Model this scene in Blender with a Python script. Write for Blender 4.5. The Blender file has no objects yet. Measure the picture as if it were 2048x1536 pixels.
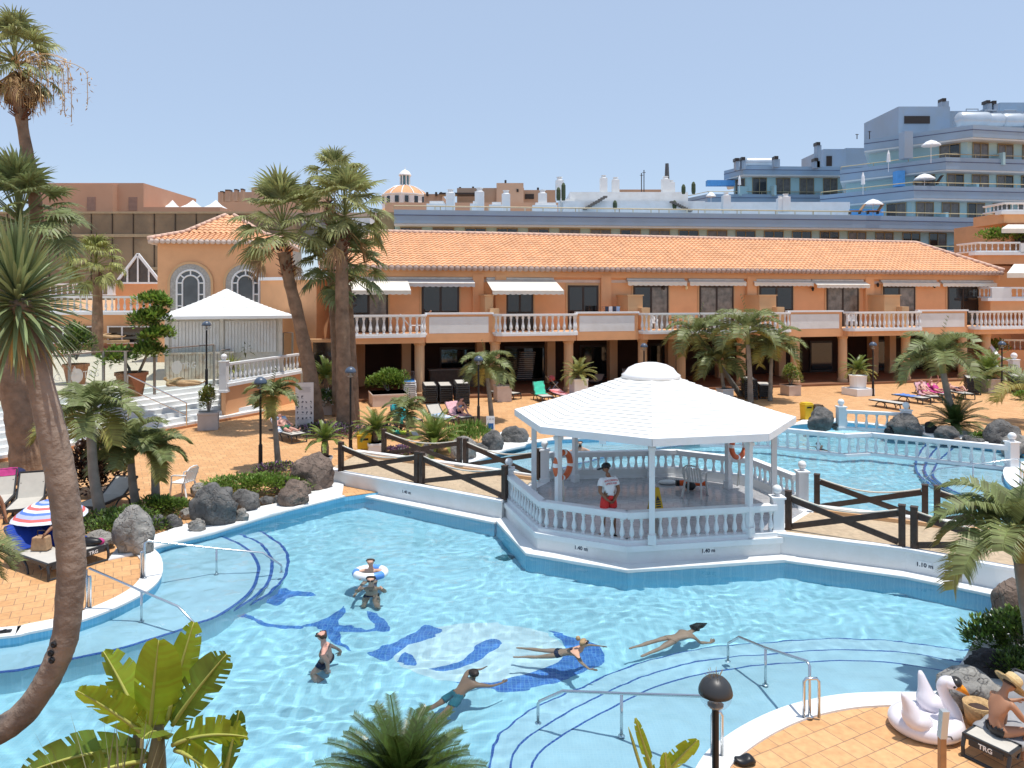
import bpy, bmesh, math, random
from mathutils import Vector as V, Matrix, noise
from mathutils.geometry import tessellate_polygon
R = math.radians; PI = math.pi
sc = bpy.context.scene; COL = sc.collection
F, HX, HY, CZ = 1500.0, 1024.0, 590.0, 6.0      # focal length (px), horizon and eye height of the measured camera
def P(px, py, z=0.0):
    """world point on the horizontal plane z, measured on the photograph"""
    d = (CZ - z) * F / (py - HY)
    return V(((px - HX) / F * d, d, z))
def Q(px, py, d):
    """world point at distance d"""
    return V(((px - HX) / F * d, d, CZ - (py - HY) / F * d))
def rnd(a, b): return random.uniform(a, b)

# ---------------------------------------------------------------- materials
MATS = {}
def nt(m):
    m.use_nodes = True
    t = m.node_tree; t.nodes.clear()
    return t, t.nodes.new, t.links.new
def mat(name, col, rough=.6, var=.1, scale=3.0, bump=0.0, bscale=25.0, spec=.4, metal=0.0, island=0.0, transl=0.0,
        stain=None, sscale=1.2, samt=.5, coat=0.0, alpha=1.0):
    if name in MATS: return MATS[name]
    m = bpy.data.materials.new(name); MATS[name] = m
    t, N, L = nt(m)
    out = N('ShaderNodeOutputMaterial'); b = N('ShaderNodeBsdfPrincipled')
    b.inputs['Roughness'].default_value = rough; b.inputs['Metallic'].default_value = metal
    b.inputs['Specular IOR Level'].default_value = spec; b.inputs['Coat Weight'].default_value = coat
    b.inputs['Alpha'].default_value = alpha
    tc = N('ShaderNodeTexCoord')
    no = N('ShaderNodeTexNoise'); no.inputs['Scale'].default_value = scale; no.inputs['Detail'].default_value = 5
    L(tc.outputs['Object'], no.inputs['Vector'])
    mr = N('ShaderNodeMapRange'); mr.inputs['From Min'].default_value = .3; mr.inputs['From Max'].default_value = .7
    mr.inputs['To Min'].default_value = 1 - var; mr.inputs['To Max'].default_value = 1 + var
    L(no.outputs['Fac'], mr.inputs['Value'])
    hsv = N('ShaderNodeHueSaturation'); hsv.inputs['Color'].default_value = (*col, 1)
    val = mr.outputs['Result']
    if island:
        g = N('ShaderNodeNewGeometry')
        m2 = N('ShaderNodeMapRange'); m2.inputs['To Min'].default_value = 1 - island; m2.inputs['To Max'].default_value = 1 + island
        L(g.outputs['Random Per Island'], m2.inputs['Value'])
        mu = N('ShaderNodeMath'); mu.operation = 'MULTIPLY'; L(val, mu.inputs[0]); L(m2.outputs['Result'], mu.inputs[1])
        val = mu.outputs[0]
        m3 = N('ShaderNodeMapRange'); m3.inputs['To Min'].default_value = .485; m3.inputs['To Max'].default_value = .515
        L(g.outputs['Random Per Island'], m3.inputs['Value']); L(m3.outputs['Result'], hsv.inputs['Hue'])
    L(val, hsv.inputs['Value'])
    colo = hsv.outputs['Color']
    if stain:
        n2 = N('ShaderNodeTexNoise'); n2.inputs['Scale'].default_value = sscale; n2.inputs['Detail'].default_value = 8; n2.inputs['Roughness'].default_value = .65
        L(tc.outputs['Object'], n2.inputs['Vector'])
        r2 = N('ShaderNodeMapRange'); r2.inputs['From Min'].default_value = .48; r2.inputs['From Max'].default_value = .72; r2.inputs['To Max'].default_value = samt
        L(n2.outputs['Fac'], r2.inputs['Value'])
        mx = N('ShaderNodeMix'); mx.data_type = 'RGBA'; L(r2.outputs['Result'], mx.inputs[0]); L(colo, mx.inputs[6]); mx.inputs[7].default_value = (*stain, 1)
        colo = mx.outputs[2]
    L(colo, b.inputs['Base Color'])
    if bump:
        n3 = N('ShaderNodeTexNoise'); n3.inputs['Scale'].default_value = bscale; n3.inputs['Detail'].default_value = 6
        L(tc.outputs['Object'], n3.inputs['Vector'])
        bp = N('ShaderNodeBump'); bp.inputs['Strength'].default_value = bump; bp.inputs['Distance'].default_value = .05
        L(n3.outputs['Fac'], bp.inputs['Height']); L(bp.outputs['Normal'], b.inputs['Normal'])
    sh = b.outputs['BSDF']
    if transl:
        tr = N('ShaderNodeBsdfTranslucent'); L(colo, tr.inputs['Color'])
        ms = N('ShaderNodeMixShader'); ms.inputs[0].default_value = transl
        L(sh, ms.inputs[1]); L(tr.outputs[0], ms.inputs[2]); sh = ms.outputs[0]
    L(sh, out.inputs['Surface'])
    return m
def glass(name, tint, refl=.12, rough=.02):
    if name in MATS: return MATS[name]
    m = bpy.data.materials.new(name); MATS[name] = m
    t, N, L = nt(m)
    out = N('ShaderNodeOutputMaterial'); tr = N('ShaderNodeBsdfTransparent'); tr.inputs['Color'].default_value = (*tint, 1)
    gl = N('ShaderNodeBsdfGlossy'); gl.inputs['Roughness'].default_value = rough
    ms = N('ShaderNodeMixShader'); ms.inputs[0].default_value = refl * .5; L(tr.outputs[0], ms.inputs[1]); L(gl.outputs[0], ms.inputs[2])
    L(ms.outputs[0], out.inputs['Surface'])
    return m

# ---------------------------------------------------------------- mesh builder
def fix(o, kind=None): 
    if kind: o['kind'] = kind
    return o
class MB:
    def __init__(s): s.v = []; s.f = []; s.mi = []; s.cur = 0
    def add(s, vs, fs):
        n = len(s.v); s.v.extend([V(a) for a in vs])
        for f in fs: s.f.append([i + n for i in f]); s.mi.append(s.cur)
        return s
    def box(s, c, d, rz=0.0, m=None):
        hx, hy, hz = d[0] / 2, d[1] / 2, d[2] / 2
        co, si = math.cos(rz), math.sin(rz); vs = []
        for z in (-hz, hz):
            for x, y in ((-hx, -hy), (hx, -hy), (hx, hy), (-hx, hy)):
                p = V((x * co - y * si, x * si + y * co, z))
                if m is not None: p = m @ p
                vs.append(p + V(c))
        return s.add(vs, [(0, 3, 2, 1), (4, 5, 6, 7), (0, 1, 5, 4), (1, 2, 6, 5), (2, 3, 7, 6), (3, 0, 4, 7)])
    def beam(s, a, b, w, h, up=V((0, 0, 1))):
        a = V(a); b = V(b); d = (b - a).normalized()
        x = d.cross(up)
        if x.length < 1e-4: x = V((1, 0, 0))
        x.normalize(); y = x.cross(d).normalized()
        vs = [p + x * (i * w / 2) + y * (j * h / 2) for p in (a, b) for i, j in ((-1, -1), (1, -1), (1, 1), (-1, 1))]
        return s.add(vs, [(0, 1, 2, 3), (7, 6, 5, 4), (0, 4, 5, 1), (1, 5, 6, 2), (2, 6, 7, 3), (3, 7, 4, 0)])
    def tube(s, pts, r, n=8, caps=True, closed=False):
        pts = [V(p) for p in pts]; k = len(pts)
        rs = r if isinstance(r, (list, tuple)) else [r] * k
        base = len(s.v); prev = None; vs = []
        for i, p in enumerate(pts):
            if closed: t = (pts[(i + 1) % k] - pts[i - 1])
            else: t = pts[min(i + 1, k - 1)] - pts[max(i - 1, 0)]
            if t.length < 1e-9: t = V((0, 0, 1))
            t.normalize()
            if prev is None:
                x = t.cross(V((0, 0, 1)))
                if x.length < .05: x = t.cross(V((0, 1, 0)))
            else: x = prev - t * prev.dot(t)
            x.normalize(); prev = x; y = t.cross(x)
            for j in range(n):
                a = 2 * PI * j / n
                vs.append(p + (x * math.cos(a) + y * math.sin(a)) * rs[i])
        fs = []
        for i in range(k if closed else k - 1):
            i2 = (i + 1) % k
            for j in range(n):
                fs.append((i * n + j, i * n + (j + 1) % n, i2 * n + (j + 1) % n, i2 * n + j))
        if caps and not closed:
            fs.append(tuple(range(n))[::-1]); fs.append(tuple((k - 1) * n + j for j in range(n)))
        return s.add(vs, fs)
    def lathe(s, prof, c=(0, 0, 0), n=16, a0=0.0, m=None):
        c = V(c); vs = []
        for r, z in prof:
            for j in range(n):
                a = a0 + 2 * PI * j / n
                p = V((r * math.cos(a), r * math.sin(a), z))
                if m is not None: p = m @ p
                vs.append(c + p)
        k = len(prof)
        fs = [(i * n + j, i * n + (j + 1) % n, (i + 1) * n + (j + 1) % n, (i + 1) * n + j) for i in range(k - 1) for j in range(n)]
        if prof[0][0] > 1e-6: fs.append(tuple(range(n))[::-1])
        if prof[-1][0] > 1e-6: fs.append(tuple((k - 1) * n + j for j in range(n)))
        return s.add(vs, fs)
    def prism(s, poly, z0, z1):
        """poly: list of (x,y[,..]); simple polygon extruded z0..z1"""
        n = len(poly)
        ar = sum(poly[i][0] * poly[(i + 1) % n][1] - poly[(i + 1) % n][0] * poly[i][1] for i in range(n))
        if ar < 0: poly = list(poly)[::-1]
        tri = tessellate_polygon([[V((p[0], p[1], 0)) for p in poly]])
        vs = [V((p[0], p[1], z0)) for p in poly] + [V((p[0], p[1], z1)) for p in poly]
        fs = []
        for a, b, c in tri:
            x = (V(poly[b][:2]) - V(poly[a][:2])).cross(V(poly[c][:2]) - V(poly[a][:2]))
            if x < 0: a, b, c = a, c, b
            fs.append((n + a, n + b, n + c)); fs.append((c, b, a))
        fs += [(i, (i + 1) % n, n + (i + 1) % n, n + i) for i in range(n)]
        return s.add(vs, fs)
    def strip(s, pts, offs, z0, z1):
        """kerb along a polyline: between lateral offsets offs[0]..offs[1]"""
        l = offset(pts, offs[0]); r = offset(pts, offs[1]); n = len(pts)
        vs = []
        for a, b in zip(l, r): vs += [V((a.x, a.y, z0)), V((b.x, b.y, z0)), V((b.x, b.y, z1)), V((a.x, a.y, z1))]
        fs = []
        for i in range(n - 1):
            o = i * 4; q = o + 4
            for j in range(4): fs.append((o + j, o + (j + 1) % 4, q + (j + 1) % 4, q + j))
        fs += [(3, 2, 1, 0), (n * 4 - 4, n * 4 - 3, n * 4 - 2, n * 4 - 1)]
        return s.add(vs, fs)
    def quad(s, a, b, c, d): return s.add([a, b, c, d], [(0, 1, 2, 3)])
    def ball(s, c, r, sub=2, sx=(1, 1, 1)):
        b = bmesh.new(); bmesh.ops.create_icosphere(b, subdivisions=sub, radius=1)
        rr = r if isinstance(r, (tuple, list)) else (r, r, r)
        b.verts.index_update()
        s.add([V((v.co.x * rr[0], v.co.y * rr[1], v.co.z * rr[2])) + V(c) for v in b.verts], [[v.index for v in f.verts] for f in b.faces])
        b.free(); return s
    def build(s, name, m, parent=None, world=False, smooth=False, kind=None, recalc=True, subsurf=0, bevel=0):
        me = bpy.data.meshes.new(name)
        vs = s.v
        if world and parent is not None:
            inv = wm(parent).inverted(); vs = [inv @ a for a in vs]
        me.from_pydata([tuple(a) for a in vs], [], s.f)
        ms = m if isinstance(m, (list, tuple)) else [m]
        for q in ms: me.materials.append(q)
        if len(ms) > 1: me.polygons.foreach_set('material_index', s.mi)
        if recalc:
            b = bmesh.new(); b.from_mesh(me); bmesh.ops.recalc_face_normals(b, faces=b.faces); b.to_mesh(me); b.free()
        if smooth: me.polygons.foreach_set('use_smooth', [True] * len(me.polygons))
        o = bpy.data.objects.new(name, me); COL.objects.link(o)
        if parent is not None: o.parent = parent
        if kind: o['kind'] = kind
        if bevel:
            md = o.modifiers.new('Bevel', 'BEVEL'); md.width = bevel; md.segments = 2; md.limit_method = 'ANGLE'
        if subsurf:
            md = o.modifiers.new('Subsurf', 'SUBSURF'); md.levels = subsurf; md.render_levels = subsurf
        me.update(); return o
def wm(o):
    m = Matrix.LocRotScale(o.location, o.rotation_euler, o.scale)
    return wm(o.parent) @ m if o.parent else m
def offset(pts, d):
    pts = [V((p[0], p[1])) for p in pts]; out = []
    for i, p in enumerate(pts):
        a = pts[max(i - 1, 0)]; b = pts[min(i + 1, len(pts) - 1)]
        t1 = (p - a) if i else (b - p); t2 = (b - p) if i < len(pts) - 1 else (p - a)
        t1 = t1.normalized(); t2 = t2.normalized(); t = (t1 + t2).normalized()
        n = V((-t.y, t.x)); k = max(.5, V((-t1.y, t1.x)).dot(n))
        out.append(p + n * (d / k))
    return out
def smooth_path(pts, k=4):
    """Catmull-Rom through the points"""
    pts = [V(p) for p in pts]; out = []
    for i in range(len(pts) - 1):
        p0 = pts[max(i - 1, 0)]; p1 = pts[i]; p2 = pts[i + 1]; p3 = pts[min(i + 2, len(pts) - 1)]
        for j in range(k):
            t = j / k
            out.append(.5 * ((2 * p1) + (p2 - p0) * t + (2 * p0 - 5 * p1 + 4 * p2 - p3) * t * t + (3 * p1 - p0 - 3 * p2 + p3) * t ** 3))
    out.append(pts[-1]); return out
def thing(name, label, cat, loc=(0, 0, 0), rz=0.0, group=None):
    o = bpy.data.objects.new(name, None); COL.objects.link(o)
    o.location = loc; o.rotation_euler = (0, 0, rz); o.empty_display_size = .2
    o['label'] = label; o['category'] = cat
    if group: o['group'] = group
    return o
def tag(o, label, cat, group=None):
    o['label'] = label; o['category'] = cat
    if group: o['group'] = group
    return o
def inst(src, name, parent, loc, rz=0.0, scale=(1, 1, 1)):
    o = bpy.data.objects.new(name, src); COL.objects.link(o); o.parent = parent
    o.location = loc; o.rotation_euler = (0, 0, rz); o.scale = scale
    return o
def mesh_of(mb, name, m, smooth=False):
    o = mb.build(name, m, smooth=smooth); me = o.data; bpy.data.objects.remove(o); return me
def copy_tree(o, label, loc, rz, group=None):
    c = o.copy(); COL.objects.link(c); c.location = loc; c.rotation_euler = (0, 0, rz); c['label'] = label
    if group: c['group'] = group
    def rec(src, dst):
        for ch in [x for x in bpy.data.objects if x.parent == src]:
            d = ch.copy(); COL.objects.link(d); d.parent = dst; rec(ch, d)
    rec(o, c); return c
def text_mb(txt, size, extr=.004, bold=0.0, align='CENTER'):
    cu = bpy.data.curves.new('t', 'FONT'); cu.body = txt; cu.size = size; cu.extrude = extr; cu.align_x = align; cu.align_y = 'CENTER'; cu.offset = bold
    cu.resolution_u = 3
    o = bpy.data.objects.new('t', cu); COL.objects.link(o)
    me = o.to_mesh(); mb = MB(); mb.add([v.co.copy() for v in me.vertices], [list(p.vertices) for p in me.polygons])
    o.to_mesh_clear(); bpy.data.objects.remove(o); return mb
def put_text(txt, size, M, m, name, parent, extr=.004, bold=0.0):
    mb = text_mb(txt, size, extr, bold); mb.v = [M @ a for a in mb.v]
    return mb.build(name, m, parent, recalc=False)
def frame_m(o, x, z):
    """matrix whose local x runs along x and local y along z (text plane)"""
    x = V(x).normalized(); y = V(z).normalized(); n = x.cross(y)
    return Matrix(((x.x, y.x, n.x, o[0]), (x.y, y.y, n.y, o[1]), (x.z, y.z, n.z, o[2]), (0, 0, 0, 1)))

# common materials
WHITE = mat('white_paint', (.76, .77, .78), .5, .03, 1.5, stain=(.62, .60, .55), sscale=2.5, samt=.22, bump=.05)
WHITE2 = mat('white_plaster', (.72, .73, .73), .7, .04, 1.2, stain=(.55, .53, .48), sscale=1.4, samt=.35, bump=.08)
PLASTIC_W = mat('white_plastic', (.80, .80, .80), .35, .02)
ORANGE = mat('orange_render', (.74, .40, .205), .85, .06, .6, bump=.05, bscale=40, stain=(.60, .32, .17), sscale=.55, samt=.6)
SAND = mat('sand_render', (.62, .38, .20), .85, .07, .8, bump=.05)
PEACH = mat('peach_column', (.62, .40, .23), .8, .06, 1)
BROWN = mat('dark_frame', (.035, .022, .016), .4, .1)
DARKW = mat('dark_timber', (.055, .034, .024), .6, .25, 6, bump=.2, bscale=30)
BLACK = mat('black_metal', (.012, .012, .014), .4, .1)
GREYF = mat('charcoal_plastic', (.032, .034, .038), .45, .1)
SLING = mat('sling_fabric', (.50, .47, .42), .8, .05, 6)
STEEL = mat('steel', (.62, .64, .66), .22, .05, metal=1.0)
TERRA = mat('terracotta_pot', (.38, .17, .09), .8, .12)
PINKBOX = mat('pale_planter', (.60, .50, .44), .8, .1, 2, stain=(.35, .27, .22), sscale=2, samt=.5)
SOIL = mat('soil', (.05, .035, .022), .95, .3, 8, bump=.4)
PANE = mat('dark_pane', (.012, .014, .016), .06, .3, .7, spec=.8)
CURT = mat('curtain', (.30, .28, .25), .9, .15, 3)
ROPE = mat('rope', (.62, .58, .50), .9, .1)
YELLOW = mat('yellow_plastic', (.72, .45, .02), .5, .1)
INK = mat('dark_ink', (.03, .04, .07), .6, .05)
# ================================================================= setting
cam = bpy.data.cameras.new('camera'); co = bpy.data.objects.new('camera', cam); COL.objects.link(co)
co.location = (0, 0, CZ); co.rotation_euler = (R(90), 0, 0)
cam.sensor_width = 36; cam.lens = 36 * F / 2048; cam.shift_y = -(768 - HY) / 2048; cam.clip_end = 3000; cam.clip_start = .1
sc.camera = co
EL = R(80); AZ = R(106)      # sun nearly overhead, from the right; AZ clockwise from +Y
sun = bpy.data.lights.new('sun', 'SUN'); sun.energy = 3.7; sun.angle = R(.53); sun.color = (1, .955, .88)
so = bpy.data.objects.new('sun', sun); COL.objects.link(so)
sd = V((math.cos(EL) * math.sin(AZ), math.cos(EL) * math.cos(AZ), math.sin(EL)))
so.rotation_euler = sd.to_track_quat('Z', 'Y').to_euler(); so.location = (0, 0, 60)
w = bpy.data.worlds.new('World'); sc.world = w; w.use_nodes = True
t = w.node_tree; t.nodes.clear(); N = t.nodes.new; L = t.links.new
sky = N('ShaderNodeTexSky'); sky.sky_type = 'NISHITA'; sky.sun_disc = False; sky.sun_elevation = EL; sky.sun_rotation = AZ
sky.altitude = 0; sky.air_density = 1.0; sky.dust_density = .3; sky.ozone_density = 2.5
bg = N('ShaderNodeBackground'); bg.inputs['Strength'].default_value = .145
wo = N('ShaderNodeOutputWorld')
smx = N('ShaderNodeMix'); smx.data_type = 'RGBA'; smx.inputs[0].default_value = .72; smx.inputs[7].default_value = (2.75, 3.4, 4.45, 1)   # thin even summer haze over the blue
L(sky.outputs[0], smx.inputs[6]); L(smx.outputs[2], bg.inputs['Color']); L(bg.outputs[0], wo.inputs['Surface'])
sc.view_settings.view_transform = 'Standard'; sc.view_settings.look = 'None'; sc.view_settings.exposure = .34; sc.view_settings.gamma = 1
cy = sc.cycles
cy.max_bounces = 8; cy.diffuse_bounces = 4; cy.glossy_bounces = 3; cy.transmission_bounces = 4; cy.transparent_max_bounces = 16
cy.caustics_reflective = False; cy.caustics_refractive = True
cy.use_denoising = True; cy.use_adaptive_sampling = True; cy.adaptive_threshold = .015

# ---- tile deck material
def tiles(name, c1, c2, mortar, size, rot, ms=.006, grime=(.42, .20, .09)):
    m = bpy.data.materials.new(name); t, N, L = nt(m)
    out = N('ShaderNodeOutputMaterial'); b = N('ShaderNodeBsdfPrincipled'); b.inputs['Roughness'].default_value = .62; b.inputs['Specular IOR Level'].default_value = .3
    tc = N('ShaderNodeTexCoord'); mp = N('ShaderNodeMapping'); mp.inputs['Rotation'].default_value = (0, 0, rot)
    L(tc.outputs['Object'], mp.inputs['Vector'])
    br = N('ShaderNodeTexBrick'); br.offset = .5; br.squash = 1
    br.inputs['Color1'].default_value = (*c1, 1); br.inputs['Color2'].default_value = (*c2, 1); br.inputs['Mortar'].default_value = (*mortar, 1)
    br.inputs['Scale'].default_value = 1; br.inputs['Mortar Size'].default_value = ms; br.inputs['Brick Width'].default_value = size; br.inputs['Row Height'].default_value = size
    L(mp.outputs[0], br.inputs['Vector'])
    no = N('ShaderNodeTexNoise'); no.inputs['Scale'].default_value = .55; no.inputs['Detail'].default_value = 8; no.inputs['Roughness'].default_value = .6; L(tc.outputs['Object'], no.inputs['Vector'])
    mr = N('ShaderNodeMapRange'); mr.inputs['From Min'].default_value = .45; mr.inputs['From Max'].default_value = .75; mr.inputs['To Max'].default_value = .55; L(no.outputs['Fac'], mr.inputs['Value'])
    mx = N('ShaderNodeMix'); mx.data_type = 'RGBA'; L(mr.outputs['Result'], mx.inputs[0]); L(br.outputs['Color'], mx.inputs[6]); mx.inputs[7].default_value = (*grime, 1)
    n2 = N('ShaderNodeTexNoise'); n2.inputs['Scale'].default_value = 9; n2.inputs['Detail'].default_value = 6; L(tc.outputs['Object'], n2.inputs['Vector'])
    m2 = N('ShaderNodeMapRange'); m2.inputs['From Min'].default_value = .3; m2.inputs['From Max'].default_value = .7; m2.inputs['To Min'].default_value = .86; m2.inputs['To Max'].default_value = 1.12; L(n2.outputs['Fac'], m2.inputs['Value'])
    h = N('ShaderNodeHueSaturation'); L(mx.outputs[2], h.inputs['Color']); L(m2.outputs['Result'], h.inputs['Value'])
    L(h.outputs['Color'], b.inputs['Base Color'])
    bp = N('ShaderNodeBump'); bp.inputs['Strength'].default_value = .4; bp.inputs['Distance'].default_value = .004; bp.invert = True
    L(br.outputs['Fac'], bp.inputs['Height']); L(bp.outputs['Normal'], b.inputs['Normal'])
    L(b.outputs[0], out.inputs['Surface']); return m
DECK = tiles('terracotta_tiles', (.64, .37, .175), (.55, .295, .13), (.27, .165, .10), .34, R(-28), .0075, grime=(.55, .30, .145))
BRIDGE = tiles('beige_tiles', (.52, .40, .27), (.46, .35, .24), (.36, .28, .2), .3, R(-10), grime=(.42, .33, .22))
MARBLE = tiles('grey_marble_tiles', (.44, .44, .45), (.34, .34, .36), (.24, .24, .25), .4, R(10), .003, grime=(.34, .31, .30))
for nd in MARBLE.node_tree.nodes:
    if nd.type == 'BSDF_PRINCIPLED': nd.inputs['Roughness'].default_value = .18; nd.inputs['Specular IOR Level'].default_value = .6
CREAM = mat('cream_paving', (.58, .52, .42), .8, .06, .8)

def mosaic(name, c1, c2, mortar, size=.05):
    m = bpy.data.materials.new(name); t, N, L = nt(m)
    out = N('ShaderNodeOutputMaterial'); b = N('ShaderNodeBsdfPrincipled'); b.inputs['Roughness'].default_value = .5
    tc = N('ShaderNodeTexCoord')
    br = N('ShaderNodeTexBrick'); br.offset = 0
    for k, c in (('Color1', c1), ('Color2', c2), ('Mortar', mortar)): br.inputs[k].default_value = (*c, 1)
    br.inputs['Scale'].default_value = 1; br.inputs['Mortar Size'].default_value = size * .08; br.inputs['Brick Width'].default_value = size; br.inputs['Row Height'].default_value = size
    L(tc.outputs['Object'], br.inputs['Vector'])
    no = N('ShaderNodeTexNoise'); no.inputs['Scale'].default_value = .8; no.inputs['Detail'].default_value = 4; L(tc.outputs['Object'], no.inputs['Vector'])
    m2 = N('ShaderNodeMapRange'); m2.inputs['From Min'].default_value = .3; m2.inputs['From Max'].default_value = .7; m2.inputs['To Min'].default_value = .9; m2.inputs['To Max'].default_value = 1.08; L(no.outputs['Fac'], m2.inputs['Value'])
    h = N('ShaderNodeHueSaturation'); L(br.outputs['Color'], h.inputs['Color']); L(m2.outputs['Result'], h.inputs['Value'])
    L(h.outputs[0], b.inputs['Base Color']); L(b.outputs[0], out.inputs['Surface']); return m
FLOORM = mosaic('pool_mosaic_tiles', (.49, .79, .89), (.44, .76, .87), (.55, .82, .90))
BEACHM = mosaic('pale_pool_tiles', (.56, .76, .85), (.52, .73, .83), (.60, .78, .86))
BLUEM = mosaic('cobalt_mosaic', (.045, .16, .55), (.08, .24, .63), (.16, .36, .68), .07)
WHITEM = mosaic('white_mosaic', (.80, .90, .93), (.74, .87, .91), (.7, .86, .92))
SEALINE = mosaic('blue_step_mosaic', (.015, .06, .36), (.03, .11, .44), (.10, .24, .5), .06)

# ---- water: a truly refracting surface with real ripples; sunlight is focused by it onto the floor
def water(name, tint):
    m = bpy.data.materials.new(name); t, N, L = nt(m); out = N('ShaderNodeOutputMaterial')
    rf = N('ShaderNodeBsdfRefraction'); rf.inputs['IOR'].default_value = 1.33; rf.inputs['Roughness'].default_value = .07; rf.inputs['Color'].default_value = (*tint, 1)
    gl = N('ShaderNodeBsdfGlossy'); gl.inputs['Roughness'].default_value = .03
    fr = N('ShaderNodeFresnel'); fr.inputs['IOR'].default_value = 1.33
    ms = N('ShaderNodeMixShader'); L(fr.outputs[0], ms.inputs[0]); L(rf.outputs[0], ms.inputs[1]); L(gl.outputs[0], ms.inputs[2])
    L(ms.outputs[0], out.inputs['Surface']); return m
WATER = water('pool_water', (.83, .955, .99))
WZ, FZ = -.13, -1.15

# ---- outlines (ground points measured from the photograph)
def pl(pts, z): return [P(a, b, z) for a, b in pts]
left_arc = smooth_path(pl([(-700, 1330), (-300, 1312), (0, 1291), (60, 1281), (150, 1261), (230, 1231), (290, 1199), (318, 1172), (324, 1146), (318, 1124), (305, 1110)], WZ), 4)
far_left = pl([(330, 1098), (430, 1074), (540, 1041), (690, 1002)], WZ)
back_left = pl([(880, 975), (905, 946), (962, 925), (1012, 905), (1062, 893), (1112, 886), (1200, 883), (1330, 878), (1500, 866), (1600, 855), (1672, 849), (1740, 855), (1795, 863), (1850, 876), (1925, 893), (1990, 902), (2040, 912), (2075, 925)], WZ)
isle = smooth_path(pl([(2100, 925), (2035, 934), (2012, 943), (2008, 958), (2020, 978), (2060, 1005), (2140, 1040)], WZ), 4)
right_side = pl([(2120, 1110), (2060, 1180), (1998, 1189), (1985, 1235), (1955, 1290), (1935, 1330), (1905, 1375), (1890, 1400)], WZ)
near_arc = smooth_path(pl([(1890, 1402), (1850, 1406), (1770, 1406), (1690, 1410), (1620, 1422), (1560, 1440), (1500, 1468), (1450, 1500), (1410, 1536), (1375, 1600)], WZ), 4)
near = [V((1.8, 8.55, 0)), V((1.0, 8.3, 0)), V((-1.2, 8.5, 0)), V((-3.5, 8.9, 0)), V((-5.5, 8.6, 0)), V((-9, 8.4, 0)), V((-20, 8.6, 0)), V((-20, 12, 0))]
pool = left_arc + far_left + back_left + isle + right_side + near_arc + near
pool = [V((p.x, p.y)) for p in pool]
# ground: one sheet out to the horizon with the pool cut out of it
def sheet(outer, holes, z, name, m, kind='structure', depth=0.0):
    polys = [[V((p[0], p[1], 0)) for p in outer]] + [[V((p[0], p[1], 0)) for p in h] for h in holes]
    tri = tessellate_polygon(polys); flat = [q for p in polys for q in p]
    mb = MB(); mb.add([V((q.x, q.y, z)) for q in flat], [tuple(x) for x in tri])
    if depth:
        for h in holes:
            n = len(h)
            for i in range(n):
                a, b = h[i], h[(i + 1) % n]
                mb.quad(V((a[0], a[1], z)), V((b[0], b[1], z)), V((b[0], b[1], z - depth)), V((a[0], a[1], z - depth)))
    o = mb.build(name, m, kind=kind, recalc=False)
    me = o.data
    for p in me.polygons:
        if abs(p.normal.z) > .5 and p.normal.z < 0: p.flip()
    me.update(); return o
deck = sheet([(-1500, -60), (1500, -60), (1500, 2500), (-1500, 2500)], [pool], 0, 'ground', DECK)
# basin: walls and floor
mb = MB(); n = len(pool)
for i in range(n):
    a, b = pool[i], pool[(i + 1) % n]
    mb.quad(V((a.x, a.y, -.012)), V((b.x, b.y, -.012)), V((b.x, b.y, FZ)), V((a.x, a.y, FZ)))
WALLM = mosaic('shade_toned_tiles', (.20, .56, .78), (.17, .52, .75), (.26, .6, .8))  # shade of the submerged walls put into a darker blue tile colour
mb.build('pool_wall', WALLM, kind='structure')
fl = [(-26, 7), (26, 7), (26, 46), (-26, 46)]
sheet(fl, [], FZ, 'pool_floor', FLOORM)
# the water surface: fine rippled grid under the deck's edge
gx0, gx1, gy0, gy1, gs = -13.0, 21.0, 8.0, 34.0, .065
nx, ny = int((gx1 - gx0) / gs), int((gy1 - gy0) / gs)
def ripple(x, y):
    p = V((x, y, 0)); k = .45 + .55 * (noise.noise(p * .18 + V((7, 3, 1))) + .5)
    q = V((x + .5 * noise.noise(p * .7), y + .5 * noise.noise(p * .7 + V((9, 0, 0))), 0))
    return 1.12 * k * (.0145 * noise.noise(V((q.x * 1.9, q.y * 2.6, .3))) + .0105 * noise.noise(V((q.x * 4.4, q.y * 5.4, 5.1))) + .0062 * noise.noise(V((q.x * 8, q.y * 10, 2.1))))
mb = MB(); mb.v = [V((gx0 + i * gs, gy0 + j * gs, WZ + ripple(gx0 + i * gs, gy0 + j * gs))) for j in range(ny + 1) for i in range(nx + 1)]
mb.f = [(j * (nx + 1) + i, j * (nx + 1) + i + 1, (j + 1) * (nx + 1) + i + 1, (j + 1) * (nx + 1) + i) for j in range(ny) for i in range(nx)]
wat = mb.build('pool_water', WATER, kind='structure', recalc=False, smooth=True)
wat.cycles.is_caustics_caster = True; sun.cycles.is_caustics_light = True
# white coping
cm_ = MB(); cm_.strip(left_arc + far_left, (-.02, .40), -.01, .03)
cm_.build('pool_coping', WHITE2, kind='structure')
cm_ = MB(); cm_.strip(back_left[:-1], (-.02, .38), -.01, .03); cm_.build('pool_coping', WHITE2, kind='structure')
cm_ = MB(); cm_.strip(isle, (-.02, .55), -.01, .03); cm_.build('pool_coping', WHITE2, kind='structure')
cm_ = MB(); cm_.strip(near_arc, (-.02, .34), -.01, .03); cm_.build('pool_coping', WHITE2, kind='structure')
cm_ = MB(); cm_.strip(right_side, (-.02, .35), -.01, .03); cm_.build('pool_coping', WHITE2, kind='structure')
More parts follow.
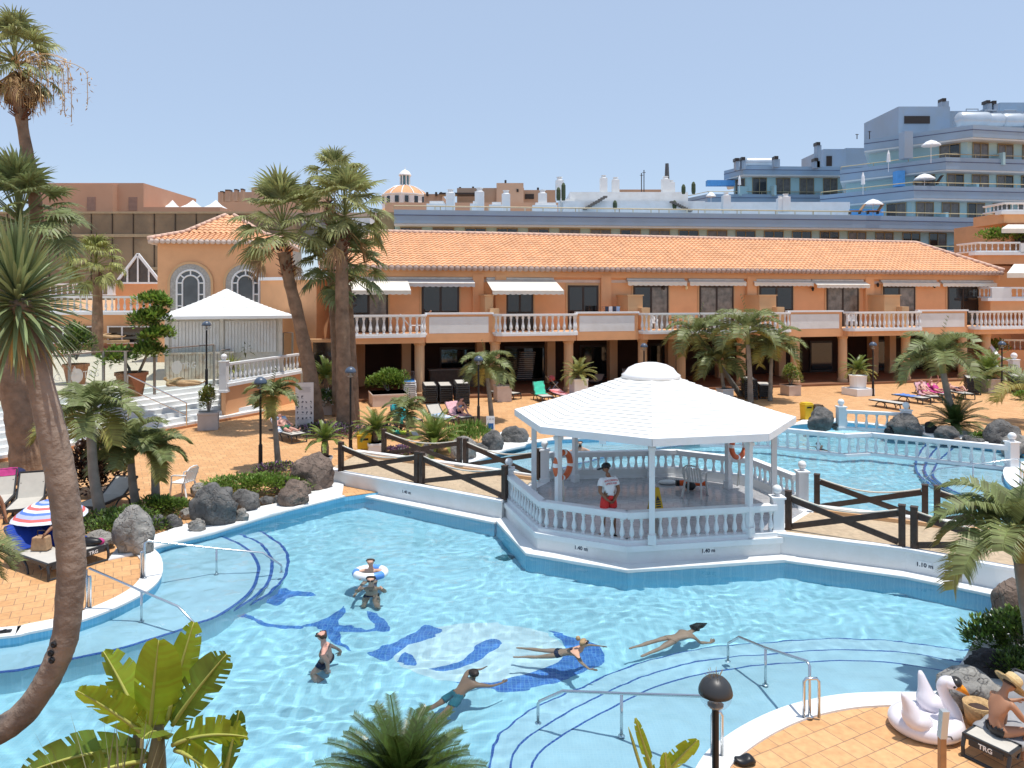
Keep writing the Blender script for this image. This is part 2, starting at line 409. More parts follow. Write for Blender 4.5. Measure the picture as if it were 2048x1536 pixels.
# shallow shelves with cobalt step edges
def shelf(curve, rest, z, name, ew=.035):
    cv = smooth_path(pl(curve, z), 4)
    poly = [(p.x, p.y) for p in cv] + rest
    MB().prism(poly, FZ - .3, z).build(name, BEACHM, kind='structure')
    MB().strip(cv, (-ew, ew), z - .02, z + .004).build('step_edge', SEALINE, kind='structure')
c1 = [(405, 1072), (428, 1076), (465, 1089), (498, 1109), (515, 1135), (516, 1155), (505, 1185), (478, 1212), (432, 1242), (395, 1255), (362, 1268), (299, 1288), (232, 1308), (139, 1328), (60, 1345), (0, 1354), (-300, 1380), (-800, 1400)]
c2 = [(420, 1068), (445, 1076), (488, 1092), (521, 1109), (541, 1135), (543, 1159), (535, 1189), (511, 1215), (478, 1238), (432, 1258), (398, 1272), (359, 1288), (299, 1311), (239, 1328), (120, 1356), (0, 1378), (-300, 1405), (-800, 1425)]
c3 = [(440, 1068), (465, 1074), (498, 1084), (531, 1102), (558, 1122), (573, 1142), (576, 1165), (568, 1192), (548, 1215), (518, 1238), (478, 1258), (432, 1280), (392, 1298), (352, 1315), (312, 1328), (200, 1360), (0, 1400), (-300, 1430), (-800, 1455)]
LR = [(-22, 14), (-22, 30), (-12, 22)]
shelf(c1, LR, -.27, 'pool_step'); shelf(c2, LR, -.52, 'pool_step'); shelf(c3, LR, -.78, 'pool_step')
def shift(c, dx, dy): return [(a + dx, b + dy) for a, b in c]
r1 = [(1065, 1640), (1065, 1536), (1125, 1480), (1220, 1427), (1300, 1388), (1390, 1360), (1485, 1344), (1560, 1337), (1640, 1332), (1720, 1331), (1800, 1337), (1880, 1350), (1950, 1362)]
r2 = [(1022, 1640), (1026, 1536), (1087, 1480), (1144, 1446), (1220, 1408), (1300, 1374), (1390, 1350), (1485, 1337), (1560, 1331), (1640, 1326), (1720, 1326), (1800, 1331), (1880, 1343), (1950, 1354)]
r3 = [(975, 1640), (988, 1536), (1034, 1484), (1087, 1450), (1186, 1406), (1290, 1365), (1390, 1342), (1485, 1330), (1560, 1324), (1640, 1320), (1720, 1320), (1800, 1325), (1880, 1336), (1950, 1346)]
RR = [(9, 11), (9, 7.5), (0, 7.5)]
shelf(r1, RR, -.27, 'pool_step', .016); shelf(r2, RR, -.52, 'pool_step', .016); shelf(r3, RR, -.78, 'pool_step', .016)
b1 = [(1905, 903), (1880, 925), (1868, 945), (1866, 958), (1880, 972), (1915, 992), (1970, 1010), (2048, 1030), (2150, 1055)]
b2 = [(1880, 905), (1862, 925), (1852, 943), (1850, 962), (1868, 982), (1905, 1002), (1960, 1022), (2048, 1045), (2150, 1070)]
b3 = [(1860, 905), (1843, 925), (1834, 945), (1832, 965), (1850, 990), (1890, 1012), (1945, 1032), (2048, 1062), (2150, 1090)]
for c, z in ((b1, -.27), (b2, -.52), (b3, -.78)):
    pe = P(2300, 940, 0); shelf(c, [(pe.x, pe.y), (pe.x - 1, pe.y + 6)], z, 'pool_step')
d1 = [(905, 950), (1000, 952), (1080, 950), (1150, 935), (1230, 915), (1330, 900), (1420, 890)]
for k, z in ((0, -.27), (6, -.52), (12, -.78)):
    c = [(a + k * 2.2, b + k * .9) for a, b in d1]; e1 = P(1420, 868, 0); e2 = P(1100, 880, 0); e3 = P(890, 935, 0)
    shelf(c, [(e1.x, e1.y), (e2.x, e2.y), (e3.x, e3.y)], z, 'pool_step')
# dolphin and disc mosaics on the deep floor
def zz(pts): return [(440 + a / 2.6256, 1050 + b / 2.6256) for a, b in pts]
def inlay(pts, m, dz, name):
    q = pl(zz(pts), FZ); MB().prism([(p.x, p.y) for p in smooth_path(q + [q[0]], 3)[:-1]], FZ - .05, FZ + dz).build(name, m, kind='structure')
inlay([(1360 + 455 * math.cos(a * PI / 12), 835 + 165 * math.sin(a * PI / 12)) for a in range(24)], WHITEM, .004, 'disc_mosaic')
for pts in ([(200, 548), (270, 520), (320, 490), (390, 497), (480, 515), (500, 528), (430, 520), (370, 535), (300, 575), (240, 560)],
            [(80, 640), (110, 588), (140, 635), (200, 662), (300, 686), (420, 692), (420, 706), (300, 704), (180, 674)],
            [(420, 692), (530, 662), (600, 625), (650, 585), (655, 620), (625, 680), (740, 695), (810, 690), (772, 612), (860, 650), (890, 716), (760, 714), (640, 716), (640, 770), (690, 822), (610, 790), (555, 745), (535, 706)],
            [(770, 842), (900, 785), (1010, 730), (1075, 678), (1172, 712), (1090, 760), (970, 812), (870, 872)],
            [(932, 885), (978, 828), (1035, 892), (985, 898)],
            [(1090, 922), (1240, 890), (1340, 805), (1420, 758), (1485, 786), (1390, 850), (1300, 900), (1180, 938)],
            [(1720, 712), (1850, 748), (1970, 790), (2015, 850), (2002, 900), (1850, 962), (1650, 1022), (1500, 1045), (1380, 1025), (1220, 1000), (1420, 995), (1600, 958), (1740, 905), (1812, 835), (1795, 775)]):
    inlay(pts, BLUEM, .008, 'dolphin_mosaic')
for c, d in (((1008, 1169), 24), ((1212, 1209), 28)):    # dark drain covers
    q = [P(c[0] + d * x, c[1] + d * .34 * y, FZ) for x, y in ((-.9, 0), (-.1, -.95), (.95, -.2), (.55, .6), (0, .95), (-.5, .25))]
    MB().prism([(p.x, p.y) for p in q], FZ - .05, FZ + .01).build('floor_grate', mat('grate', (.05, .16, .20), .6), kind='structure')
# white rockery apron on the left, flower bed rims
def apron(pts, z1, name='rockery_apron', m=WHITE2, z0=-.05):
    q = pl(pts, 0); MB().prism([(p.x, p.y) for p in q], z0, z1).build(name, m, kind='structure', bevel=.04)
apron([(322, 1093), (430, 1066), (540, 1032), (684, 993), (690, 958), (660, 945), (600, 1000), (500, 1020), (440, 1052), (372, 1050), (330, 1066), (270, 1086), (240, 1090), (215, 1122), (262, 1112), (290, 1104)], .06)
apron([(905, 940), (962, 920), (1012, 901), (1050, 893), (1062, 878), (1010, 862), (960, 888), (915, 900)], .06)
apron([(1610, 848), (1672, 844), (1690, 838), (1610, 838), (1585, 850)], .05)
apron([(1800, 858), (1850, 871), (1925, 888), (1990, 897), (2040, 905), (2048, 880), (1960, 868), (1850, 852)], .05)
apron([(1996, 1180), (1983, 1230), (1953, 1285), (1933, 1325), (1903, 1370), (1890, 1396), (1960, 1410), (2100, 1410), (2100, 1190)], .05)
# narrow garden strip in front of the viewpoint
MB().prism([(-20, 4), (1.7, 4), (1.7, 7.9), (1.0, 8.0), (-1.2, 8.2), (-3.5, 8.5), (-9, 8.1), (-20, 8.2)], -.05, .05).build('garden_soil', SOIL, kind='structure')
MB().strip([V((-20, 8.4)), V((-9, 8.25)), V((-3.5, 8.7)), V((-1.2, 8.35)), V((1.0, 8.15)), V((1.8, 8.4))], (-.16, .14), -.01, .07).build('pool_coping', WHITE2, kind='structure')
# ================================================================= balusters
def baluster_mesh(m, n=10):
    pr = [(.085, 0), (.085, .07), (.05, .085), (.06, .12), (.105, .22), (.112, .30), (.095, .42), (.062, .56), (.046, .68), (.062, .77), (.05, .80), (.08, .84), (.08, .89), (.088, .9), (.088, 1)]
    mb = MB(); mb.lathe(pr, n=n); return mesh_of(mb, 'baluster', m, smooth=True)
BALU = baluster_mesh(WHITE)
BALU_LOW = baluster_mesh(WHITE, 6)
def balustrade(parent, pts, h, sp=.27, posts=(), rail_w=.24, base_h=.1, rail_h=.1, lip=0.0, mesh=None, thick=.85, ball=True, m=None, post_w=.26, post_up=.12):
    """rail, foot rail, balusters and posts along world points pts (base line); all become children of parent"""
    m = m or WHITE; mesh = mesh or BALU; inv = wm(parent).inverted()
    a = MB(); b = MB()
    for i in range(len(pts) - 1):
        p, q = V(pts[i]), V(pts[i + 1])
        up = V((0, 0, 1))
        a.beam(p + up * (h - rail_h / 2), q + up * (h - rail_h / 2), rail_w, rail_h)
        a.beam(p + up * (h - rail_h - .02), q + up * (h - rail_h - .02), rail_w * .7, .04)
        b.beam(p + up * base_h / 2, q + up * base_h / 2, rail_w + lip, base_h)
    for p in pts[1:-1]:
        a.lathe([(rail_w * .5, h - rail_h + .001), (rail_w * .5, h - .001)], p, 12); b.lathe([((rail_w + lip) * .5, .001), ((rail_w + lip) * .5, base_h - .001)], p, 12)
    a.build('rail', m, parent, world=True); b.build('foot_rail', m, parent, world=True)
    bh = h - rail_h - base_h - .03
    for i in range(len(pts) - 1):
        p, q = V(pts[i]), V(pts[i + 1]); d = (q - p); k = max(1, int(d.length / sp))
        for j in range(k):
            o = p + d * ((j + .5) / k) + V((0, 0, base_h - .003))
            inst(mesh, 'baluster', parent, inv @ o, 0, (bh * thick, bh * thick, bh + .006))
    for pp in posts:
        pp = V(pp); c = MB()
        c.box(pp + V((0, 0, (h + post_up) / 2)), (post_w, post_w, h + post_up)); c.box(pp + V((0, 0, h + post_up + .02)), (post_w + .07, post_w + .07, .05))
        c.box(pp + V((0, 0, .06)), (post_w + .06, post_w + .06, .12))
        po = c.build('post', m, parent, world=True, bevel=.01)
        if ball:
            c = MB(); z = h + post_up + .04; r = post_w * .42
            c.lathe([(r * .6, 0), (r * .45, .03), (r * .7, .05 + r * .2)] + [(r * math.sin(a * PI / 8), r * .9 + .06 - r * math.cos(a * PI / 8)) for a in range(1, 8)] + [(.001, r * 1.9 + .06)], pp + V((0, 0, z)), 12)
            c.build('finial', m, po, world=True, smooth=True)

# ================================================================= roof of barrel tiles
TILE = mat('clay_barrel_tile', (.68, .365, .195), .8, .14, 1.2, island=.0, stain=(.60, .38, .25), sscale=2.2, samt=.6)
MORTAR = mat('ridge_mortar', (.62, .42, .33), .9, .12, 3)
MORTAR2 = mat('eave_mortar', (.42, .31, .27), .9, .12, 3)
def roof_plane(mb, A, B, C, D, pitch=.36, row=.38, amp=.075):
    """barrel tiles between eave A-B and ridge D-C; clipped where the ridge is shorter than the eave"""
    A, B, C, D = map(V, (A, B, C, D)); ex = (B - A); W = ex.length; ex.normalize()
    mid = (C + D) / 2 - (A + B) / 2; H = (mid - ex * mid.dot(ex)); L_ = H.length; ey = H.normalized(); nz = ex.cross(ey).normalized()
    if nz.z < 0: nz = -nz
    sD = (D - A).dot(ex); sC = (C - A).dot(ex)
    rows = max(2, int(L_ / row)); cols = max(2, int(W / pitch)); sub = 6
    for r in range(rows):
        for half in (0,):
            y0 = L_ * r / rows; y1 = L_ * (r + 1) / rows + .05
            f = (r + .5) / rows; lo = sD * f; hi = W + (sC - W) * f
            vs = []; cnt = 0
            c0 = max(0, math.ceil(lo / (W / cols) - .2)); c1 = min(cols, math.floor(hi / (W / cols) + .2))
            n = (c1 - c0) * sub + 1
            if n < 2: continue
            for yy, lift, sgn in ((y0, .055, 0), (y1, .0, 0)):
                for i in range(n):
                    x = (c0 + i / sub) * W / cols
                    ph = (i % sub) / sub * 2 * PI
                    h = amp * (math.cos(ph + PI) * .5 + .5) ** .7
                    sag = 0
                    vs.append(A + ex * x + ey * yy + nz * (h + lift))
            fs = [(i, i + 1, n + i + 1, n + i) for i in range(n - 1)]
            k = len(vs)
            # the little riser at the lower lip of each course
            vs += [v - nz * .06 for v in vs[:n]]
            fs += [(k + i, k + i + 1, i + 1, i) for i in range(n - 1)]
            mb.add(vs, fs)
def ridge_caps(mb, a, b, r=.16, step=.42):
    a, b = V(a), V(b); n = max(1, int((b - a).length / step))
    for i in range(n):
        p = a.lerp(b, i / n); q = a.lerp(b, (i + 1.12) / n)
        mb.tube([p, q], [r, r * .86], 8)
def eave_trim(mb, A, B, pitch=.36, d=.16):
    A, B = V(A), V(B); W = (B - A).length; n = max(1, int(W / pitch)); e = (B - A).normalized(); o = V((e.y, -e.x, 0))
    for i in range(n):
        c = A + e * ((i + .5) * W / n)
        mb.tube([c - o * .3 + V((0, 0, .0)), c + o * .03 + V((0, 0, -.03))], pitch * .5, 8)

# ================================================================= main orange building
ang = R(14.3); U = V((math.cos(ang), math.sin(ang), 0)); Nn = V((-math.sin(ang), math.cos(ang), 0)); OB = V((0, 44.8, 0))
def BW(s, t, z): return OB + U * s + Nn * t + V((0, 0, z))
def S(px, t=0.0):
    x = px - HX
    return (x * (44.8 + Nn.y * t) + F * (-Nn.x) * t) / (F * U.x - U.y * x)
def Zb(px, py, t=0.0): return CZ - (py - HY) * BW(S(px, t), t, 0).y / F
main = thing('hotel_building', 'long two storey orange hotel wing with barrel tile roof, balconies and dark arcade', 'building', BW(0, 0, 0), ang)
def wl(mb, name, m, parent=None, **k): return mb.build(name, m, parent or main, world=True, **k)
def bbox(mb, s0, s1, t0, t1, z0, z1):
    mb.box(BW((s0 + s1) / 2, (t0 + t1) / 2, (z0 + z1) / 2), (abs(s1 - s0), abs(t1 - t0), z1 - z0), ang)
ZF, ZB = 3.78, 3.24          # balcony floor, underside of band
sL, sR = S(663), S(1988, 2.6)
TW = 2.6
mb = MB()
bbox(mb, sL, sR, TW, TW + .3, ZF, 7.85)                     # upper wall
bbox(mb, sL, sL + .3, .05, TW, ZB, 7.0); bbox(mb, sR - .3, sR, TW + .3, 11.5, 0, 7.8)
bbox(mb, sL, S(2100), .0, TW - .002, ZB + .02, ZF - .02)    # floor slab
bbox(mb, sL + .31, sR - .31, TW + .0, 6.6, ZB + .021, ZF - .021); bbox(mb, sL, sL + .3, 2.61, 6.6, 0, ZF)
for px in (955, 1000, 1210, 1500, 1735): bbox(mb, S(px, TW) - .35, S(px, TW) + .35, TW - .25, TW - .004, ZF, 7.3)
bbox(mb, sL, sR + .3, TW - .22, TW - .01, 7.12, 7.74)           # eaves beam / soffit
wl(mb, 'wall', ORANGE)
mb = MB(); bbox(mb, sL, sR, TW - .03, TW - .004, 6.8, 6.98); wl(mb, 'cornice', mat('cornice', (.62, .50, .42), .8))
# arcade interior; its shade is put into the dark back wall colour
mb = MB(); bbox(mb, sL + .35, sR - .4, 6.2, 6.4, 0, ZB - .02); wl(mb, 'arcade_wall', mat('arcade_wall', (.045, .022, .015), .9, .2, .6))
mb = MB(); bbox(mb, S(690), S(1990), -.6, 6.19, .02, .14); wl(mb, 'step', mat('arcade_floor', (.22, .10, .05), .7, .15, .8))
COLP = [839, 990, 1137, 1285, 1362, 1482, 1590, 1685, 1811, 1925, 1972]
for px in COLP:
    mb = MB(); c = BW(S(px, .35), .35, 0)
    mb.lathe([(.34, .14), (.34, .3), (.29, .34), (.29, ZB - .2), (.34, ZB - .15), (.34, ZB + .01)], c, 16)
    wl(mb, 'column', PEACH, smooth=False)
for px in (700, 812, 960, 1100, 1224, 1340, 1440, 1560, 1745, 1780, 1880):
    mb = MB(); bbox(mb, S(px, 4.6) - .28, S(px, 4.6) + .28, 4.3, 4.85, .1, ZB + .01); wl(mb, 'pier', PEACH)
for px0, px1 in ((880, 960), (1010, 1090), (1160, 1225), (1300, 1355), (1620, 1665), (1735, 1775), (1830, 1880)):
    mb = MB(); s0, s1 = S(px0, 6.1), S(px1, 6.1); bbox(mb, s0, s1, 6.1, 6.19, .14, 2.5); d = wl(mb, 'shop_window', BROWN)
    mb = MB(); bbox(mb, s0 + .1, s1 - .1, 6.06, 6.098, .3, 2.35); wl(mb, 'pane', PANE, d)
# roof
ET, EZ, RT, RZ = 1.95, 7.73, 7.2, 10.17
sE0, sE1 = S(640, ET), S(2008, ET); sr0, sr1 = S(748, RT), S(1832, RT)
mb = MB()
roof_plane(mb, BW(sE0, ET, EZ), BW(sE1, ET, EZ), BW(sr1, RT, RZ), BW(sr0, RT, RZ))
roof_plane(mb, BW(sE1, ET, EZ), BW(sE1, 12.5, EZ), BW(sr1, RT + .01, RZ), BW(sr1, RT - .01, RZ))
roof_plane(mb, BW(sE0, 12.5, EZ), BW(sE0, ET, EZ), BW(sr0, RT - .01, RZ), BW(sr0, RT + .01, RZ))
mb.add([BW(sE0, 12.5, EZ), BW(sE1, 12.5, EZ), BW(sr1, RT, RZ), BW(sr0, RT, RZ)], [(0, 1, 2, 3)])
roof = wl(mb, 'roof', TILE, recalc=False)
mb = MB(); ridge_caps(mb, BW(sr0, RT, RZ + .06), BW(sr1, RT, RZ + .06)); ridge_caps(mb, BW(sE1, ET, EZ + .12), BW(sr1, RT, RZ + .06)); ridge_caps(mb, BW(sE0, ET, EZ + .12), BW(sr0, RT, RZ + .06))
wl(mb, 'ridge_cap', MORTAR, roof, smooth=True)
mb = MB(); eave_trim(mb, BW(sE0, ET, EZ - .06), BW(sE1, ET, EZ - .06)); eave_trim(mb, BW(sE1, ET, EZ - .06), BW(sE1, 12.5, EZ - .06))
wl(mb, 'eave', MORTAR2, roof, smooth=True)
# glazed doors of the balconies
def door(px0, px1, curtain=0, ztop=6.62):
    s0, s1 = S(px0, TW), S(px1, TW)
    mb = MB(); bbox(mb, s0 - .12, s1 + .12, TW - .05, TW - .003, ZF, ztop + .14); surround = wl(mb, 'door_surround', SAND)
    mb = MB()
    for a, b, z0, z1 in ((s0, s0 + .12, ZF, ztop), (s1 - .12, s1, ZF, ztop), (s0 + .12, s1 - .12, ztop - .12, ztop), ((s0 + s1) / 2 - .07, (s0 + s1) / 2 + .07, ZF, ztop - .12)):
        bbox(mb, a, b, TW - .09, TW - .052, z0, z1)
    d = wl(mb, 'balcony_door', BROWN)
    h = (s0 + s1) / 2
    for k, (a, b) in enumerate(((s0 + .12, h - .07), (h + .07, s1 - .12))):
        mb = MB(); bbox(mb, a, b, TW - .075, TW - .053, ZF, ztop - .12); wl(mb, 'pane', PANE if k + 1 != curtain and curtain != 3 else mat('curtained_pane', (.16, .145, .125), .2, .45, 2.6, spec=.7), d)
for a, b, c in ((697, 776, 2), (843, 918, 0), (1012, 1066, 0), (1135, 1196, 0), (1266, 1336, 2), (1398, 1466, 3), (1518, 1585, 0), (1652, 1716, 3), (1765, 1829, 2), (1894, 1955, 0)): door(a, b, c)
# awnings
AWN = mat('awning_canvas', (.70, .66, .58), .85, .05); AWN2 = mat('grey_awning_canvas', (.55, .54, .53), .85, .05)
def awning(px0, px1, out, drop, m=AWN, zt=6.98):
    s0, s1 = S(px0, TW - out), S(px1, TW - out); mb = MB(); th = .03
    p = [(TW - .02, zt), (TW - .3, zt - .05), (TW - out, zt - drop)]
    for i in range(2):
        a, b = p[i], p[i + 1]
        mb.add([BW(s0, a[0], a[1]), BW(s1, a[0], a[1]), BW(s1, b[0], b[1]), BW(s0, b[0], b[1])], [(0, 1, 2, 3)])
        mb.add([BW(s0, a[0], a[1] - th), BW(s1, a[0], a[1] - th), BW(s1, b[0], b[1] - th), BW(s0, b[0], b[1] - th)], [(3, 2, 1, 0)])
    k = max(3, int((s1 - s0) / .12)); top = []; bot = []
    for i in range(k + 1):
        s = s0 + (s1 - s0) * i / k; top.append(BW(s, TW - out - .005, zt - drop)); bot.append(BW(s, TW - out - .005, zt - drop - .2 - .05 * abs(math.sin(i * PI / 3))))
    mb.add(top + bot, [(i, i + 1, k + 2 + i, k + 1 + i) for i in range(k)])
    o = wl(mb, 'awning', m)
    mb = MB(); mb.tube([BW(s0 + .05, TW - .1, zt + .05), BW(s1 - .05, TW - .1, zt + .05)], .09, 8); mb.tube([BW(s0, TW - out, zt - drop), BW(s1, TW - out, zt - drop)], .035, 6)
    wl(mb, 'awning_bar', mat('awning_bar', (.68, .66, .62), .5), o)
awning(690, 822, 2.2, .72); awning(812, 950, .75, .25, AWN2); awning(985, 1128, 2.1, .72)
for a, b in ((1256, 1374), (1380, 1493), (1509, 1628), (1634, 1740), (1766, 1880), (1886, 1994)): awning(a, b, .42 if a != 1634 else .75, .13 if a != 1634 else .26)
# partition walls between the balconies
for px, w_ in ((975, .5), (1265, 1.0), (1528, 1.25), (1775, 1.3)):
    mb = MB(); s = S(px, 1.2)
    bbox(mb, s - w_ / 2, s + w_ / 2, .75, TW - .006, ZF, 5.95); wl(mb, 'partition', SAND)
    mb = MB(); bbox(mb, s - w_ / 2 - .06, s + w_ / 2 + .06, .69, TW - .008, 5.95, 6.02); wl(mb, 'coping', SAND)
    mb = MB(); bbox(mb, s + w_ / 2 - .3, s + w_ / 2 + .25, .2, .745, ZF, 5.2); wl(mb, 'parapet_end', SAND)
# balcony fronts: bulging balustrades and flush panels
secs = [('b', 680, 850), ('p', 852, 985), ('b', 988, 1151), ('p', 1153, 1276), ('b', 1279, 1574), ('p', 1576, 1684), ('b', 1687, 1834), ('p', 1836, 1934), ('b', 1937, 2110)]
for kind, a, b in secs:
    s0, s1 = S(a), S(b)
    if kind == 'p':
        mb = MB(); bbox(mb, s0, s1, 0, .18, ZF - .02, 4.86); bbox(mb, s0, s1, -.06, -.003, ZB - .02, ZF - .05); pn = wl(mb, 'balcony_panel', ORANGE)
        mb = MB(); bbox(mb, s0 - .05, s1 + .05, -.09, .24, 4.86, 4.97); wl(mb, 'coping', WHITE, pn)
        mb = MB(); bbox(mb, s0 + .18, s1 - .25, -.035, -.003, ZF - .02, 4.72); wl(mb, 'panel_inset', WHITE2, pn)
    else:
        out = -.55; e = .35
        pts = [BW(s0, -.05, ZF - .1), BW(s0 + .15, out + .12, ZF - .1), BW(s0 + e, out, ZF - .1), BW(s1 - e, out, ZF - .1), BW(s1 - .15, out + .12, ZF - .1), BW(s1, -.05, ZF - .1)]
        mb = MB(); mb.prism([BW(s0, .1, 0), BW(s0 + .1, out + .18, 0), BW(s0 + e, out + .03, 0), BW(s1 - e, out + .03, 0), BW(s1 - .1, out + .18, 0), BW(s1, .1, 0)], ZB, ZF - .1); bl = wl(mb, 'balcony', ORANGE)
        mb = MB(); mb.prism([BW(s0 - .05, .05, 0), BW(s0 + .02, out + .05, 0), BW(s0 + e, out - .14, 0), BW(s1 - e, out - .14, 0), BW(s1 - .02, out + .05, 0), BW(s1 + .05, .05, 0)], ZF - .2, ZF - .06); wl(mb, 'balcony_lip', WHITE, bl)
        sub = bl; balustrade(sub, pts, 1.2, sp=.36, mesh=BALU_LOW, thick=1.0, base_h=.12, lip=.0)
# wall lanterns
for px, py in ((1325, 575), (1370, 575), (1622, 578), (1752, 570), (1865, 572), (1970, 572)):
    z = Zb(px, py, TW); mb = MB(); c = BW(S(px, TW), TW - .2, z)
    mb.lathe([(.02, -.16), (.08, -.1), (.11, .06), (.04, .14), (.01, .2)], c, 8); mb.beam(c, BW(S(px, TW), TW, z + .1), .03, .03)
    wl(mb, 'wall_lantern', BLACK if px != 1370 else mat('globe_glass', (.75, .62, .35), .3))

# ================================================================= connecting wall and pavilion
pav = thing('pavilion', 'orange square pavilion with two arched windows and small tiled hip roof', 'building', Q(430, 700, 50) * V((1, 1, 0)), ang)
pa = R(10); pu = V((math.cos(pa), math.sin(pa), 0)); pn_ = V((-math.sin(pa), math.cos(pa), 0)); pc = V(((315 - HX) / F * 49, 49, 0))
def PW(s, t, z): return pc + pu * s + pn_ * t + V((0, 0, z))
def pS(px, t=0):
    x = px - HX; o = pc + pn_ * t
    return (x * o.y - F * o.x) / (F * pu.x - x * pu.y)
def pZ(px, py, t=0): return CZ - (py - HY) * PW(pS(px, t), t, 0).y / F
def pbox(mb, s0, s1, t0, t1, z0, z1): mb.box(PW((s0 + s1) / 2, (t0 + t1) / 2, (z0 + z1) / 2), (abs(s1 - s0), abs(t1 - t0), z1 - z0), pa)
pw = pS(560); pzE = pZ(430, 482)
mb = MB(); pbox(mb, 0, pw, 0, 7.5, 0, pzE); mb.build('wall', ORANGE, pav, world=True)
mb = MB(); o_ = .45
a, b, c, d = PW(-o_, -o_, pzE), PW(pw + o_, -o_, pzE), PW(pw + o_, 7.5 + o_, pzE), PW(-o_, 7.5 + o_, pzE)
zr = pZ(430, 432, 3.6); zm = pzE + (zr - pzE) * .30
k = .42
def lerp4(f, z): 
    ctr = PW(pw / 2, 3.75, z)
    return [V((p.x, p.y, z)).lerp(ctr, f) for p in (a, b, c, d)]
m1 = lerp4(.42, zm); m2 = lerp4(.93, zr)
for i in range(4):
    j = (i + 1) % 4; ee = [a, b, c, d]
    roof_plane(mb, ee[i], ee[j], m1[j], m1[i], pitch=.34, row=.36); roof_plane(mb, m1[i], m1[j], m2[j], m2[i], pitch=.34, row=.36)
pr = mb.build('roof', TILE, pav, world=True, recalc=False)
ee = [a, b, c, d]
for i in range(4): mb = MB(); ridge_caps(mb, ee[i] + V((0, 0, .1)), m1[i] + V((0, 0, .08)), .15); ridge_caps(mb, m1[i] + V((0, 0, .08)), m2[i] + V((0, 0, .08)), .15); mb.build('ridge_cap', MORTAR, pr, world=True, smooth=True)
mb = MB(); eave_trim(mb, a + V((0, 0, -.05)), b + V((0, 0, -.05)), .34); eave_trim(mb, b + V((0, 0, -.05)), c + V((0, 0, -.05)), .34); eave_trim(mb, d + V((0, 0, -.05)), a + V((0, 0, -.05)), .34)
mb.build('eave', mat('pale_eave', (.60, .48, .42), .9, .1, 3), pr, world=True, smooth=True)
STONE = mat('carved_stone', (.40, .38, .35), .9, .22, 9, bump=.5, bscale=20)
def arch_pts(cx, w, z0, zs, n=16):
    """inverted U outline: jambs from z0 to zs then a half circle of radius w"""
    return [(cx - w, z0)] + [(cx - w * math.cos(PI * i / n), zs + w * math.sin(PI * i / n)) for i in range(n + 1)] + [(cx + w, z0)]
def arch_ring(mb, cx, w1, w2, z0, zs, t0, t1):
    A = arch_pts(cx, w1, z0, zs); B = arch_pts(cx, w2, z0, zs); n = len(A)
    vs = []
    for (x1, z1), (x2, z2) in zip(A, B): vs += [PW(x1, t0, z1), PW(x2, t0, z2), PW(x2, t1, z2), PW(x1, t1, z1)]
    fs = []
    for i in range(n - 1):
        o = i * 4; q = o + 4
        for j in range(4): fs.append((o + j, o + (j + 1) % 4, q + (j + 1) % 4, q + j))
    mb.add(vs, fs)
for px in (381.5, 491.5):
    cx = pS(px); zs = pZ(px, 566); z0 = pZ(px, 640)
    w3 = pS(427) - pS(381.5); w2 = pS(422) - pS(381.5); w1 = pS(411) - pS(381.5)
    mb = MB(); arch_ring(mb, cx, w2, w3, z0, zs, -.10, -.002); win = mb.build('arched_window', SAND, pav, world=True)
    mb = MB(); arch_ring(mb, cx, w1, w2, z0, zs, -.07, -.003); mb.build('stone_surround', STONE, win, world=True)
    mb = MB(); A = arch_pts(cx, w1, z0, zs)
    n = len(A); vs = [PW(x, -.02, z) for x, z in A]; mb.add(vs, [tuple(range(n))]); mb.build('pane', mat('grey_pane', (.07, .075, .08), .08, .5, .6, spec=.8), win, world=True)
    mb = MB(); wi = w1 * .55
    for ww in (w1 - .06, wi):
        pts = [PW(x, -.05, z) for x, z in arch_pts(cx, ww, z0, zs)]; mb.tube(pts, .07 if ww > wi else .055, 6)
    for an in (40, 90, 140): 
        ca, sa = math.cos(R(an)), math.sin(R(an)); mb.tube([PW(cx + ca * wi, -.05, zs + sa * wi), PW(cx + ca * w1, -.05, zs + sa * w1)], .05, 6)
    for z in (zs, zs - .75, zs - 1.5):
        for sg in (-1, 1): mb.tube([PW(cx + sg * wi, -.05, z), PW(cx + sg * w1, -.05, z)], .05, 6)
    mb.build('window_frame', PLASTIC_W, win, world=True)
con = thing('side_wall', 'plain orange wall with white coping between pavilion and long balconied wing', 'wall', Q(610, 700, 47) * V((1, 1, 0)), 0)
A_, B_ = V(((553 - HX) / F * 47.6, 47.6, 0)), V(((668 - HX) / F * 44.6, 44.6, 0)); dd = (B_ - A_); ra = math.atan2(dd.y, dd.x); mid = (A_ + B_) / 2
ztop = CZ + 30 * 46 / F
MB().box(mid + V((0, 2.0, ztop / 2)), (dd.length, 4, ztop), ra).build('wall', ORANGE, con, world=True)
MB().box(mid + V((0, 1.95, ztop + .1)), (dd.length + .3, 4.3, .2), ra).build('coping', PLASTIC_W, con, world=True)
q0, q1 = Q(626, 684, 43.2), Q(664, 684, 43.2)
mb = MB(); mb.box(((q0.x + q1.x) / 2, 43.25, q0.z / 2), (q1.x - q0.x, .1, q0.z)); mb.build('doorway', PANE, con, world=True)
mb = MB(); mb.box(((q0.x + q1.x) / 2 - .1, 43.1, q0.z + .09), (q1.x - q0.x + .9, .5, .18)); mb.build('canopy', SAND, con, world=True)

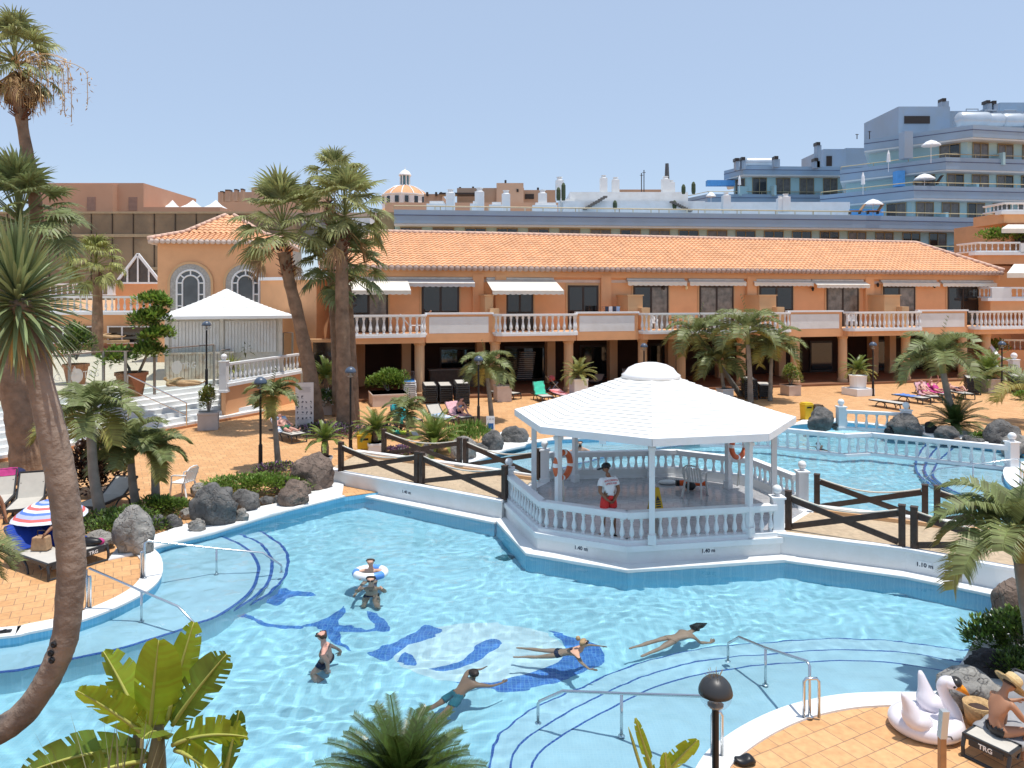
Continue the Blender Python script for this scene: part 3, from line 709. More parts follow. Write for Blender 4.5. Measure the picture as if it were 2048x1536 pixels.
# ================================================================= terrace, steps, left wing
TZ = 1.6
sA, sB = V((P(530, 826, 0).x, P(530, 826, 0).y)), V((P(-40, 930, 0).x, P(-40, 930, 0).y)); sdir = (sB - sA).normalized(); sn = V((sdir.y, -sdir.x))
if sn.y < 0: sn = -sn
sB = sA + sdir * 22
NS = 8; run = 3.1
st = thing('stairs', 'wide flight of white steps up to the cream terrace', 'stairs', (sA.x, sA.y, 0))
for i in range(NS):
    p0 = sA + sn * (run * i / NS); p1 = sA + sn * (run + .3); k = sdir * 22
    zt = TZ * (i + 1) / NS
    ext = sdir * (-.15 * 0)
    MB().prism([p0, p0 + k, p1 + k, p1], 0 if i == 0 else TZ * i / NS - .01, zt - .002 * 0).build('tread', WHITE2 if i % 1 == 0 else WHITE, st, world=True)
mb = MB(); mb.prism([sA - sn * .16, sA - sn * .02, sA - sn * .02 + sdir * 22, sA - sn * .16 + sdir * 22], -.01, .1); mb.build('kerb', mat('terracotta_kerb', (.45, .2, .09), .8, .1), st, world=True)
hr = MB()
pt0 = P(376, 848, .1); 
tA = sA + sn * run; tB = tA + sdir * 22
ter = [V((tA.x, tA.y)), V((tB.x, tB.y)), V((-60, 40)), V((-60, 80)), V((-12, 80)), V((P(590, 745, TZ).x, P(590, 745, TZ).y + 8)), V((P(590, 745, TZ).x, P(590, 745, TZ).y)), V((P(441, 772, TZ).x, P(441, 772, TZ).y))]
MB().prism(ter, -.02, TZ + .002).build('terrace', CREAM, kind='structure')
# flank wall with balustrade beside the steps
w0, w1_ = P(441, 772, TZ), P(592, 745, TZ)
wt = thing('terrace_balustrade', 'white balustrade on low orange wall beside the white steps', 'balustrade', (w0.x, w0.y, 0))
mb = MB(); dv = (w1_ - w0).normalized(); nv = V((dv.y, -dv.x, 0))
mb.prism([w0 + nv * .05, w1_ + nv * .05, w1_ + nv * .3, w0 + nv * .3], 0, TZ - .03); mb.build('wall', ORANGE, wt, world=True)
mb = MB(); mb.prism([w0 + nv * .0, w1_ + nv * .0, w1_ + nv * .42, w0 + nv * .42], TZ - .03, TZ + .12); mb.build('lip', WHITE, wt, world=True)
balustrade(wt, [w0 + nv * .2 + V((0, 0, .12)), w1_ + nv * .2 + V((0, 0, .12))], .98, sp=.36, posts=[w0 + nv * .2 + V((0, 0, -.3))], post_w=.36, post_up=.5, thick=1.0)
# left wing with windows under a roof terrace
LD = 60
lw = thing('terrace_wing', 'low orange wing with dark windows under a white roof balustrade', 'building', (-30, LD, 0))
def LQ(px, py, d=LD): return Q(px, py, d)
x0, x1 = LQ(-700, 600).x, LQ(322, 600).x; zt = LQ(200, 628).z
MB().box(((x0 + x1) / 2, LD + 3, zt / 2), (x1 - x0, 6, zt)).build('wall', ORANGE, lw, world=True)
mb = MB(); mb.box(((x0 + x1) / 2, LD - .25, LQ(0, 695).z), (x1 - x0, .5, .3)); mb.build('ledge', mat('red_ledge', (.40, .14, .10), .8), lw, world=True)
for a, b in ((-20, 50), (95, 203), (218, 300)):
    q = LQ(a, 653), LQ(b, 686); wi = MB().box(((q[0].x + q[1].x) / 2, LD - .06, (q[0].z + q[1].z) / 2), (q[1].x - q[0].x, .1, q[0].z - q[1].z)).build('window', PANE, lw, world=True)
    mb = MB()
    for f in (0, .34 if b > 210 else .31, .66 if b < 210 else 1, 1):
        mb.box((q[0].x + (q[1].x - q[0].x) * f, LD - .13, (q[0].z + q[1].z) / 2), (.13, .06, q[0].z - q[1].z))
    for z in (q[0].z, q[1].z): mb.box(((q[0].x + q[1].x) / 2, LD - .15, z), (q[1].x - q[0].x + .13, .06, .1))
    mb.build('window_frame', PLASTIC_W, wi, world=True)
MB().box(((x0 + x1) / 2, LD - .05, zt + .06), (x1 - x0, .6, .24)).build('lip', WHITE, lw, world=True)
rb = thing('roof_balustrade', 'white balustrade along the roof edge of low orange wing', 'balustrade', (x1 - 3, LD - .05, zt + .18))
balustrade(rb, [V((x1 - .1, LD - .05, zt + .18)), V((LQ(80, 0).x, LD - .05, zt + .18))], LQ(0, 592).z - zt - .18, sp=.48, thick=1.1, mesh=BALU_LOW, rail_w=.3, rail_h=.14)
uw = thing('upper_terrace_wall', 'orange upper terrace wall with glazed white triangular gable', 'wall', (LQ(270, 600, 64).x, 64, 0))
q0, q1 = LQ(230, 567, 64), LQ(330, 600, 64)
MB().box(((q0.x + q1.x) / 2, 64.3, (q0.z + zt) / 2), (q1.x - q0.x, .5, q0.z - zt)).build('wall', ORANGE, uw, world=True)
g = [LQ(232, 566, 64), LQ(322, 566, 64), LQ(276, 508, 64)]
mb = MB(); mb.add([p + V((0, .1, 0)) for p in g], [(0, 1, 2)]); gp = mb.build('gable_glass', mat('brown_glass', (.10, .075, .06), .1, .2), uw, world=True)
mb = MB(); mb.beam(g[0], g[2], .16, .22); mb.beam(g[1], g[2], .16, .22); mb.beam(g[0], g[1], .16, .16)
for f in (255, 276, 298):
    zt2 = 508 + abs(f - 276) / 45 * 58; mb.beam(LQ(f, 566, 64), LQ(f, zt2, 64), .12, .12)
mb.build('gable_frame', PLASTIC_W, uw, world=True)
ub = thing('upper_balustrade', 'short white balustrade with square posts beside the glazed triangular gable', 'balustrade', (LQ(200, 0, 63).x, 63, LQ(0, 590, 63).z))
balustrade(ub, [LQ(222, 591, 63), LQ(60, 591, 63)], LQ(0, 567, 63).z - LQ(0, 591, 63).z, sp=.46, thick=1.1, mesh=BALU_LOW, posts=[LQ(223, 591, 63)], ball=False, rail_w=.3, post_w=.45)
# ---- glazed block with pink storeys behind
PINK = mat('pink_render', (.52, .30, .20), .9, .06, .4)
gb = thing('glass_building', 'long brown glass fronted block with pink upper storey and louvred openings', 'building', Q(200, 590, 78) * V((1, 1, 0)))
def gbox(name, px0, px1, py0, py1, d, dep, m, par=None):
    a, b = Q(px0, py0, d), Q(px1, py1, d)
    return MB().box(((a.x + b.x) / 2, d + dep / 2, (a.z + b.z) / 2), (b.x - a.x, dep, a.z - b.z)).build(name, m, par or gb, world=True)
BG = mat('bronze_glass', (.27, .19, .11), .12, .45, .12, spec=.35, stain=(.05, .04, .03), sscale=.15, samt=.8)
gbox('glazing', -300, 560, 424, 600, 78, 8, BG)
for k, y in enumerate((423, 468, 534)): gbox('spandrel', -300, 560, y, y + (4 if k == 0 else 6), 77.8, .15, mat('spandrel', (.35, .27, .17), .6))
mb = MB()
for px in range(-280, 560, 42): 
    q = Q(px, 427, 77.9); mb.box((q.x, 77.93, q.z - 4), (.07, .06, 8))
mb.build('mullion', BROWN, gb, world=True)
gbox('upper_storey', 60, 287, 366, 423, 84, 14, PINK); gbox('upper_storey', 130, 225, 368, 423, 83, 1.1, PINK)
gbox('parapet', 287, 440, 414, 424, 84, 12, PINK)
for a in (174, 257):
    l = gbox('louvre', a, a + 17, 394, 421, 82.95 if a < 200 else 83.95, .06, mat('louvre', (.30, .18, .14), .8))
for px, w_ in ((296, 28), (345, 34), (386, 46), (432, 44)):
    q = Q(px, 416, 90); r = w_ / 2 * 90 / F; um = thing('roof_parasol', {296: 'white pyramid parasol beside the pink storey', 345: 'white pyramid parasol on the roof, narrower of the middle two', 386: 'wide white pyramid parasol in the middle of the roof row', 432: 'white pyramid parasol just above the pavilion roof peak'}[px], 'parasol', (q.x, 90, q.z - 2), 0, 'white parasols on the pink roof')
    MB().lathe([(r * 1.1, 2.0), (r * .55, 2.35), (.02, 2.95)], n=4, a0=PI / 4).build('canopy', PLASTIC_W, um); MB().tube([(0, 0, 0), (0, 0, 2.4)], .05, 6).build('pole', PLASTIC_W, um)
# ================================================================= terraced blue hotel
BFAS = mat('blue_fascia', (.285, .385, .49), .8, .08, .5, stain=(.20, .33, .52), sscale=.5, samt=.35)
BAQ = mat('aqua_render', (.40, .60, .64), .8, .05, .3)
BGREY = mat('blue_grey_render', (.32, .39, .47), .8, .06, .3, stain=(.22, .36, .6), sscale=.3, samt=.3)
BSOF = mat('pale_blue_soffit', (.66, .72, .74), .8, .03); BRT = mat('bright_blue', (.10, .33, .68), .7, .08)
BRASS = mat('tan_rail', (.42, .36, .22), .5, .1)
bh = thing('blue_hotel', 'large pale blue hotel stepping up in terraced storeys behind tiled roof', 'building', (30, 80, 0))
def edge(px, d): return V(((px - HX) / F * d, d))
WINM = []
for k, (c1_, c2_) in enumerate(((CURT, CURT), (CURT, PANE), (PANE, CURT), (PANE, PANE), (CURT, CURT))):
    mb = MB()
    mb.box((-.62, .02, 1.2), (1.16, .04, 2.36)); 
    for f in mb.f: pass
    mb.mi = [0] * len(mb.f); mb.cur = 1; mb.box((.62, .02, 1.2), (1.16, .04, 2.36)); mb.cur = 2
    for x in (-1.24, 0, 1.24): mb.box((x, -.02, 1.2), (.09, .07, 2.4))
    mb.box((0, -.02, 2.42), (2.57, .07, .09))
    o = mb.build('balcony_window', [mat('curtained_glass', (.13, .12, .11), .15, .3, 2, spec=.6) if c1_ is CURT else PANE, mat('curtained_glass', (.13, .12, .11), .15, .3, 2, spec=.6) if c2_ is CURT else PANE, mat('ochre_frame', (.30, .25, .15), .6)])
    WINM.append(o.data); bpy.data.objects.remove(o)
def storey(ztop, pts, dep, fas_h=1.25, win_h=2.45, setback=1.6, win=True, sp=2.85, skip=()):
    """slab edge with fascia along plan points, recessed aqua wall with glazed doors under it, tan rail above"""
    rec = lambda p, e: V((p.x * (p.y + e) / p.y + e * .05, p.y + e))
    back = [rec(p, dep) for p in pts][::-1]
    MB().prism(pts + back, ztop - fas_h, ztop).build('slab', BFAS, bh, world=True)
    ins = [V((p.x, p.y)) for p in offset(pts, .12)]; bk2 = [rec(p, dep - .5) for p in ins][::-1]
    MB().prism(ins + bk2, ztop - fas_h - .16, ztop - fas_h - .003).build('soffit', BSOF, bh, world=True)
    MB().strip(pts, (-.03, .0), ztop - .52, ztop - .44).build('fascia_groove', mat('groove', (.10, .12, .20), .8), bh, world=True)
    wl_ = [V((p.x, p.y)) for p in offset(pts, setback)]
    bk3 = [rec(p, dep - 3) for p in wl_][::-1]
    zb = ztop - fas_h - .16
    MB().prism(wl_ + bk3, zb - win_h - .8, zb - .004).build('wall', BAQ, bh, world=True)
    if win:
        for i in range(len(wl_) - 1):
            a, b = wl_[i], wl_[i + 1]; L_ = (b - a).length; n = int(L_ / sp); d = (b - a).normalized(); rz = math.atan2(d.y, d.x); nn = V((d.y, -d.x))
            for j in range(n):
                if i in skip and (j < n * .45 or j % 2): continue
                p = a + d * ((j + .5) * L_ / n) + nn * .05
                inst(random.choice(WINM), 'balcony_window', bh, V((p.x, p.y, zb - 2.5)) - bh.location, rz, (.78, 1, 1))
                if j % 3 == 0 and i not in skip:
                    q = a + d * ((j + 1.0) * L_ / n) + nn * .75; mb = MB(); mb.box((q.x, q.y, zb - win_h + .55), (.3, 1.4, 1.3), rz); mb.build('divider', BAQ, bh, world=True)
def rail_on(pts, z):
    mb = MB(); l = offset(pts, .25)
    for i in range(len(l) - 1):
        a, b = l[i], l[i + 1]; mb.tube([V((a.x, a.y, z + .38)), V((b.x, b.y, z + .38))], .05, 5)
        n = int((b - a).length / 3.5)
        for j in range(n + 1): p = a.lerp(b, j / max(n, 1)); mb.tube([V((p.x, p.y, z)), V((p.x, p.y, z + .38))], .04, 5)
    mb.build('roof_rail', BRASS, bh, world=True)
L0 = [edge(788, 68), edge(1240, 70.3), edge(1705, 72.7), edge(2030, 76), edge(2300, 79)]
L1 = [edge(1640, 84), edge(1828, 76.4), edge(2300, 80)]
L2 = [edge(1680, 86.5), edge(1892, 78.3), edge(2300, 82)]
L3 = [edge(1728, 85.5), edge(1946, 78), edge(2300, 83)]
for z, l in ((13.75, L0), (17.15, L1), (20.4, L2), (23.7, L3)):
    storey(z, l, 24 if l is L0 else 14, skip=(0,) if l is not L0 else ())
    if l is not L3: rail_on(l, z)
storey(10.45, [edge(1850, 74), edge(2030, 75.5), edge(2300, 79)], 5)
rail_on([edge(1850, 74), edge(2030, 75.5)], 10.45)
# middle wing further back
M1 = [edge(1448, 104), edge(1486, 100), edge(1790, 101)]; M0 = [edge(1370, 106), edge(1415, 101), edge(1790, 102)]
storey(23.2, M1, 10, fas_h=1.1); storey(19.6, M0, 10, fas_h=1.1); rail_on(M0, 19.6)
def bb(name, px0, px1, py0, py1, d, dep, m, par=bh, world=True):
    a, b = Q(px0, py0, d), Q(px1, py1, d)
    return MB().box(((a.x + b.x) / 2, d + dep / 2, (a.z + b.z) / 2), (b.x - a.x, dep, a.z - b.z)).build(name, m, par, world=world)
bb('plant_room', 1797, 1900, 213, 285, 92, 9, BGREY); bb('plant_room', 1880, 2200, 222, 260, 100, 8, BGREY); bb('plant_room', 2000, 2300, 205, 240, 104, 8, BFAS)
bb('louvre', 1809, 1860, 232, 247, 91.9, .06, BROWN)
bb('plant_room', 1647, 1692, 298, 335, 105, 8, BGREY); bb('plant_room', 1692, 1745, 296, 340, 108, 8, BGREY); bb('louvre', 1653, 1664, 312, 332, 104.9, .06, BROWN)
bb('pier', 1809, 1826, 262, 316, 80.5, 1.2, BGREY)
for a, b, c, d_ in ((1634, 1643, 290, 335), (1884, 1898, 202, 228), (1975, 1984, 206, 222), (1988, 1996, 207, 222), (1629, 1640, 322, 336), (1472, 1479, 322, 340), (1484, 1492, 320, 338), (1549, 1560, 318, 334)):
    o = bb('flue', a, b, c, d_, 99, 1, BGREY); q = Q((a + b) / 2, c, 98.6); MB().box((q.x, 99.4, q.z + .25), (.5, 1.1, .4)).build('cowl', BROWN, o, world=True)
bb('blue_chimney', 1795, 1810, 341, 372, 81, 1, BRT); bb('blue_wall', 1415, 1470, 360, 371, 103, 1, BRT); bb('blue_wall', 1702, 1767, 418, 431, 75, .4, BRT); bb('blue_wall', 1672, 1684, 392, 402, 84, .4, BRT)
for k, (px, py, r_, ln) in enumerate(((1946, 241, 1.0, 3.4), (1983, 243, .95, 2.2), (2022, 243, .95, 2.2), (2062, 243, .95, 2.2))):
    q = Q(px, py, 88); mb = MB()
    mb.lathe([(.01, -ln / 2 - .5), (r_ * .6, -ln / 2 - .3), (r_ * .93, -ln / 2), (r_, -ln / 2 + .3), (r_, ln / 2 - .3), (r_ * .93, ln / 2), (r_ * .6, ln / 2 + .3), (.01, ln / 2 + .5)], q, 16, m=Matrix.Rotation(R(90), 3, 'Y'))
    tk = thing('water_tank', ['silver water tank on the blue roof, longest of its row', 'silver water tank standing second in the rooftop row', 'silver rooftop water tank third in its row', 'silver rooftop water tank cut by the edge of the picture'][k], 'tank', q, 0, 'silver tanks on the blue roof')
    mb.build('tank_shell', mat('tank_metal', (.50, .54, .58), .35, .1, .5, metal=.5), tk, world=True, smooth=True)
    mb = MB(); mb.tube([q + V((-.8, 0, r_)), q + V((-.8, 0, r_ + .35)), q + V((.6, 0, r_ + .35)), q + V((.6, 0, r_))], .07, 6); mb.box(q + V((0, 0, -r_ - .1)), (2, 1.2, .5)); mb.build('pipe', BGREY, tk, world=True)
q = Q(1505, 325, 103); tk = thing('water_tank', 'long pale cylinder tank lying on the middle blue roof', 'tank', q)
mb = MB(); mb.lathe([(.01, -2.4), (.55, -2.2), (.62, -1.9), (.62, 1.9), (.55, 2.2), (.01, 2.4)], q + V((1.2, 0, 0)), 14, m=Matrix.Rotation(R(90), 3, 'Y')); mb.build('tank_shell', MATS['tank_metal'], tk, world=True, smooth=True)
mb = MB(); mb.box(q + V((1.2, 0, -.7)), (3, .9, .5)); mb.build('cradle', BGREY, tk, world=True)
def parasol(lbl, px, py, wpx, d, grp='open white parasols on the blue terraces', closed=False, h=2.4):
    q = Q(px, py, d); r = wpx / 2 * d / F
    u = thing('terrace_parasol', lbl, 'parasol', (q.x, d, q.z - h), 0, grp)
    if closed: MB().lathe([(.22, h * .45), (.16, h * .8), (.02, h)], n=8).build('canopy', PLASTIC_W, u)
    else: MB().lathe([(r, h - .62), (r * .97, h - .5), (r * .5, h - .16), (.03, h)], n=10).build('canopy', PLASTIC_W, u)
    MB().tube([(0, 0, 0), (0, 0, h - .05)], .035, 6).build('pole', PLASTIC_W, u)
parasol('open white parasol on the highest blue terrace', 1862, 280, 36, 78); parasol('open white parasol beside the bright blue chimney', 1849, 347, 39, 77.5)
parasol('open white parasol above two tan loungers on lowest terrace', 1746, 398, 38, 73.5); parasol('small white parasol on blue terrace by the white chimney', 1422, 384, 20, 98)
parasol('closed white parasol standing on the middle blue terrace', 1726, 344, 8, 80, closed=True); parasol('closed white parasol at left end of middle wing', 1479, 350, 8, 99, closed=True); parasol('closed tall white parasol on upper blue terrace', 1777, 300, 14, 82, closed=True)
# white roof garden on top of the long block
wr = thing('roof_house', 'white rooftop house with dark outside stair on long blue block', 'building', Q(1250, 430, 76))
bb('wall', 1140, 1376, 384, 424, 78, 6, WHITE2, wr); bb('wall', 1126, 1410, 402, 428, 76, 1.5, WHITE2, wr); bb('wall', 1400, 1700, 404, 430, 77, 1, WHITE2, wr); bb('wall', 1120, 1150, 398, 425, 77, 3, WHITE2, wr)
mb = MB()
for i in range(9): q = Q(1170 + i * 5, 418 - i * 3.0, 75.7); mb.box(q, (.42, .6, .16))
mb.build('outside_stair', mat('stair_dark', (.16, .14, .12), .8), wr, world=True)
mb = MB()
for i in range(9): q = Q(1344 + i * 4.5, 404 + i * 2.2, 75.7); mb.box(q, (.4, .5, .14))
mb.build('outside_stair', MATS['stair_dark'], wr, world=True)
mb = MB()
for i in range(24): p = edge(870 + i * 36, 69.5 + i * .2); mb.box((p.x, p.y, 13.95), (.12, .12, .5)); 
for i in range(23):
    a, b = edge(870 + i * 36, 69.5 + i * .2), edge(906 + i * 36, 69.7 + i * .2); mb.beam(V((a.x, a.y, 14.2)), V((b.x, b.y, 14.2)), .06, .07)
mb.build('parapet_rail', mat('cream_rail', (.62, .58, .46), .6), wr, world=True)
CH = [(901, 379, 424, 17, 'beside the tiled dome roofs'), (959, 376, 426, 18, 'wider of the two left of the brown flats'), (1012, 381, 428, 17, 'in front of the brown flats'), (1085, 380, 425, 17, 'behind low white units'), (1119, 354, 400, 16, 'tall one next to two cacti'), (1207, 351, 386, 14, 'taller one over the white stair'), (1231, 355, 386, 14, 'shorter one over the white stair'), (1331, 353, 388, 15, 'tallest with grey mast behind'), (1343, 361, 388, 12, 'thinner one touching the mast chimney'), (1452, 385, 424, 15, 'beside small open parasol'), (1571, 388, 424, 15, 'in front of the blue balconies'), (1560, 392, 424, 12, 'with rounded cap among blue balconies')]
for px, y0, y1, w_, lb in CH:
    d = 74.5 if y1 > 400 else 79; q0, q1 = Q(px, y0, d), Q(px, y1, d); h = q0.z - q1.z; r = w_ / 2 * d / F
    c = thing('roof_chimney', 'white rooftop chimney ' + lb, 'chimney', q1, 0, 'white chimneys on the blue block')
    MB().box((0, 0, h * .42), (r * 2, r * 2, h * .84)).build('shaft', WHITE2, c)
    MB().lathe([(r * .98, h * .84), (r * .6, h * .9), (r * .6, h * .97), (r * .8, h * .98), (r * .8, h)], n=10).build('cap', WHITE2, c)
for k, (a, b, y0, y1) in enumerate(((853, 890, 402, 420), (940, 952, 402, 424), (978, 1005, 404, 424), (1065, 1115, 405, 428))):
    u = bb('roof_unit', a, b, y0 + 5, y1, 73.5, 2, WHITE2, None, False); o = bb('roof_unit_lid', a + 6, b - 3, y0, y0 + 5, 73.8, 1.4, WHITE2, None, False)
    pt = thing('roof_unit', ['stepped white roof housing left of the first chimney', 'small white roof block between two chimneys', 'white roof block with domed top right of second chimney', 'long low white roof block by cactus chimney'][k], 'roof vent', (0, 73, 10), 0, 'white housings on the blue block')
    for z in (u, o): z.parent = pt; z.location = (0, -73, -10)
    u.name = 'housing'; o.name = 'lid'
CACT = mat('cactus', (.06, .08, .04), .8, .2)
for k, (px, y0, y1) in enumerate(((1117, 374, 399), (1127, 365, 399), (1367, 368, 386), (1387, 363, 386), (1230, 400, 416), (1349, 400, 416))):
    q0, q1 = Q(px, y0, 76), Q(px, y1 + 2, 76); o = MB().lathe([(.16, 0), (.22, .3), (.21, q0.z - q1.z - .3), (.12, q0.z - q1.z - .08), (.01, q0.z - q1.z)], n=10).build('cactus', CACT)
    o.location = q1; tag(o, ['shorter columnar cactus beside white chimney', 'taller columnar cactus beside white chimney', 'columnar cactus left of the blue roof edge', 'columnar cactus nearest the bright blue wall', 'small cactus against white wall below stair', 'small cactus beneath the right outside stair'][k], 'cactus', 'columnar cacti on the roof garden')
q = Q(1334, 390, 130); ms = thing('tall_mast', 'tapered dark grey chimney mast behind the white rooftop chimneys', 'mast', q)
MB().tube([(0, 0, 0), (0, 0, Q(1334, 327, 130).z - q.z)], [.55, .3], 8).build('shaft', mat('mast_grey', (.10, .11, .12), .7), ms)
for k, (px, y0) in enumerate(((1283, 346), (1288, 340), (1714, 268), (1739, 262))):
    q0, q1 = Q(px, y0, 80), Q(px, 392 if px < 1500 else 278, 80); an = thing('antenna', ['thin antenna left of its taller twin on white roof', 'thin taller antenna on the white roof', 'thin antenna behind the upper blue terrace', 'short lightning mast at corner of top blue roof'][k], 'antenna', q1)
    MB().tube([(0, 0, 0), (0, 0, q0.z - q1.z)], .05, 5).build('rod', BROWN, an); MB().box((0, 0, (q0.z - q1.z) * .9), (.35, .05, .05)).build('crossbar', BROWN, an)
# ---- far town
TAN = mat('tan_render', (.46, .32, .23), .9, .08, .2); TAN2 = mat('light_tan_render', (.52, .37, .27), .9, .08, .2)
ft = thing('apartment_block', 'stepped tan apartment block with roof flues behind white chimneys', 'building', Q(1000, 420, 170))
for a, b, c, d_, dd_, m_ in ((770, 1120, 405, 440, 150, TAN2), (914, 1048, 376, 425, 160, TAN), (993, 1047, 366, 425, 158, TAN2), (1048, 1112, 380, 425, 164, TAN), (1238, 1330, 379, 400, 170, TAN), (848, 884, 388, 410, 166, TAN)): bb('wall', a, b, c, d_, dd_, 10, m_, ft)
bb('window', 1050, 1068, 388, 398, 163.8, .1, BROWN, ft); bb('window', 1033, 1037, 378, 384, 157.8, .1, BROWN, ft); mb = MB(); q = Q(922, 389, 158); mb.box(q, (9, 3, .4)); mb.build('canopy', BROWN, ft, world=True)
for a, y in ((918, 375), (944, 374), (1009, 361), (1074, 376), (870, 385), (880, 385), (852, 385)): bb('flue', a, a + 4, y - 1, y + 6, 165, 1, BROWN, ft)
fb = thing('brown_block', 'brown flat block with row of square flues behind the fan palms', 'building', Q(500, 400, 160))
for a, b, c, d_, dd_ in ((436, 640, 384, 420, 168), (503, 640, 376, 418, 160), (430, 640, 404, 430, 156)): bb('wall', a, b, c, d_, dd_, 10, TAN, fb)
for a, y, w_ in ((450, 381, 10), (468, 380, 6), (481, 379, 5), (440, 384, 6), (560, 360, 9)): bb('flue', a, a + w_, y, y + 22, 159, 1.4, TAN, fb); bb('flue_cap', a, a + w_, y - 2, y, 158.9, 1.5, BROWN, fb)
tn = thing('town_house', 'cluster of pale low houses seen between the palm trunks', 'building', Q(680, 450, 95))
bb('wall', 500, 780, 425, 470, 96, 6, TAN2, tn); bb('wall', 690, 740, 436, 465, 92, 3, WHITE2, tn); bb('wall', 560, 660, 440, 480, 91, 3, mat('grey_wall', (.25, .24, .22), .8), tn); bb('side_wall', 757, 788, 424, 470, 71, 6, mat('ochre_wall', (.30, .24, .13), .8), tn)
for a in (700, 716, 732): bb('window', a, a + 7, 446, 456, 91.9, .1, BROWN, tn)
dq = Q(810, 396, 190); dm = thing('domed_church', 'white church with ribbed orange dome and glazed lantern', 'church', dq)
r = 46 * 190 / F; k_ = 190 / F
MB().lathe([(r, -3), (r, .2), (r * 1.04, .3), (r * 1.04, .6)], n=12).build('drum', PLASTIC_W, dm)
MB().lathe([(r * .98, .6), (r * .82, 1.5), (r * .5, 2.6), (r * .22, 3.1), (r * .2, 3.2)], n=12).build('dome', mat('dome_tile', (.62, .33, .17), .8), dm)
mb = MB()
for j in range(12):
    a = 2 * PI * j / 12; mb.tube([(r * c_ * math.cos(a), r * c_ * math.sin(a), z) for c_, z in ((.99, .65), (.83, 1.55), (.51, 2.65), (.22, 3.15))], .13, 5)
mb.build('dome_rib', PLASTIC_W, dm)
for j in range(6):
    a = -PI / 2 + (j - 2.5) * .42; x, y = r * 1.0 * math.cos(a), r * 1.0 * math.sin(a)
    MB().box((x, y, -.9), (.9, .3, 1.6), a + PI / 2).build('window', PANE, dm)
MB().lathe([(1.15, 3.1), (1.15, 5.6)], n=8).build('lantern', mat('lantern_glass', (.10, .22, .26), .2), dm)
mb = MB()
for j in range(8): a = 2 * PI * (j + .5) / 8; mb.tube([(1.2 * math.cos(a), 1.2 * math.sin(a), 3.1), (1.2 * math.cos(a), 1.2 * math.sin(a), 5.6)], .17, 5)
mb.lathe([(1.6, 5.6), (1.6, 5.9), (1.35, 6.3), (.9, 6.8), (.3, 7.1), (.12, 7.2), (.05, 7.9)], n=12); mb.build('cupola', PLASTIC_W, dm)

# ================================================================= side building at the right edge
rbld = thing('terraced_building', 'orange building with stacked balconies, cream awnings and white balustrades at far side', 'building', Q(2040, 600, 60) * V((1, 1, 0)))
def rbx(name, px0, px1, py0, py1, d, dep, m, par=None): return bb(name, px0, px1, py0, py1, d, dep, m, par or rbld)
rbx('wall', 2022, 2500, 440, 760, 62, 8, ORANGE)
rbx('wall', 1985, 2500, 545, 610, 58, 4, SAND); rbx('dark_opening', 2036, 2500, 455, 484, 61.5, .4, BROWN)
for a, y0, y1, y2, d in ((2008, 405, 426, 446, 60), (1955, 484, 508, 528, 58), (1981, 574, 600, 625, 55)):
    sl = rbx('balcony', a, 2500, y1 - 1, y2, d, 4, ORANGE); rbx('balcony_lip', a - 5, 2500, y1 - 4, y1 + 2, d - .3, .8, WHITE, sl)
    z0 = Q(a, y1 - 4, d).z; h = Q(a, y0, d).z - z0
    e = 2038 if a == 1955 else 2110
    balustrade(sl, [V((Q(a, 0, d).x, d + 2.5, z0)), V((Q(a, 0, d).x, d, z0)), V((Q(e, 0, d).x, d, z0))], h, sp=.42, mesh=BALU_LOW, thick=1.1, rail_w=.3)
rbx('balcony_panel', 2042, 2300, 486, 506, 57.7, .2, WHITE2); rbx('balcony_panel', 1984, 2022, 576, 597, 54.7, .2, WHITE2)
for a, y0, y1, d in ((2003, 448, 457, 60), (2014, 528, 546, 56.5)):
    q0, q1 = Q(a, y0, d), Q(2300, y1, d - 2); mb = MB(); A0, A1 = Q(a + 14, y0, d), Q(2300, y0, d); B0, B1 = Q(a, y1, d - 2), Q(2300, y1, d - 2)
    mb.add([A0, A1, B1, B0, A0 - V((0, 0, .06)), A1 - V((0, 0, .06)), B1 - V((0, 0, .06)), B0 - V((0, 0, .06))], [(0, 1, 2, 3), (7, 6, 5, 4), (0, 3, 7, 4)]); mb.quad(B0, B1, B1 - V((0, 0, .35)), B0 - V((0, 0, .35))); mb.build('awning', AWN, rbld, world=True)
# garden stair and low balustrades beneath it
gs = thing('garden_stair', 'terracotta garden stair with sloping white balustrade beyond the arcade end', 'stairs', Q(1955, 700, 58) * V((1, 1, 0)))
for i in range(9):
    a, b = Q(1942 + i * .5, 716 - i * 6, 57 + i * .3), Q(1968, 716 - i * 6, 57 + i * .3); MB().box(((a.x + b.x) / 2, a.y + .5, a.z / 2), (b.x - a.x + .6, 1, a.z)).build('tread', TERRA, gs, world=True)
balustrade(gs, [Q(1968, 712, 56.8), Q(1942, 678, 60)], .9, sp=.4, mesh=BALU_LOW)
gb2 = thing('garden_balustrade', 'white balustrade descending to square ball post behind the lamp', 'balustrade', Q(2000, 740, 55) * V((1, 1, 0)))
balustrade(gb2, [Q(1978, 715, 54), Q(1995, 738, 52.5), Q(2026, 752, 52)], 1.0, sp=.4, mesh=BALU_LOW, posts=[Q(2028, 752, 52)], post_w=.5)
rbx('retaining_wall', 1990, 2400, 700, 780, 56, 3, ORANGE)
gb3 = thing('garden_balustrade', 'white balustrade on upper orange garden wall behind lamp post', 'balustrade', Q(2020, 700, 57))
balustrade(gb3, [Q(2000, 703, 56.4), Q(2150, 706, 56.4)], .95, sp=.42, mesh=BALU_LOW)

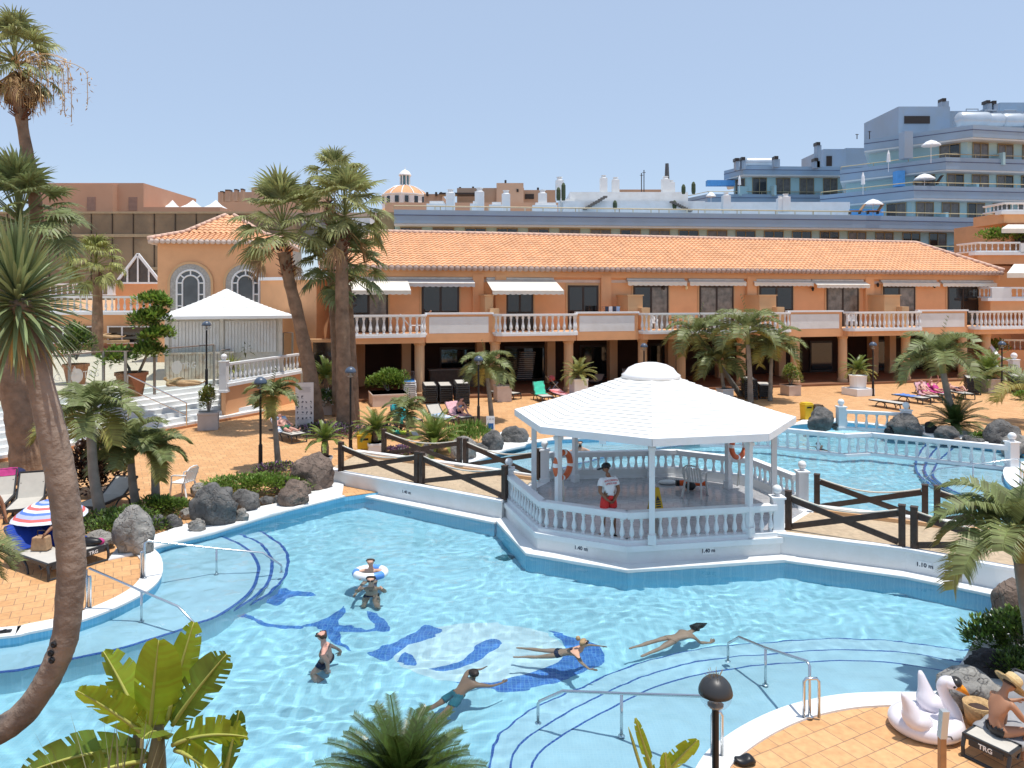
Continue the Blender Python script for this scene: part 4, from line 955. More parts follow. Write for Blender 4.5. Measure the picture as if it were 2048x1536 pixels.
# ================================================================= gazebo island
GC = V((3.72, 20.1, 0))
OCT = [V(a) for a in ((2.59, 16.89), (6.27, 17.53), (7.95, 19.47), (7.25, 22.3), (5.19, 23.6), (1.05, 23.2), (-.25, 20.75), (.607, 17.87))]
gz = thing('gazebo', 'white octagonal poolside gazebo with domed shingle roof on slim posts', 'gazebo', GC)
isl = MB().prism(OCT, FZ, .33)
def grow(poly, d):
    n = len(poly); out = []
    for i in range(n):
        a, b, c = poly[i - 1], poly[i], poly[(i + 1) % n]; t1 = (b - a).normalized(); t2 = (c - b).normalized(); t = (t1 + t2).normalized(); nn = V((t.y, -t.x)); out.append(b + nn * (d / V((t1.y, -t1.x)).dot(nn)))
    return out
isl.build('plinth', WHITE2, gz, world=True)
MB().prism(grow(OCT, .345), FZ, WZ - .015).build('submerged_wall', WALLM, gz, world=True)
MB().prism(grow(OCT, .34), WZ - .05, WZ + .07).build('ledge', WHITE2, gz, world=True, bevel=.015)
MB().prism(grow(OCT, .06), .33 - .11, .345).build('plinth_lip', WHITE, gz, world=True)
MB().prism(grow(OCT, -.32), .34, .36).build('floor', MARBLE, gz, world=True)
eh, RR_ = 2.82, 3.68; aa = [R(-100 + 45 * k) for k in range(8)]
mb = MB(); NC = 17
SH = mat('white_shingle', (.78, .78, .76), .7, .03, 2, stain=(.62, .58, .50), sscale=3, samt=.25)
for k in range(NC):
    f0, f1 = k / NC, (k + 1.12) / NC
    def rz_(f): return RR_ + (.62 - RR_) * f, eh + 1.02 * (f * .85 + .15 * f * f)
    r0, z0 = rz_(f0); r1, z1 = rz_(min(f1, 1.02))
    for i in range(8):
        a, b = aa[i], aa[(i + 1) % 8]
        mb.add([(r0 * math.cos(a), r0 * math.sin(a), z0 + .026), (r0 * math.cos(b), r0 * math.sin(b), z0 + .026), (r1 * math.cos(b), r1 * math.sin(b), z1), (r1 * math.cos(a), r1 * math.sin(a), z1),
                (r0 * math.cos(a), r0 * math.sin(a), z0), (r0 * math.cos(b), r0 * math.sin(b), z0)], [(0, 1, 2, 3), (4, 5, 1, 0)])
gr = mb.build('roof', SH, gz, recalc=False)
mb = MB()
for i in range(8):
    a, b = aa[i], aa[(i + 1) % 8]; mb.beam((RR_ * math.cos(a), RR_ * math.sin(a), eh - .06), (RR_ * math.cos(b), RR_ * math.sin(b), eh - .06), .06, .17)
    mb.beam((3.15 * math.cos(a), 3.15 * math.sin(a), eh - .12), (3.15 * math.cos(b), 3.15 * math.sin(b), eh - .12), .12, .16)
mb.add([(RR_ * .99 * math.cos(a), RR_ * .99 * math.sin(a), eh - .01) for a in aa] + [(0, 0, eh + .9)], [((i + 1) % 8, i, 8) for i in range(8)])
mb.build('eaves_board', WHITE, gz)
MB().lathe([(.78, 3.80), (.78, 3.87), (.70, 3.92), (.6, 4.05), (.42, 4.14), (.2, 4.19), (.001, 4.2)], n=28).build('dome', PLASTIC_W, gz, smooth=True)
for a in aa:
    c = V((3.16 * math.cos(a), 3.16 * math.sin(a), 0)); m = MB()
    m.box(c + V((0, 0, (eh - .04 + .36) / 2)), (.13, .13, eh - .04 - .36), a); m.box(c + V((0, 0, .47)), (.19, .19, .22), a); m.box(c + V((0, 0, eh - .3)), (.18, .18, .08), a); m.build('post', WHITE, gz)
ob = grow(OCT, -.14); o3 = [V((p.x, p.y, .34)) for p in ob]
g1 = thing('gazebo_balustrade', 'white balustrade along the front of gazebo island facing the big pool', 'balustrade', (3, 17.2, .34), 0, 'balustrades round the gazebo')
pA = o3[6].lerp(o3[7], .02); pB = o3[1].lerp(o3[2], .08)
balustrade(g1, [pA, o3[7], o3[0], o3[1]], .74, sp=.225, posts=[pA, o3[1] + V((.08, .1, 0))], thick=1.12, rail_w=.22, rail_h=.12)
g2 = thing('gazebo_balustrade', 'white balustrade along the back of gazebo island facing upper pool', 'balustrade', (4, 23, .34), 0, 'balustrades round the gazebo')
pC = o3[5].lerp(o3[6], .12)
balustrade(g2, [pC, o3[5], o3[4], o3[3], o3[2].lerp(o3[3], .25)], .82, sp=.235, posts=[pC, o3[2].lerp(o3[3], .25) + V((.1, -.2, 0))], thick=1.12, rail_w=.22, rail_h=.12)
MB().strip([(p.x, p.y) for p in (o3[2].lerp(o3[3], .25), o3[3], o3[4], o3[5], pC)], (-.16, .1), .33, .62).build('upstand', WHITE2, gz, world=True)
# ---- bridges
def bridge(lbl, f, b, name='footbridge'):
    t = thing(name, lbl, 'bridge', ((f[0] + b[0]) / 2).to_3d())
    poly = f + b[::-1]
    MB().prism(poly, FZ, .40).build('deck', WHITE2, t, world=True)
    c = [p + (q - p).normalized() * .08 for p, q in zip(f, b)]; e = [q + (p - q).normalized() * .35 for p, q in zip(f, b)]
    MB().prism(c + e[::-1], .399, .412).build('tiled_path', BRIDGE, t, world=True)
    MB().strip([(p.x, p.y) for p in b], (-.24, -.0), .40, .56).build('kerb', WHITE2, t, world=True)
    MB().strip([(p.x, p.y) for p in b], (-.31, -.24), .41, .50).build('kerb_tiles', SAND, t, world=True)
    MB().strip([(p.x, p.y) for p in f], (-.36, .0), WZ - .05, WZ + .06).build('ledge', WHITE2, t, world=True, bevel=.015)
    MB().strip([(p.x, p.y) for p in f], (-.364, .0), FZ, WZ - .015).build('submerged_wall', WALLM, t, world=True)
    MB().strip([(p.x, p.y) for p in f], (-.04, .16), .36, .425).build('coping', WHITE, t, world=True)
    for k in (.3, .62):
        p = b[0].lerp(b[-1], k); q = (b[-1] - b[0]).normalized(); n_ = V((q.y, -q.x)); m = MB(); p = b[len(b) // 2] if len(b) == 3 and k < .5 else p
        m.box(V((p.x, p.y, .49)) + (n_ * .245).to_3d(), (.32, .02, .10), math.atan2(q.y, q.x)); m.build('drain_grille', mat('grille', (.35, .36, .33), .7), t, world=True)
    return t
def g2d(px, py, z=.4): p = P(px, py, z); return V((p.x, p.y))
LF = [g2d(660, 938), g2d(690, 946), g2d(840, 973), V((-.28, 20.35))]; LB = [V((-5.4, 26.4)), g2d(768, 915), g2d(926, 936), V((.75, 22.9))]
bl_ = bridge('white walled footbridge with beige tiles leading from the deck to gazebo', LF, LB)
RF = [V((6.2, 17.6)), g2d(1812, 1099), g2d(1990, 1132), V((13, 13.6)), V((16, 12.6))]; RB = [V((7.9, 19.55)), g2d(1860, 1048), V((12.6, 17.4)), V((15.6, 15.9)), V((18, 15))]
br_ = bridge('white walled footbridge with beige tiles leading away from gazebo past the palm', RF, RB)
def mark(txt, p, x, size=.12, par=None):
    x = V(x).normalized(); n = V((x.y, -x.x, 0)); q = V(p) + n * .012
    w_ = size * 2.3; m = MB(); Mx = frame_m(q - n * .006, x, (0, 0, 1)); m.add([Mx @ V((a, b, c)) for c in (0, .003) for a, b in ((-w_ / 2, -size * .7), (w_ / 2, -size * .7), (w_ / 2, size * .7), (-w_ / 2, size * .7))], [(0, 1, 2, 3), (7, 6, 5, 4), (0, 4, 5, 1), (1, 5, 6, 2), (2, 6, 7, 3), (3, 7, 4, 0)])
    o = m.build('depth_tile', PLASTIC_W, par, world=True)
    mb = text_mb(txt, size, .001, .004); Mt = frame_m(q, x, (0, 0, 1)); mb.v = [Mt @ a for a in mb.v]; mb.build('lettering', INK, o, world=True, recalc=False)
def edge_mark(a, b, f, z, txt, par):
    d = (b - a); p = a + d * f; mark(txt, V((p.x, p.y, z)), (d.x, d.y, 0), par=par)
edge_mark(OCT[7], OCT[0], .5, .13, '1.40 m', gz); edge_mark(OCT[0], OCT[1], .52, .13, '1.40 m', gz)
edge_mark(LF[1], LF[2], .83, .16, '1.40 m', bl_); edge_mark(RF[1], RF[2], .22, .13, '1.10 m', br_)
# ---- timber fences with rope
def fence(lbl, runs, z=.4):
    t = thing('timber_fence', lbl, 'fence', V((runs[0][0].x, runs[0][0].y, z)), 0, 'dark timber rope fences on the footbridges')
    hp = .92
    for a, b in runs:
        a3, b3 = V((a.x, a.y, z)), V((b.x, b.y, z)); d = (b3 - a3).normalized(); u = V((0, 0, 1))
        for p in (a3, b3):
            m = MB(); m.box(p + u * hp / 2, (.14, .14, hp), math.atan2(d.y, d.x)); m.box(p + u * (hp + .01), (.155, .155, .03), math.atan2(d.y, d.x)); m.build('post', DARKW, t, world=True, bevel=.008)
        m = MB(); m.beam(a3 + d * .07 + u * .74, b3 - d * .07 + u * .10, .06, .13); m.build('brace', DARKW, t, world=True)
        m = MB(); m.beam(a3 + d * .07 + u * .10 + d.cross(u) * .0, b3 - d * .07 + u * .74, .058, .128); m.build('brace', DARKW, t, world=True)
        m = MB(); m.tube([a3.lerp(b3, i / 12) + u * (.84 - .22 * math.sin(PI * i / 12)) for i in range(13)], .022, 6); m.build('rope', ROPE, t, world=True, smooth=True)
def mid_gap(a, b, g=.11): d = (b - a).normalized() * g; return d
e0, e1, e2 = g2d(682, 943), g2d(839, 967), V((-.2, 20.5))
dg = (e2 - e1).normalized() * .1
fence('dark timber rope fence on the pool side of bridge beside yellow bin', [(e0, e1 - dg), (e1 + dg, e2)])
f0, f1, f2 = g2d(768, 912), g2d(925, 934), V((.8, 22.75)); dg = (f2 - f1).normalized() * .13
fence('dark timber rope fence on back side of bridge beside the cycads', [(f0, f1 - dg), (f1 + dg, f2)])
h0, h1, h2 = g2d(1577, 1060), g2d(1816, 1096), V((11.5, 14.6)); dg = (h2 - h1).normalized() * .12
fence('dark timber rope fence on pool side of bridge before the leafy palm', [(h0, h1 - dg), (h1 + dg, h2)])
k0, k1, k2 = g2d(1634, 1020), g2d(1862, 1047), V((12.6, 17.3)); dg = (k2 - k1).normalized() * .13
fence('dark timber rope fence on back side of bridge, upper pool behind', [(k0, k1 - dg), (k1 + dg, k2)])
# ---- balustrades standing in and beside the upper pool
sb = thing('pool_balustrade', 'long zigzag white balustrade standing in the upper pool', 'balustrade', P(1690, 912, WZ))
bp_ = [P(1400, 892, WZ), P(1545, 897, WZ), P(1690, 913, WZ), P(1742, 910, WZ), P(2024, 941, WZ)]
balustrade(sb, bp_, .86, sp=.34, posts=[bp_[-1]], thick=1.1, rail_w=.26, rail_h=.13, post_w=.32)
db = thing('deck_balustrade', 'short white balustrade with ball posts at the pool edge between boulders', 'balustrade', P(1680, 856, 0))
balustrade(db, [P(1682, 858, 0), P(1806, 865, 0)], .86, sp=.36, posts=[P(1682, 858, 0), P(1812, 866, 0)], thick=1.1, post_w=.34, rail_w=.26)
# ================================================================= plants
GR_FAN = mat('fan_leaf', (.27, .285, .115), .5, .25, 1.5, island=.35, transl=.35)
GR_FAN_D = mat('dark_fan_leaf', (.18, .215, .085), .5, .25, 1.5, island=.35, transl=.3)
GR_DRY = mat('dry_leaf', (.34, .22, .11), .8, .25, 2, island=.3, transl=.2)
GR_KEN = mat('feather_leaf', (.19, .22, .08), .5, .25, 1.5, island=.35, transl=.25)
GR_YEL = mat('yellowed_leaf', (.30, .27, .07), .6, .2, 1.5, island=.3, transl=.25)
GR_CYC = mat('cycad_leaf', (.16, .21, .04), .4, .2, 2, island=.35, transl=.2)
GR_BUSH = mat('bush_leaf', (.17, .26, .045), .5, .25, 1.5, island=.45, transl=.25)
GR_DARK = mat('dark_bush_leaf', (.075, .12, .03), .5, .3, 1.5, island=.5, transl=.2)
GR_MAR = mat('maroon_leaf', (.055, .028, .02), .5, .4, 2, island=.6, transl=.15)
GR_PUR = mat('purple_leaf', (.16, .09, .17), .6, .3, 2, island=.5, transl=.15)
GR_VAR = mat('variegated_leaf', (.26, .27, .08), .55, .25, 2, island=.5, transl=.25)
GR_BAN = mat('banana_leaf', (.33, .39, .03), .35, .18, 5, island=.12, transl=.4)
GR_BAN2 = mat('banana_leaf_back', (.17, .23, .03), .4, .2, 5, island=.15, transl=.35)
GR_RIB = mat('banana_midrib', (.40, .40, .10), .5, .1)
TR_FAN = mat('fan_trunk', (.25, .165, .11), .9, .3, 2.5, bump=.8, bscale=9, stain=(.10, .06, .04), sscale=3, samt=.55)
TR_KEN = mat('ringed_trunk', (.24, .22, .19), .8, .25, 3, bump=.3, bscale=14)
TR_DRA = mat('dragon_trunk', (.25, .19, .15), .85, .3, 3, bump=.5, bscale=16, stain=(.07, .05, .045), sscale=2.5, samt=.7)
SHAFT = mat('crown_shaft', (.22, .24, .09), .6, .15)
def perp(d):
    d = d.normalized(); a = d.cross(V((0, 0, 1)))
    if a.length < .05: a = d.cross(V((1, 0, 0)))
    a.normalize(); return a, a.cross(d).normalized()
def fan_leaf(mb, o, d, pet, r, nseg=20, spread=110, droop=.5, seg_w=.03):
    """petiole then a fan of drooping pleats"""
    o = V(o); d = V(d).normalized()
    sag = V((0, 0, -1))
    c = o + d * pet + sag * pet * pet * .12
    dd = (d + sag * .25 * pet).normalized()
    w = .028 * max(1, r); a, u = perp(d)
    mb.add([o - a * w, o + a * w, c + a * w * .7, c - a * w * .7], [(0, 1, 2, 3)])
    mb.add([o - u * w, o + u * w, c + u * w * .7, c - u * w * .7], [(0, 1, 2, 3)])
    a, u = perp(dd)
    roll = rnd(-.5, .5); a, u = a * math.cos(roll) + u * math.sin(roll), u * math.cos(roll) - a * math.sin(roll)
    for i in range(nseg):
        f = (i + .5) / nseg * 2 - 1; an = R(spread) * f + rnd(-.04, .04)
        t = dd * math.cos(an) + a * math.sin(an) - u * .25 * (1 - abs(f)) + u * .12 * abs(f)
        t.normalize(); L_ = r * (1 - .25 * abs(f)) * rnd(.88, 1.08)
        s_ = t.cross(u).normalized() if t.cross(u).length > .01 else a
        ww = seg_w * r
        p1 = c + t * L_ * .55 + sag * droop * L_ * .06
        t2 = (t + sag * droop * rnd(.6, 1.4)).normalized(); p2 = p1 + t2 * L_ * .28
        t3 = (t2 + sag * droop * rnd(.6, 1.8)).normalized(); p3 = p2 + t3 * L_ * .25
        rs = u * ww * .5
        mb.add([c - s_ * ww * .25, c + s_ * ww * .25, p1 - s_ * ww - rs * 0, p1 + rs, p1 + s_ * ww, p2 - s_ * ww * .6, p2 + s_ * ww * .6, p3],
               [(0, 2, 3), (0, 3, 1), (1, 3, 4), (2, 5, 6, 4), (5, 7, 6)])
def sph(az, el): return V((math.cos(el) * math.cos(az), math.cos(el) * math.sin(az), math.sin(el)))
def trunk(parent, pts, radii, m, n=14, rough=.06, name='trunk', rings=0):
    pp = smooth_path(pts, 8); k = len(pp); rr = []
    for i in range(k):
        f = i / (k - 1) * (len(radii) - 1); j = min(int(f), len(radii) - 2); rr.append((radii[j] + (radii[j + 1] - radii[j]) * (f - j)) * (1 + rnd(-rough, rough)))
    mb = MB(); mb.tube(pp, rr, n); return mb.build(name, m, parent, world=True, smooth=True)
def fan_palm(lbl, base, path, radii, crown, r, nleaf=42, m=GR_FAN, seed=1, dry=10, lean=V((0, 0, 0)), droop=.55, emin=-35, group='tall fan palms', boots=True, skirt=V((0, 0, 0)), nseg=22):
    random.seed(seed); t = thing('fan_palm', lbl, 'palm tree', base, 0, group)
    if path: trunk(t, path, radii, TR_FAN)
    if path and boots:
        mb = MB(); c = V(path[-1]); d = (V(path[-1]) - V(path[-2])).normalized()
        for i in range(60):
            az = rnd(0, 2 * PI); q = c - d * rnd(-.3, 1.1) + sph(az, 0) * radii[-1] * .9
            mb.beam(q, q + (sph(az, R(35))) * rnd(.15, .3), .07, .02)
        mb.build('leaf_bases', mat('leaf_base', (.12, .05, .03), .9, .3, 6), t, world=True)
    mb = MB(); c = V(crown)
    for i in range(nleaf):
        f = (i + .5) / nleaf; el = R(emin + (92 - emin) * f ** .85) + rnd(-.12, .12); az = i * 2.39996 + rnd(-.25, .25)
        d = (sph(az, el) + lean * .3).normalized(); rl = r * rnd(.36, .48)
        fan_leaf(mb, c + V((0, 0, f * r * .2)), d, r * rnd(.5, .72), rl, nseg=nseg, droop=droop * (1.2 - f * .8), spread=rnd(95, 125), seg_w=.05)
    mb.build('crown', m, t, world=True, recalc=False)
    if dry:
        mb = MB()
        for i in range(dry):
            az = rnd(0, 2 * PI); d = (sph(az, R(rnd(-65, -30))) + skirt).normalized()
            fan_leaf(mb, c - V((0, 0, r * .1)), d, r * rnd(.3, .55), r * rnd(.3, .45), nseg=14, droop=1.6, spread=70, seg_w=.035)
        mb.build('dead_leaves', GR_DRY, t, world=True, recalc=False)
    return t
def frond(mb, o, az, el, L_, n=34, lw=.03, ll=.45, curl=1.5, droop=.7, vee=.5, mr=None):
    """feather leaf: arching midrib with two ranks of narrow leaflets"""
    o = V(o); p = o.copy(); K = 10; pts = [p.copy()]; a = el; st = L_ / K
    for i in range(K):
        p = p + sph(az, a) * st; pts.append(p.copy()); a -= curl / K * (.5 + i / K)
    side = sph(az + PI / 2, 0)
    def at(f):
        x = f * K; i = min(int(x), K - 1); return pts[i].lerp(pts[i + 1], x - i), (pts[i + 1] - pts[i]).normalized()
    for i in range(K):
        w = .022 * (1 - i / K) + .005; u = side * w; q = V((0, 0, w))
        mb.add([pts[i] - u, pts[i] + q, pts[i] + u, pts[i + 1] - u * .9, pts[i + 1] + q * .9, pts[i + 1] + u * .9], [(0, 1, 4, 3), (1, 2, 5, 4)])
    for i in range(n):
        f = .16 + .84 * (i + .5) / n; c, t = at(f); l = ll * (1 - abs(f - .45) * .9) * rnd(.85, 1.1); up = side.cross(t); up = up if up.z > 0 else -up
        for sg in (-1, 1):
            d = (side * sg + t * .55 + up * vee).normalized(); p1 = c + d * l * .5
            d2 = (d + V((0, 0, -1)) * droop * rnd(.6, 1.3)).normalized(); p2 = p1 + d2 * l * .5
            n_ = t * lw * .5
            mb.add([c - n_ * .6, c + n_ * .6, p1 - n_, p1 + n_, p2], [(0, 1, 3, 2), (2, 3, 4)])
def feather_palm(lbl, base, top, r, tr=.1, nf=13, seed=1, yel=2, spear=True, group='feather palms round the pools', ll=None, nl=56, lw=.036, path=None):
    random.seed(seed); base = V(base); top = V(top); t = thing('feather_palm', lbl, 'palm tree', base, 0, group)
    h = (top - base).length
    trunk(t, path or [base, base.lerp(top, .5) + V((rnd(-.03, .03) * h, 0, 0)), top], [tr * 1.25, tr, tr * .85], TR_KEN, 10, .03)
    mb = MB(); d = (top - base).normalized(); mb.tube([top - d * .02, top + d * .25 * r, top + d * .5 * r], [tr * .9, tr * .95, tr * .45], 10); mb.build('crown_shaft', SHAFT, t, world=True, smooth=True)
    c = top + d * .35 * r; ll = ll or r * .6
    g, y = MB(), MB()
    for i in range(nf):
        f = (i + .5) / nf; el = R(78 - 88 * f) + rnd(-.1, .1); az = i * 2.39996 + rnd(-.3, .3)
        frond(y if i >= nf - yel else g, c, az, el, r * rnd(1.05, 1.3), nl, lw, ll, curl=1.7 + .5 * (1 - f), droop=.75)
    if spear:
        frond(g, c, rnd(0, 6), R(84), r * 1.1, 10, lw, ll * .4, curl=.25, droop=.1)
    g.build('crown', GR_KEN, t, world=True, recalc=False)
    if yel: y.build('old_fronds', GR_YEL, t, world=True, recalc=False)
    return t
def cycad(lbl, c, r, nf=40, seed=1, m=GR_CYC, th=.3, tr=.14, group='cycads', emin=5, nl=40, ll=None, lw=.018, parent_pot=None, yel=0):
    random.seed(seed); c = V(c); t = thing('cycad', lbl, 'cycad', c, 0, group)
    MB().tube([(0, 0, -.02), (0, 0, th * .5), (0, 0, th)], [tr, tr * 1.08, tr * .7], 10).build('trunk', TR_FAN, t, smooth=True)
    mb, y = MB(), MB()
    for i in range(nf):
        f = (i + .5) / nf; el = R(88 - (88 - emin) * f ** .8) + rnd(-.06, .06); az = i * 2.39996 + rnd(-.2, .2)
        frond(y if i >= nf - yel else mb, (0, 0, th * .9), az, el, r * rnd(.95, 1.1), nl, lw * max(1, r), ll or r * .2, curl=.9 + .5 * f, droop=.15, vee=.35)
    mb.build('crown', m, t, recalc=False)
    if yel: y.build('old_fronds', GR_YEL, t, recalc=False)
    return t
def leaf(mb, p, d, l, w):
    a, u = perp(d); mb.add([p, p + d * l * .5 + a * w * .5 - u * w * .1, p + d * l, p + d * l * .5 - a * w * .5 - u * w * .1], [(0, 1, 2, 3)])
def bush(lbl, c, rad, n=1500, l=.12, m=GR_BUSH, seed=1, name='bush', cat='bush', group=None, stem=True, lumps=7, w=.55, m2=None, f2=.2, rot=0.0, bottom=-.2, upw=.4, clear=0.0, parent=None):
    """foliage of separate leaves gathered in lumps, with an uneven outline"""
    random.seed(seed); t = parent or thing(name, lbl, cat, c, rot, group)
    L1, L2 = MB(), MB(); ls = []
    for i in range(lumps):
        d = sph(rnd(0, 2 * PI), R(rnd(-25, 80))); ls.append((V((d.x * rad[0], d.y * rad[1], rad[2] * .5 + d.z * rad[2] * .5)) * rnd(.5, .72), rnd(.35, .55)))
    ls.append((V((0, 0, rad[2] * .45)), .7))
    for i in range(n):
        k, s = random.choice(ls); d = sph(rnd(0, 2 * PI), math.asin(rnd(-.5, 1))); q = rnd(.55, 1.02) ** .6
        p = k + V((d.x * rad[0], d.y * rad[1], d.z * rad[2] * .75)) * s * q
        if p.z < bottom: continue
        dd = (d + V((rnd(-.7, .7), rnd(-.7, .7), rnd(-.4, .6) + upw))).normalized()
        leaf(L2 if (m2 and rnd(0, 1) < f2) else L1, p + V((0, 0, clear)), dd, l * rnd(.7, 1.3), l * w)
    L1.build('foliage', m, t, recalc=False)
    if m2: L2.build('flowers' if f2 < .3 else 'variegated_leaves', m2, t, recalc=False)
    if stem:
        mb = MB()
        for i in range(4): a = rnd(0, 6.28); mb.tube([(0.02 * math.cos(a), .02 * math.sin(a), -.04), (rad[0] * .2 * math.cos(a), rad[1] * .2 * math.sin(a), clear * .6 + rad[2] * .2), (rad[0] * .4 * math.cos(a), rad[1] * .4 * math.sin(a), clear + rad[2] * .6)], [.03, .025, .01], 6)
        mb.build('stem', TR_KEN, t)
    return t

# ---- fan palms
def at(px, py, d): return Q(px, py, d)
b = P(97, 948); dd = b.y
fan_palm('very tall slim fan palm with brown dead skirt rising above the roofs', b, [b, at(88, 760, dd), at(73, 430, dd), at(48, 270, dd), at(34, 178, dd)], [.38, .28, .2, .175, .19], at(30, 132, dd), 1.75, nleaf=30, seed=3, dry=34, skirt=V((.45, 0, .15)), emin=-30, droop=.9)
mb = MB(); tp = [o for o in bpy.data.objects if o.name.startswith('fan_palm')][0]; c = at(30, 128, dd)
for i in range(26):
    x = rnd(.2, 2.0) if i > 5 else rnd(-.6, -.1); y = rnd(-.6, .6); dn = rnd(.9, 1.9); q0 = V((c.x + x, c.y + y, c.z + .25 - .12 * abs(x)))
    pts = smooth_path([c + V((0, 0, -.1)), c.lerp(q0, .5) + V((0, 0, .25)), q0, q0 + V((.12, 0, -dn * .5)), q0 + V((.10, .05, -dn))], 3); mb.tube(pts, .012, 4)
    for k in range(26): p = pts[-1 - int(rnd(0, 7))] + V((rnd(-.14, .14), rnd(-.14, .14), rnd(-.12, .1))); leaf(mb, p, sph(rnd(0, 6.3), rnd(-1.4, .2)), rnd(.10, .26), .05)
mb.build('flower_stalks', mat('dry_stalk', (.52, .36, .20), .8, .25, 3, island=.3), tp, world=True, recalc=False)
b = P(58, 962); dd = b.y
fan_palm('stout fan palm with thick brown trunk behind the leaning dragon tree', b, [b, at(45, 860, dd), at(22, 740, dd), at(12, 560, dd), at(15, 480, dd)], [.5, .44, .40, .36, .33], at(38, 452, dd), 2.25, nleaf=40, m=GR_FAN_D, seed=5, dry=4, emin=-12, droop=.35)
b = P(632, 858); dd = b.y
fan_palm('fan palm with leaning thick trunk beside its straight neighbour', b, [b, at(622, 760, dd), at(598, 640, dd), at(578, 560, dd), at(568, 505, dd)], [.44, .32, .28, .26, .28], at(565, 468, dd), 2.75, nleaf=30, m=GR_FAN, seed=8, dry=3, emin=-18, droop=.5)
b = P(694, 862); dd = b.y
fan_palm('fan palm with thick upright trunk standing behind tall lamp post', b, [b, at(688, 740, dd), at(684, 600, dd), at(684, 480, dd)], [.46, .33, .28, .26], at(690, 440, dd), 2.55, nleaf=30, seed=11, dry=3, emin=-15, droop=.5)
b = P(676, 832); dd = b.y
fan_palm('slender fan palm whose crown tops the other two of its clump', b, [b, at(672, 700, dd), at(662, 540, dd), at(660, 410, dd)], [.3, .24, .2, .19], at(668, 372, dd), 1.95, nleaf=24, m=GR_FAN, seed=13, dry=4, emin=-22, droop=.75)
b = P(705, 846); dd = b.y
fan_palm('short fan palm with low crown hidden behind the upright trunk', b, [b, at(700, 700, dd), at(690, 570, dd)], [.35, .3, .28], at(688, 545, dd), 2.5, nleaf=34, m=GR_FAN_D, seed=17, dry=0, emin=-30, droop=.5)
b = V((Q(195, 700, 55).x, 55, 1.6))
fan_palm('drooping yellowish palm in front of the glass building', b, [b, at(195, 620, 55), at(195, 540, 55)], [.4, .35, .3], at(192, 535, 55), 2.6, nleaf=34, m=GR_VAR, seed=21, dry=0, emin=-40, droop=1.3, nseg=18)
# ---- feather palms
FP = [('feather palm between striped parasol and maroon shrub', (205, 1046), (182, 862), 1.35, 3, 31), ('feather palm in the middle of the rockery bed by the stairs', (275, 1022), (262, 925), 1.15, 2, 32), ('feather palm nearest the white plastic chair', (312, 1020), (309, 925), .95, 2, 33),
      ('thin young feather palm beside lamp post and sunbather', (557, 938), (546, 808), .95, 1, 34), ('feather palm carrying blue pool sign by the boulders', (984, 842), (975, 755), 1.5, 1, 35), ('small young feather palm in front of the turquoise towel', (816, 872), (815, 838), 1.0, 0, 36),
      ('feather palm with dense crown left of the roof of gazebo', (1482, 792), (1408, 690), 2.2, 2, 37), ('feather palm tallest in the clump behind gazebo', (1501, 806), (1496, 688), 2.3, 2, 38), ('feather palm lowest in the clump behind gazebo', (1452, 796), (1443, 745), 1.9, 1, 39), ('feather palm at outer edge of clump by shrub planter', (1540, 802), (1543, 716), 1.9, 3, 40),
      ('leaning feather palm above the row of sunbathers and boulders', (1914, 862), (1886, 745), 2.1, 0, 41)]
for lb, bs, tp, r, ye, sd in FP:
    b = P(*bs); feather_palm(lb, b, at(tp[0], tp[1], b.y), r * (.84 if r > 1.4 else .92), tr={31: .13, 37: .14, 38: .14, 41: .15, 36: .06, 34: .09}.get(sd, .11), seed=sd, yel=ye, nf=15 if r > 1.1 else 11)
b = V((7.95, 11.6, 0)); feather_palm('large feather palm overhanging the right footbridge end', V((8.25, 11.7, 0)), at(2040, 1120, 11.7), 1.12, tr=.11, seed=47, yel=3, nf=19, nl=70, lw=.026, ll=.58, spear=True)
b = P(2110, 850); feather_palm('low palm mostly beyond the picture with drooping fronds', b, at(2085, 812, b.y), 1.9, tr=.1, seed=48, yel=5, nf=9)
# ---- cycads
cycad('big dark cycad in the garden strip before the pool', V((-1.18, 8.0, .05)), .95, nf=100, seed=51, th=.62, tr=.2, emin=-8, nl=70, ll=.17, lw=.011, m=mat('deep_cycad_leaf', (.06, .095, .018), .35, .25, 2, island=.35, transl=.15))
cycad('dense cycad growing between the fence and boulder', P(868, 906), 1.35, nf=42, seed=52, th=.4, emin=0)
cycad('cycad under the leaning feather palm on right deck', P(1910, 866), 1.5, nf=40, seed=53, th=.35, emin=-2, m=mat('dark_cycad_leaf', (.05, .085, .02), .4, .25, 2, island=.3, transl=.15))
cycad('potted cycad on short trunk behind big boulder and fence', P(650, 940) + V((0, 0, .5)), .8, nf=26, seed=54, th=.55, tr=.13, emin=0)
cycad('potted cycad beside yellow bin', P(752, 912) + V((0, 0, .55)), .95, nf=30, seed=55, th=.45, tr=.15, emin=0)
cycad('yellow green cycad on tall white planter before arcade', P(1157, 798) + V((0, 0, 1.15)), 1.15, nf=34, seed=56, m=GR_VAR, th=.25, emin=-5)
cycad('cycad with golden fronds on stepped pedestal', P(1716, 787) + V((0, 0, 1.15)), 1.15, nf=30, seed=57, th=.25, yel=12, emin=-10)
cycad('broad cycad in square planter near the garden stair', P(1976, 782) + V((0, 0, .8)), 1.65, nf=44, seed=58, th=.3, emin=0)
cycad('upright cycad between the twin palm trunks', P(652, 822) + V((0, 0, .75)), 1.25, nf=40, seed=59, th=1.0, emin=5, yel=10)
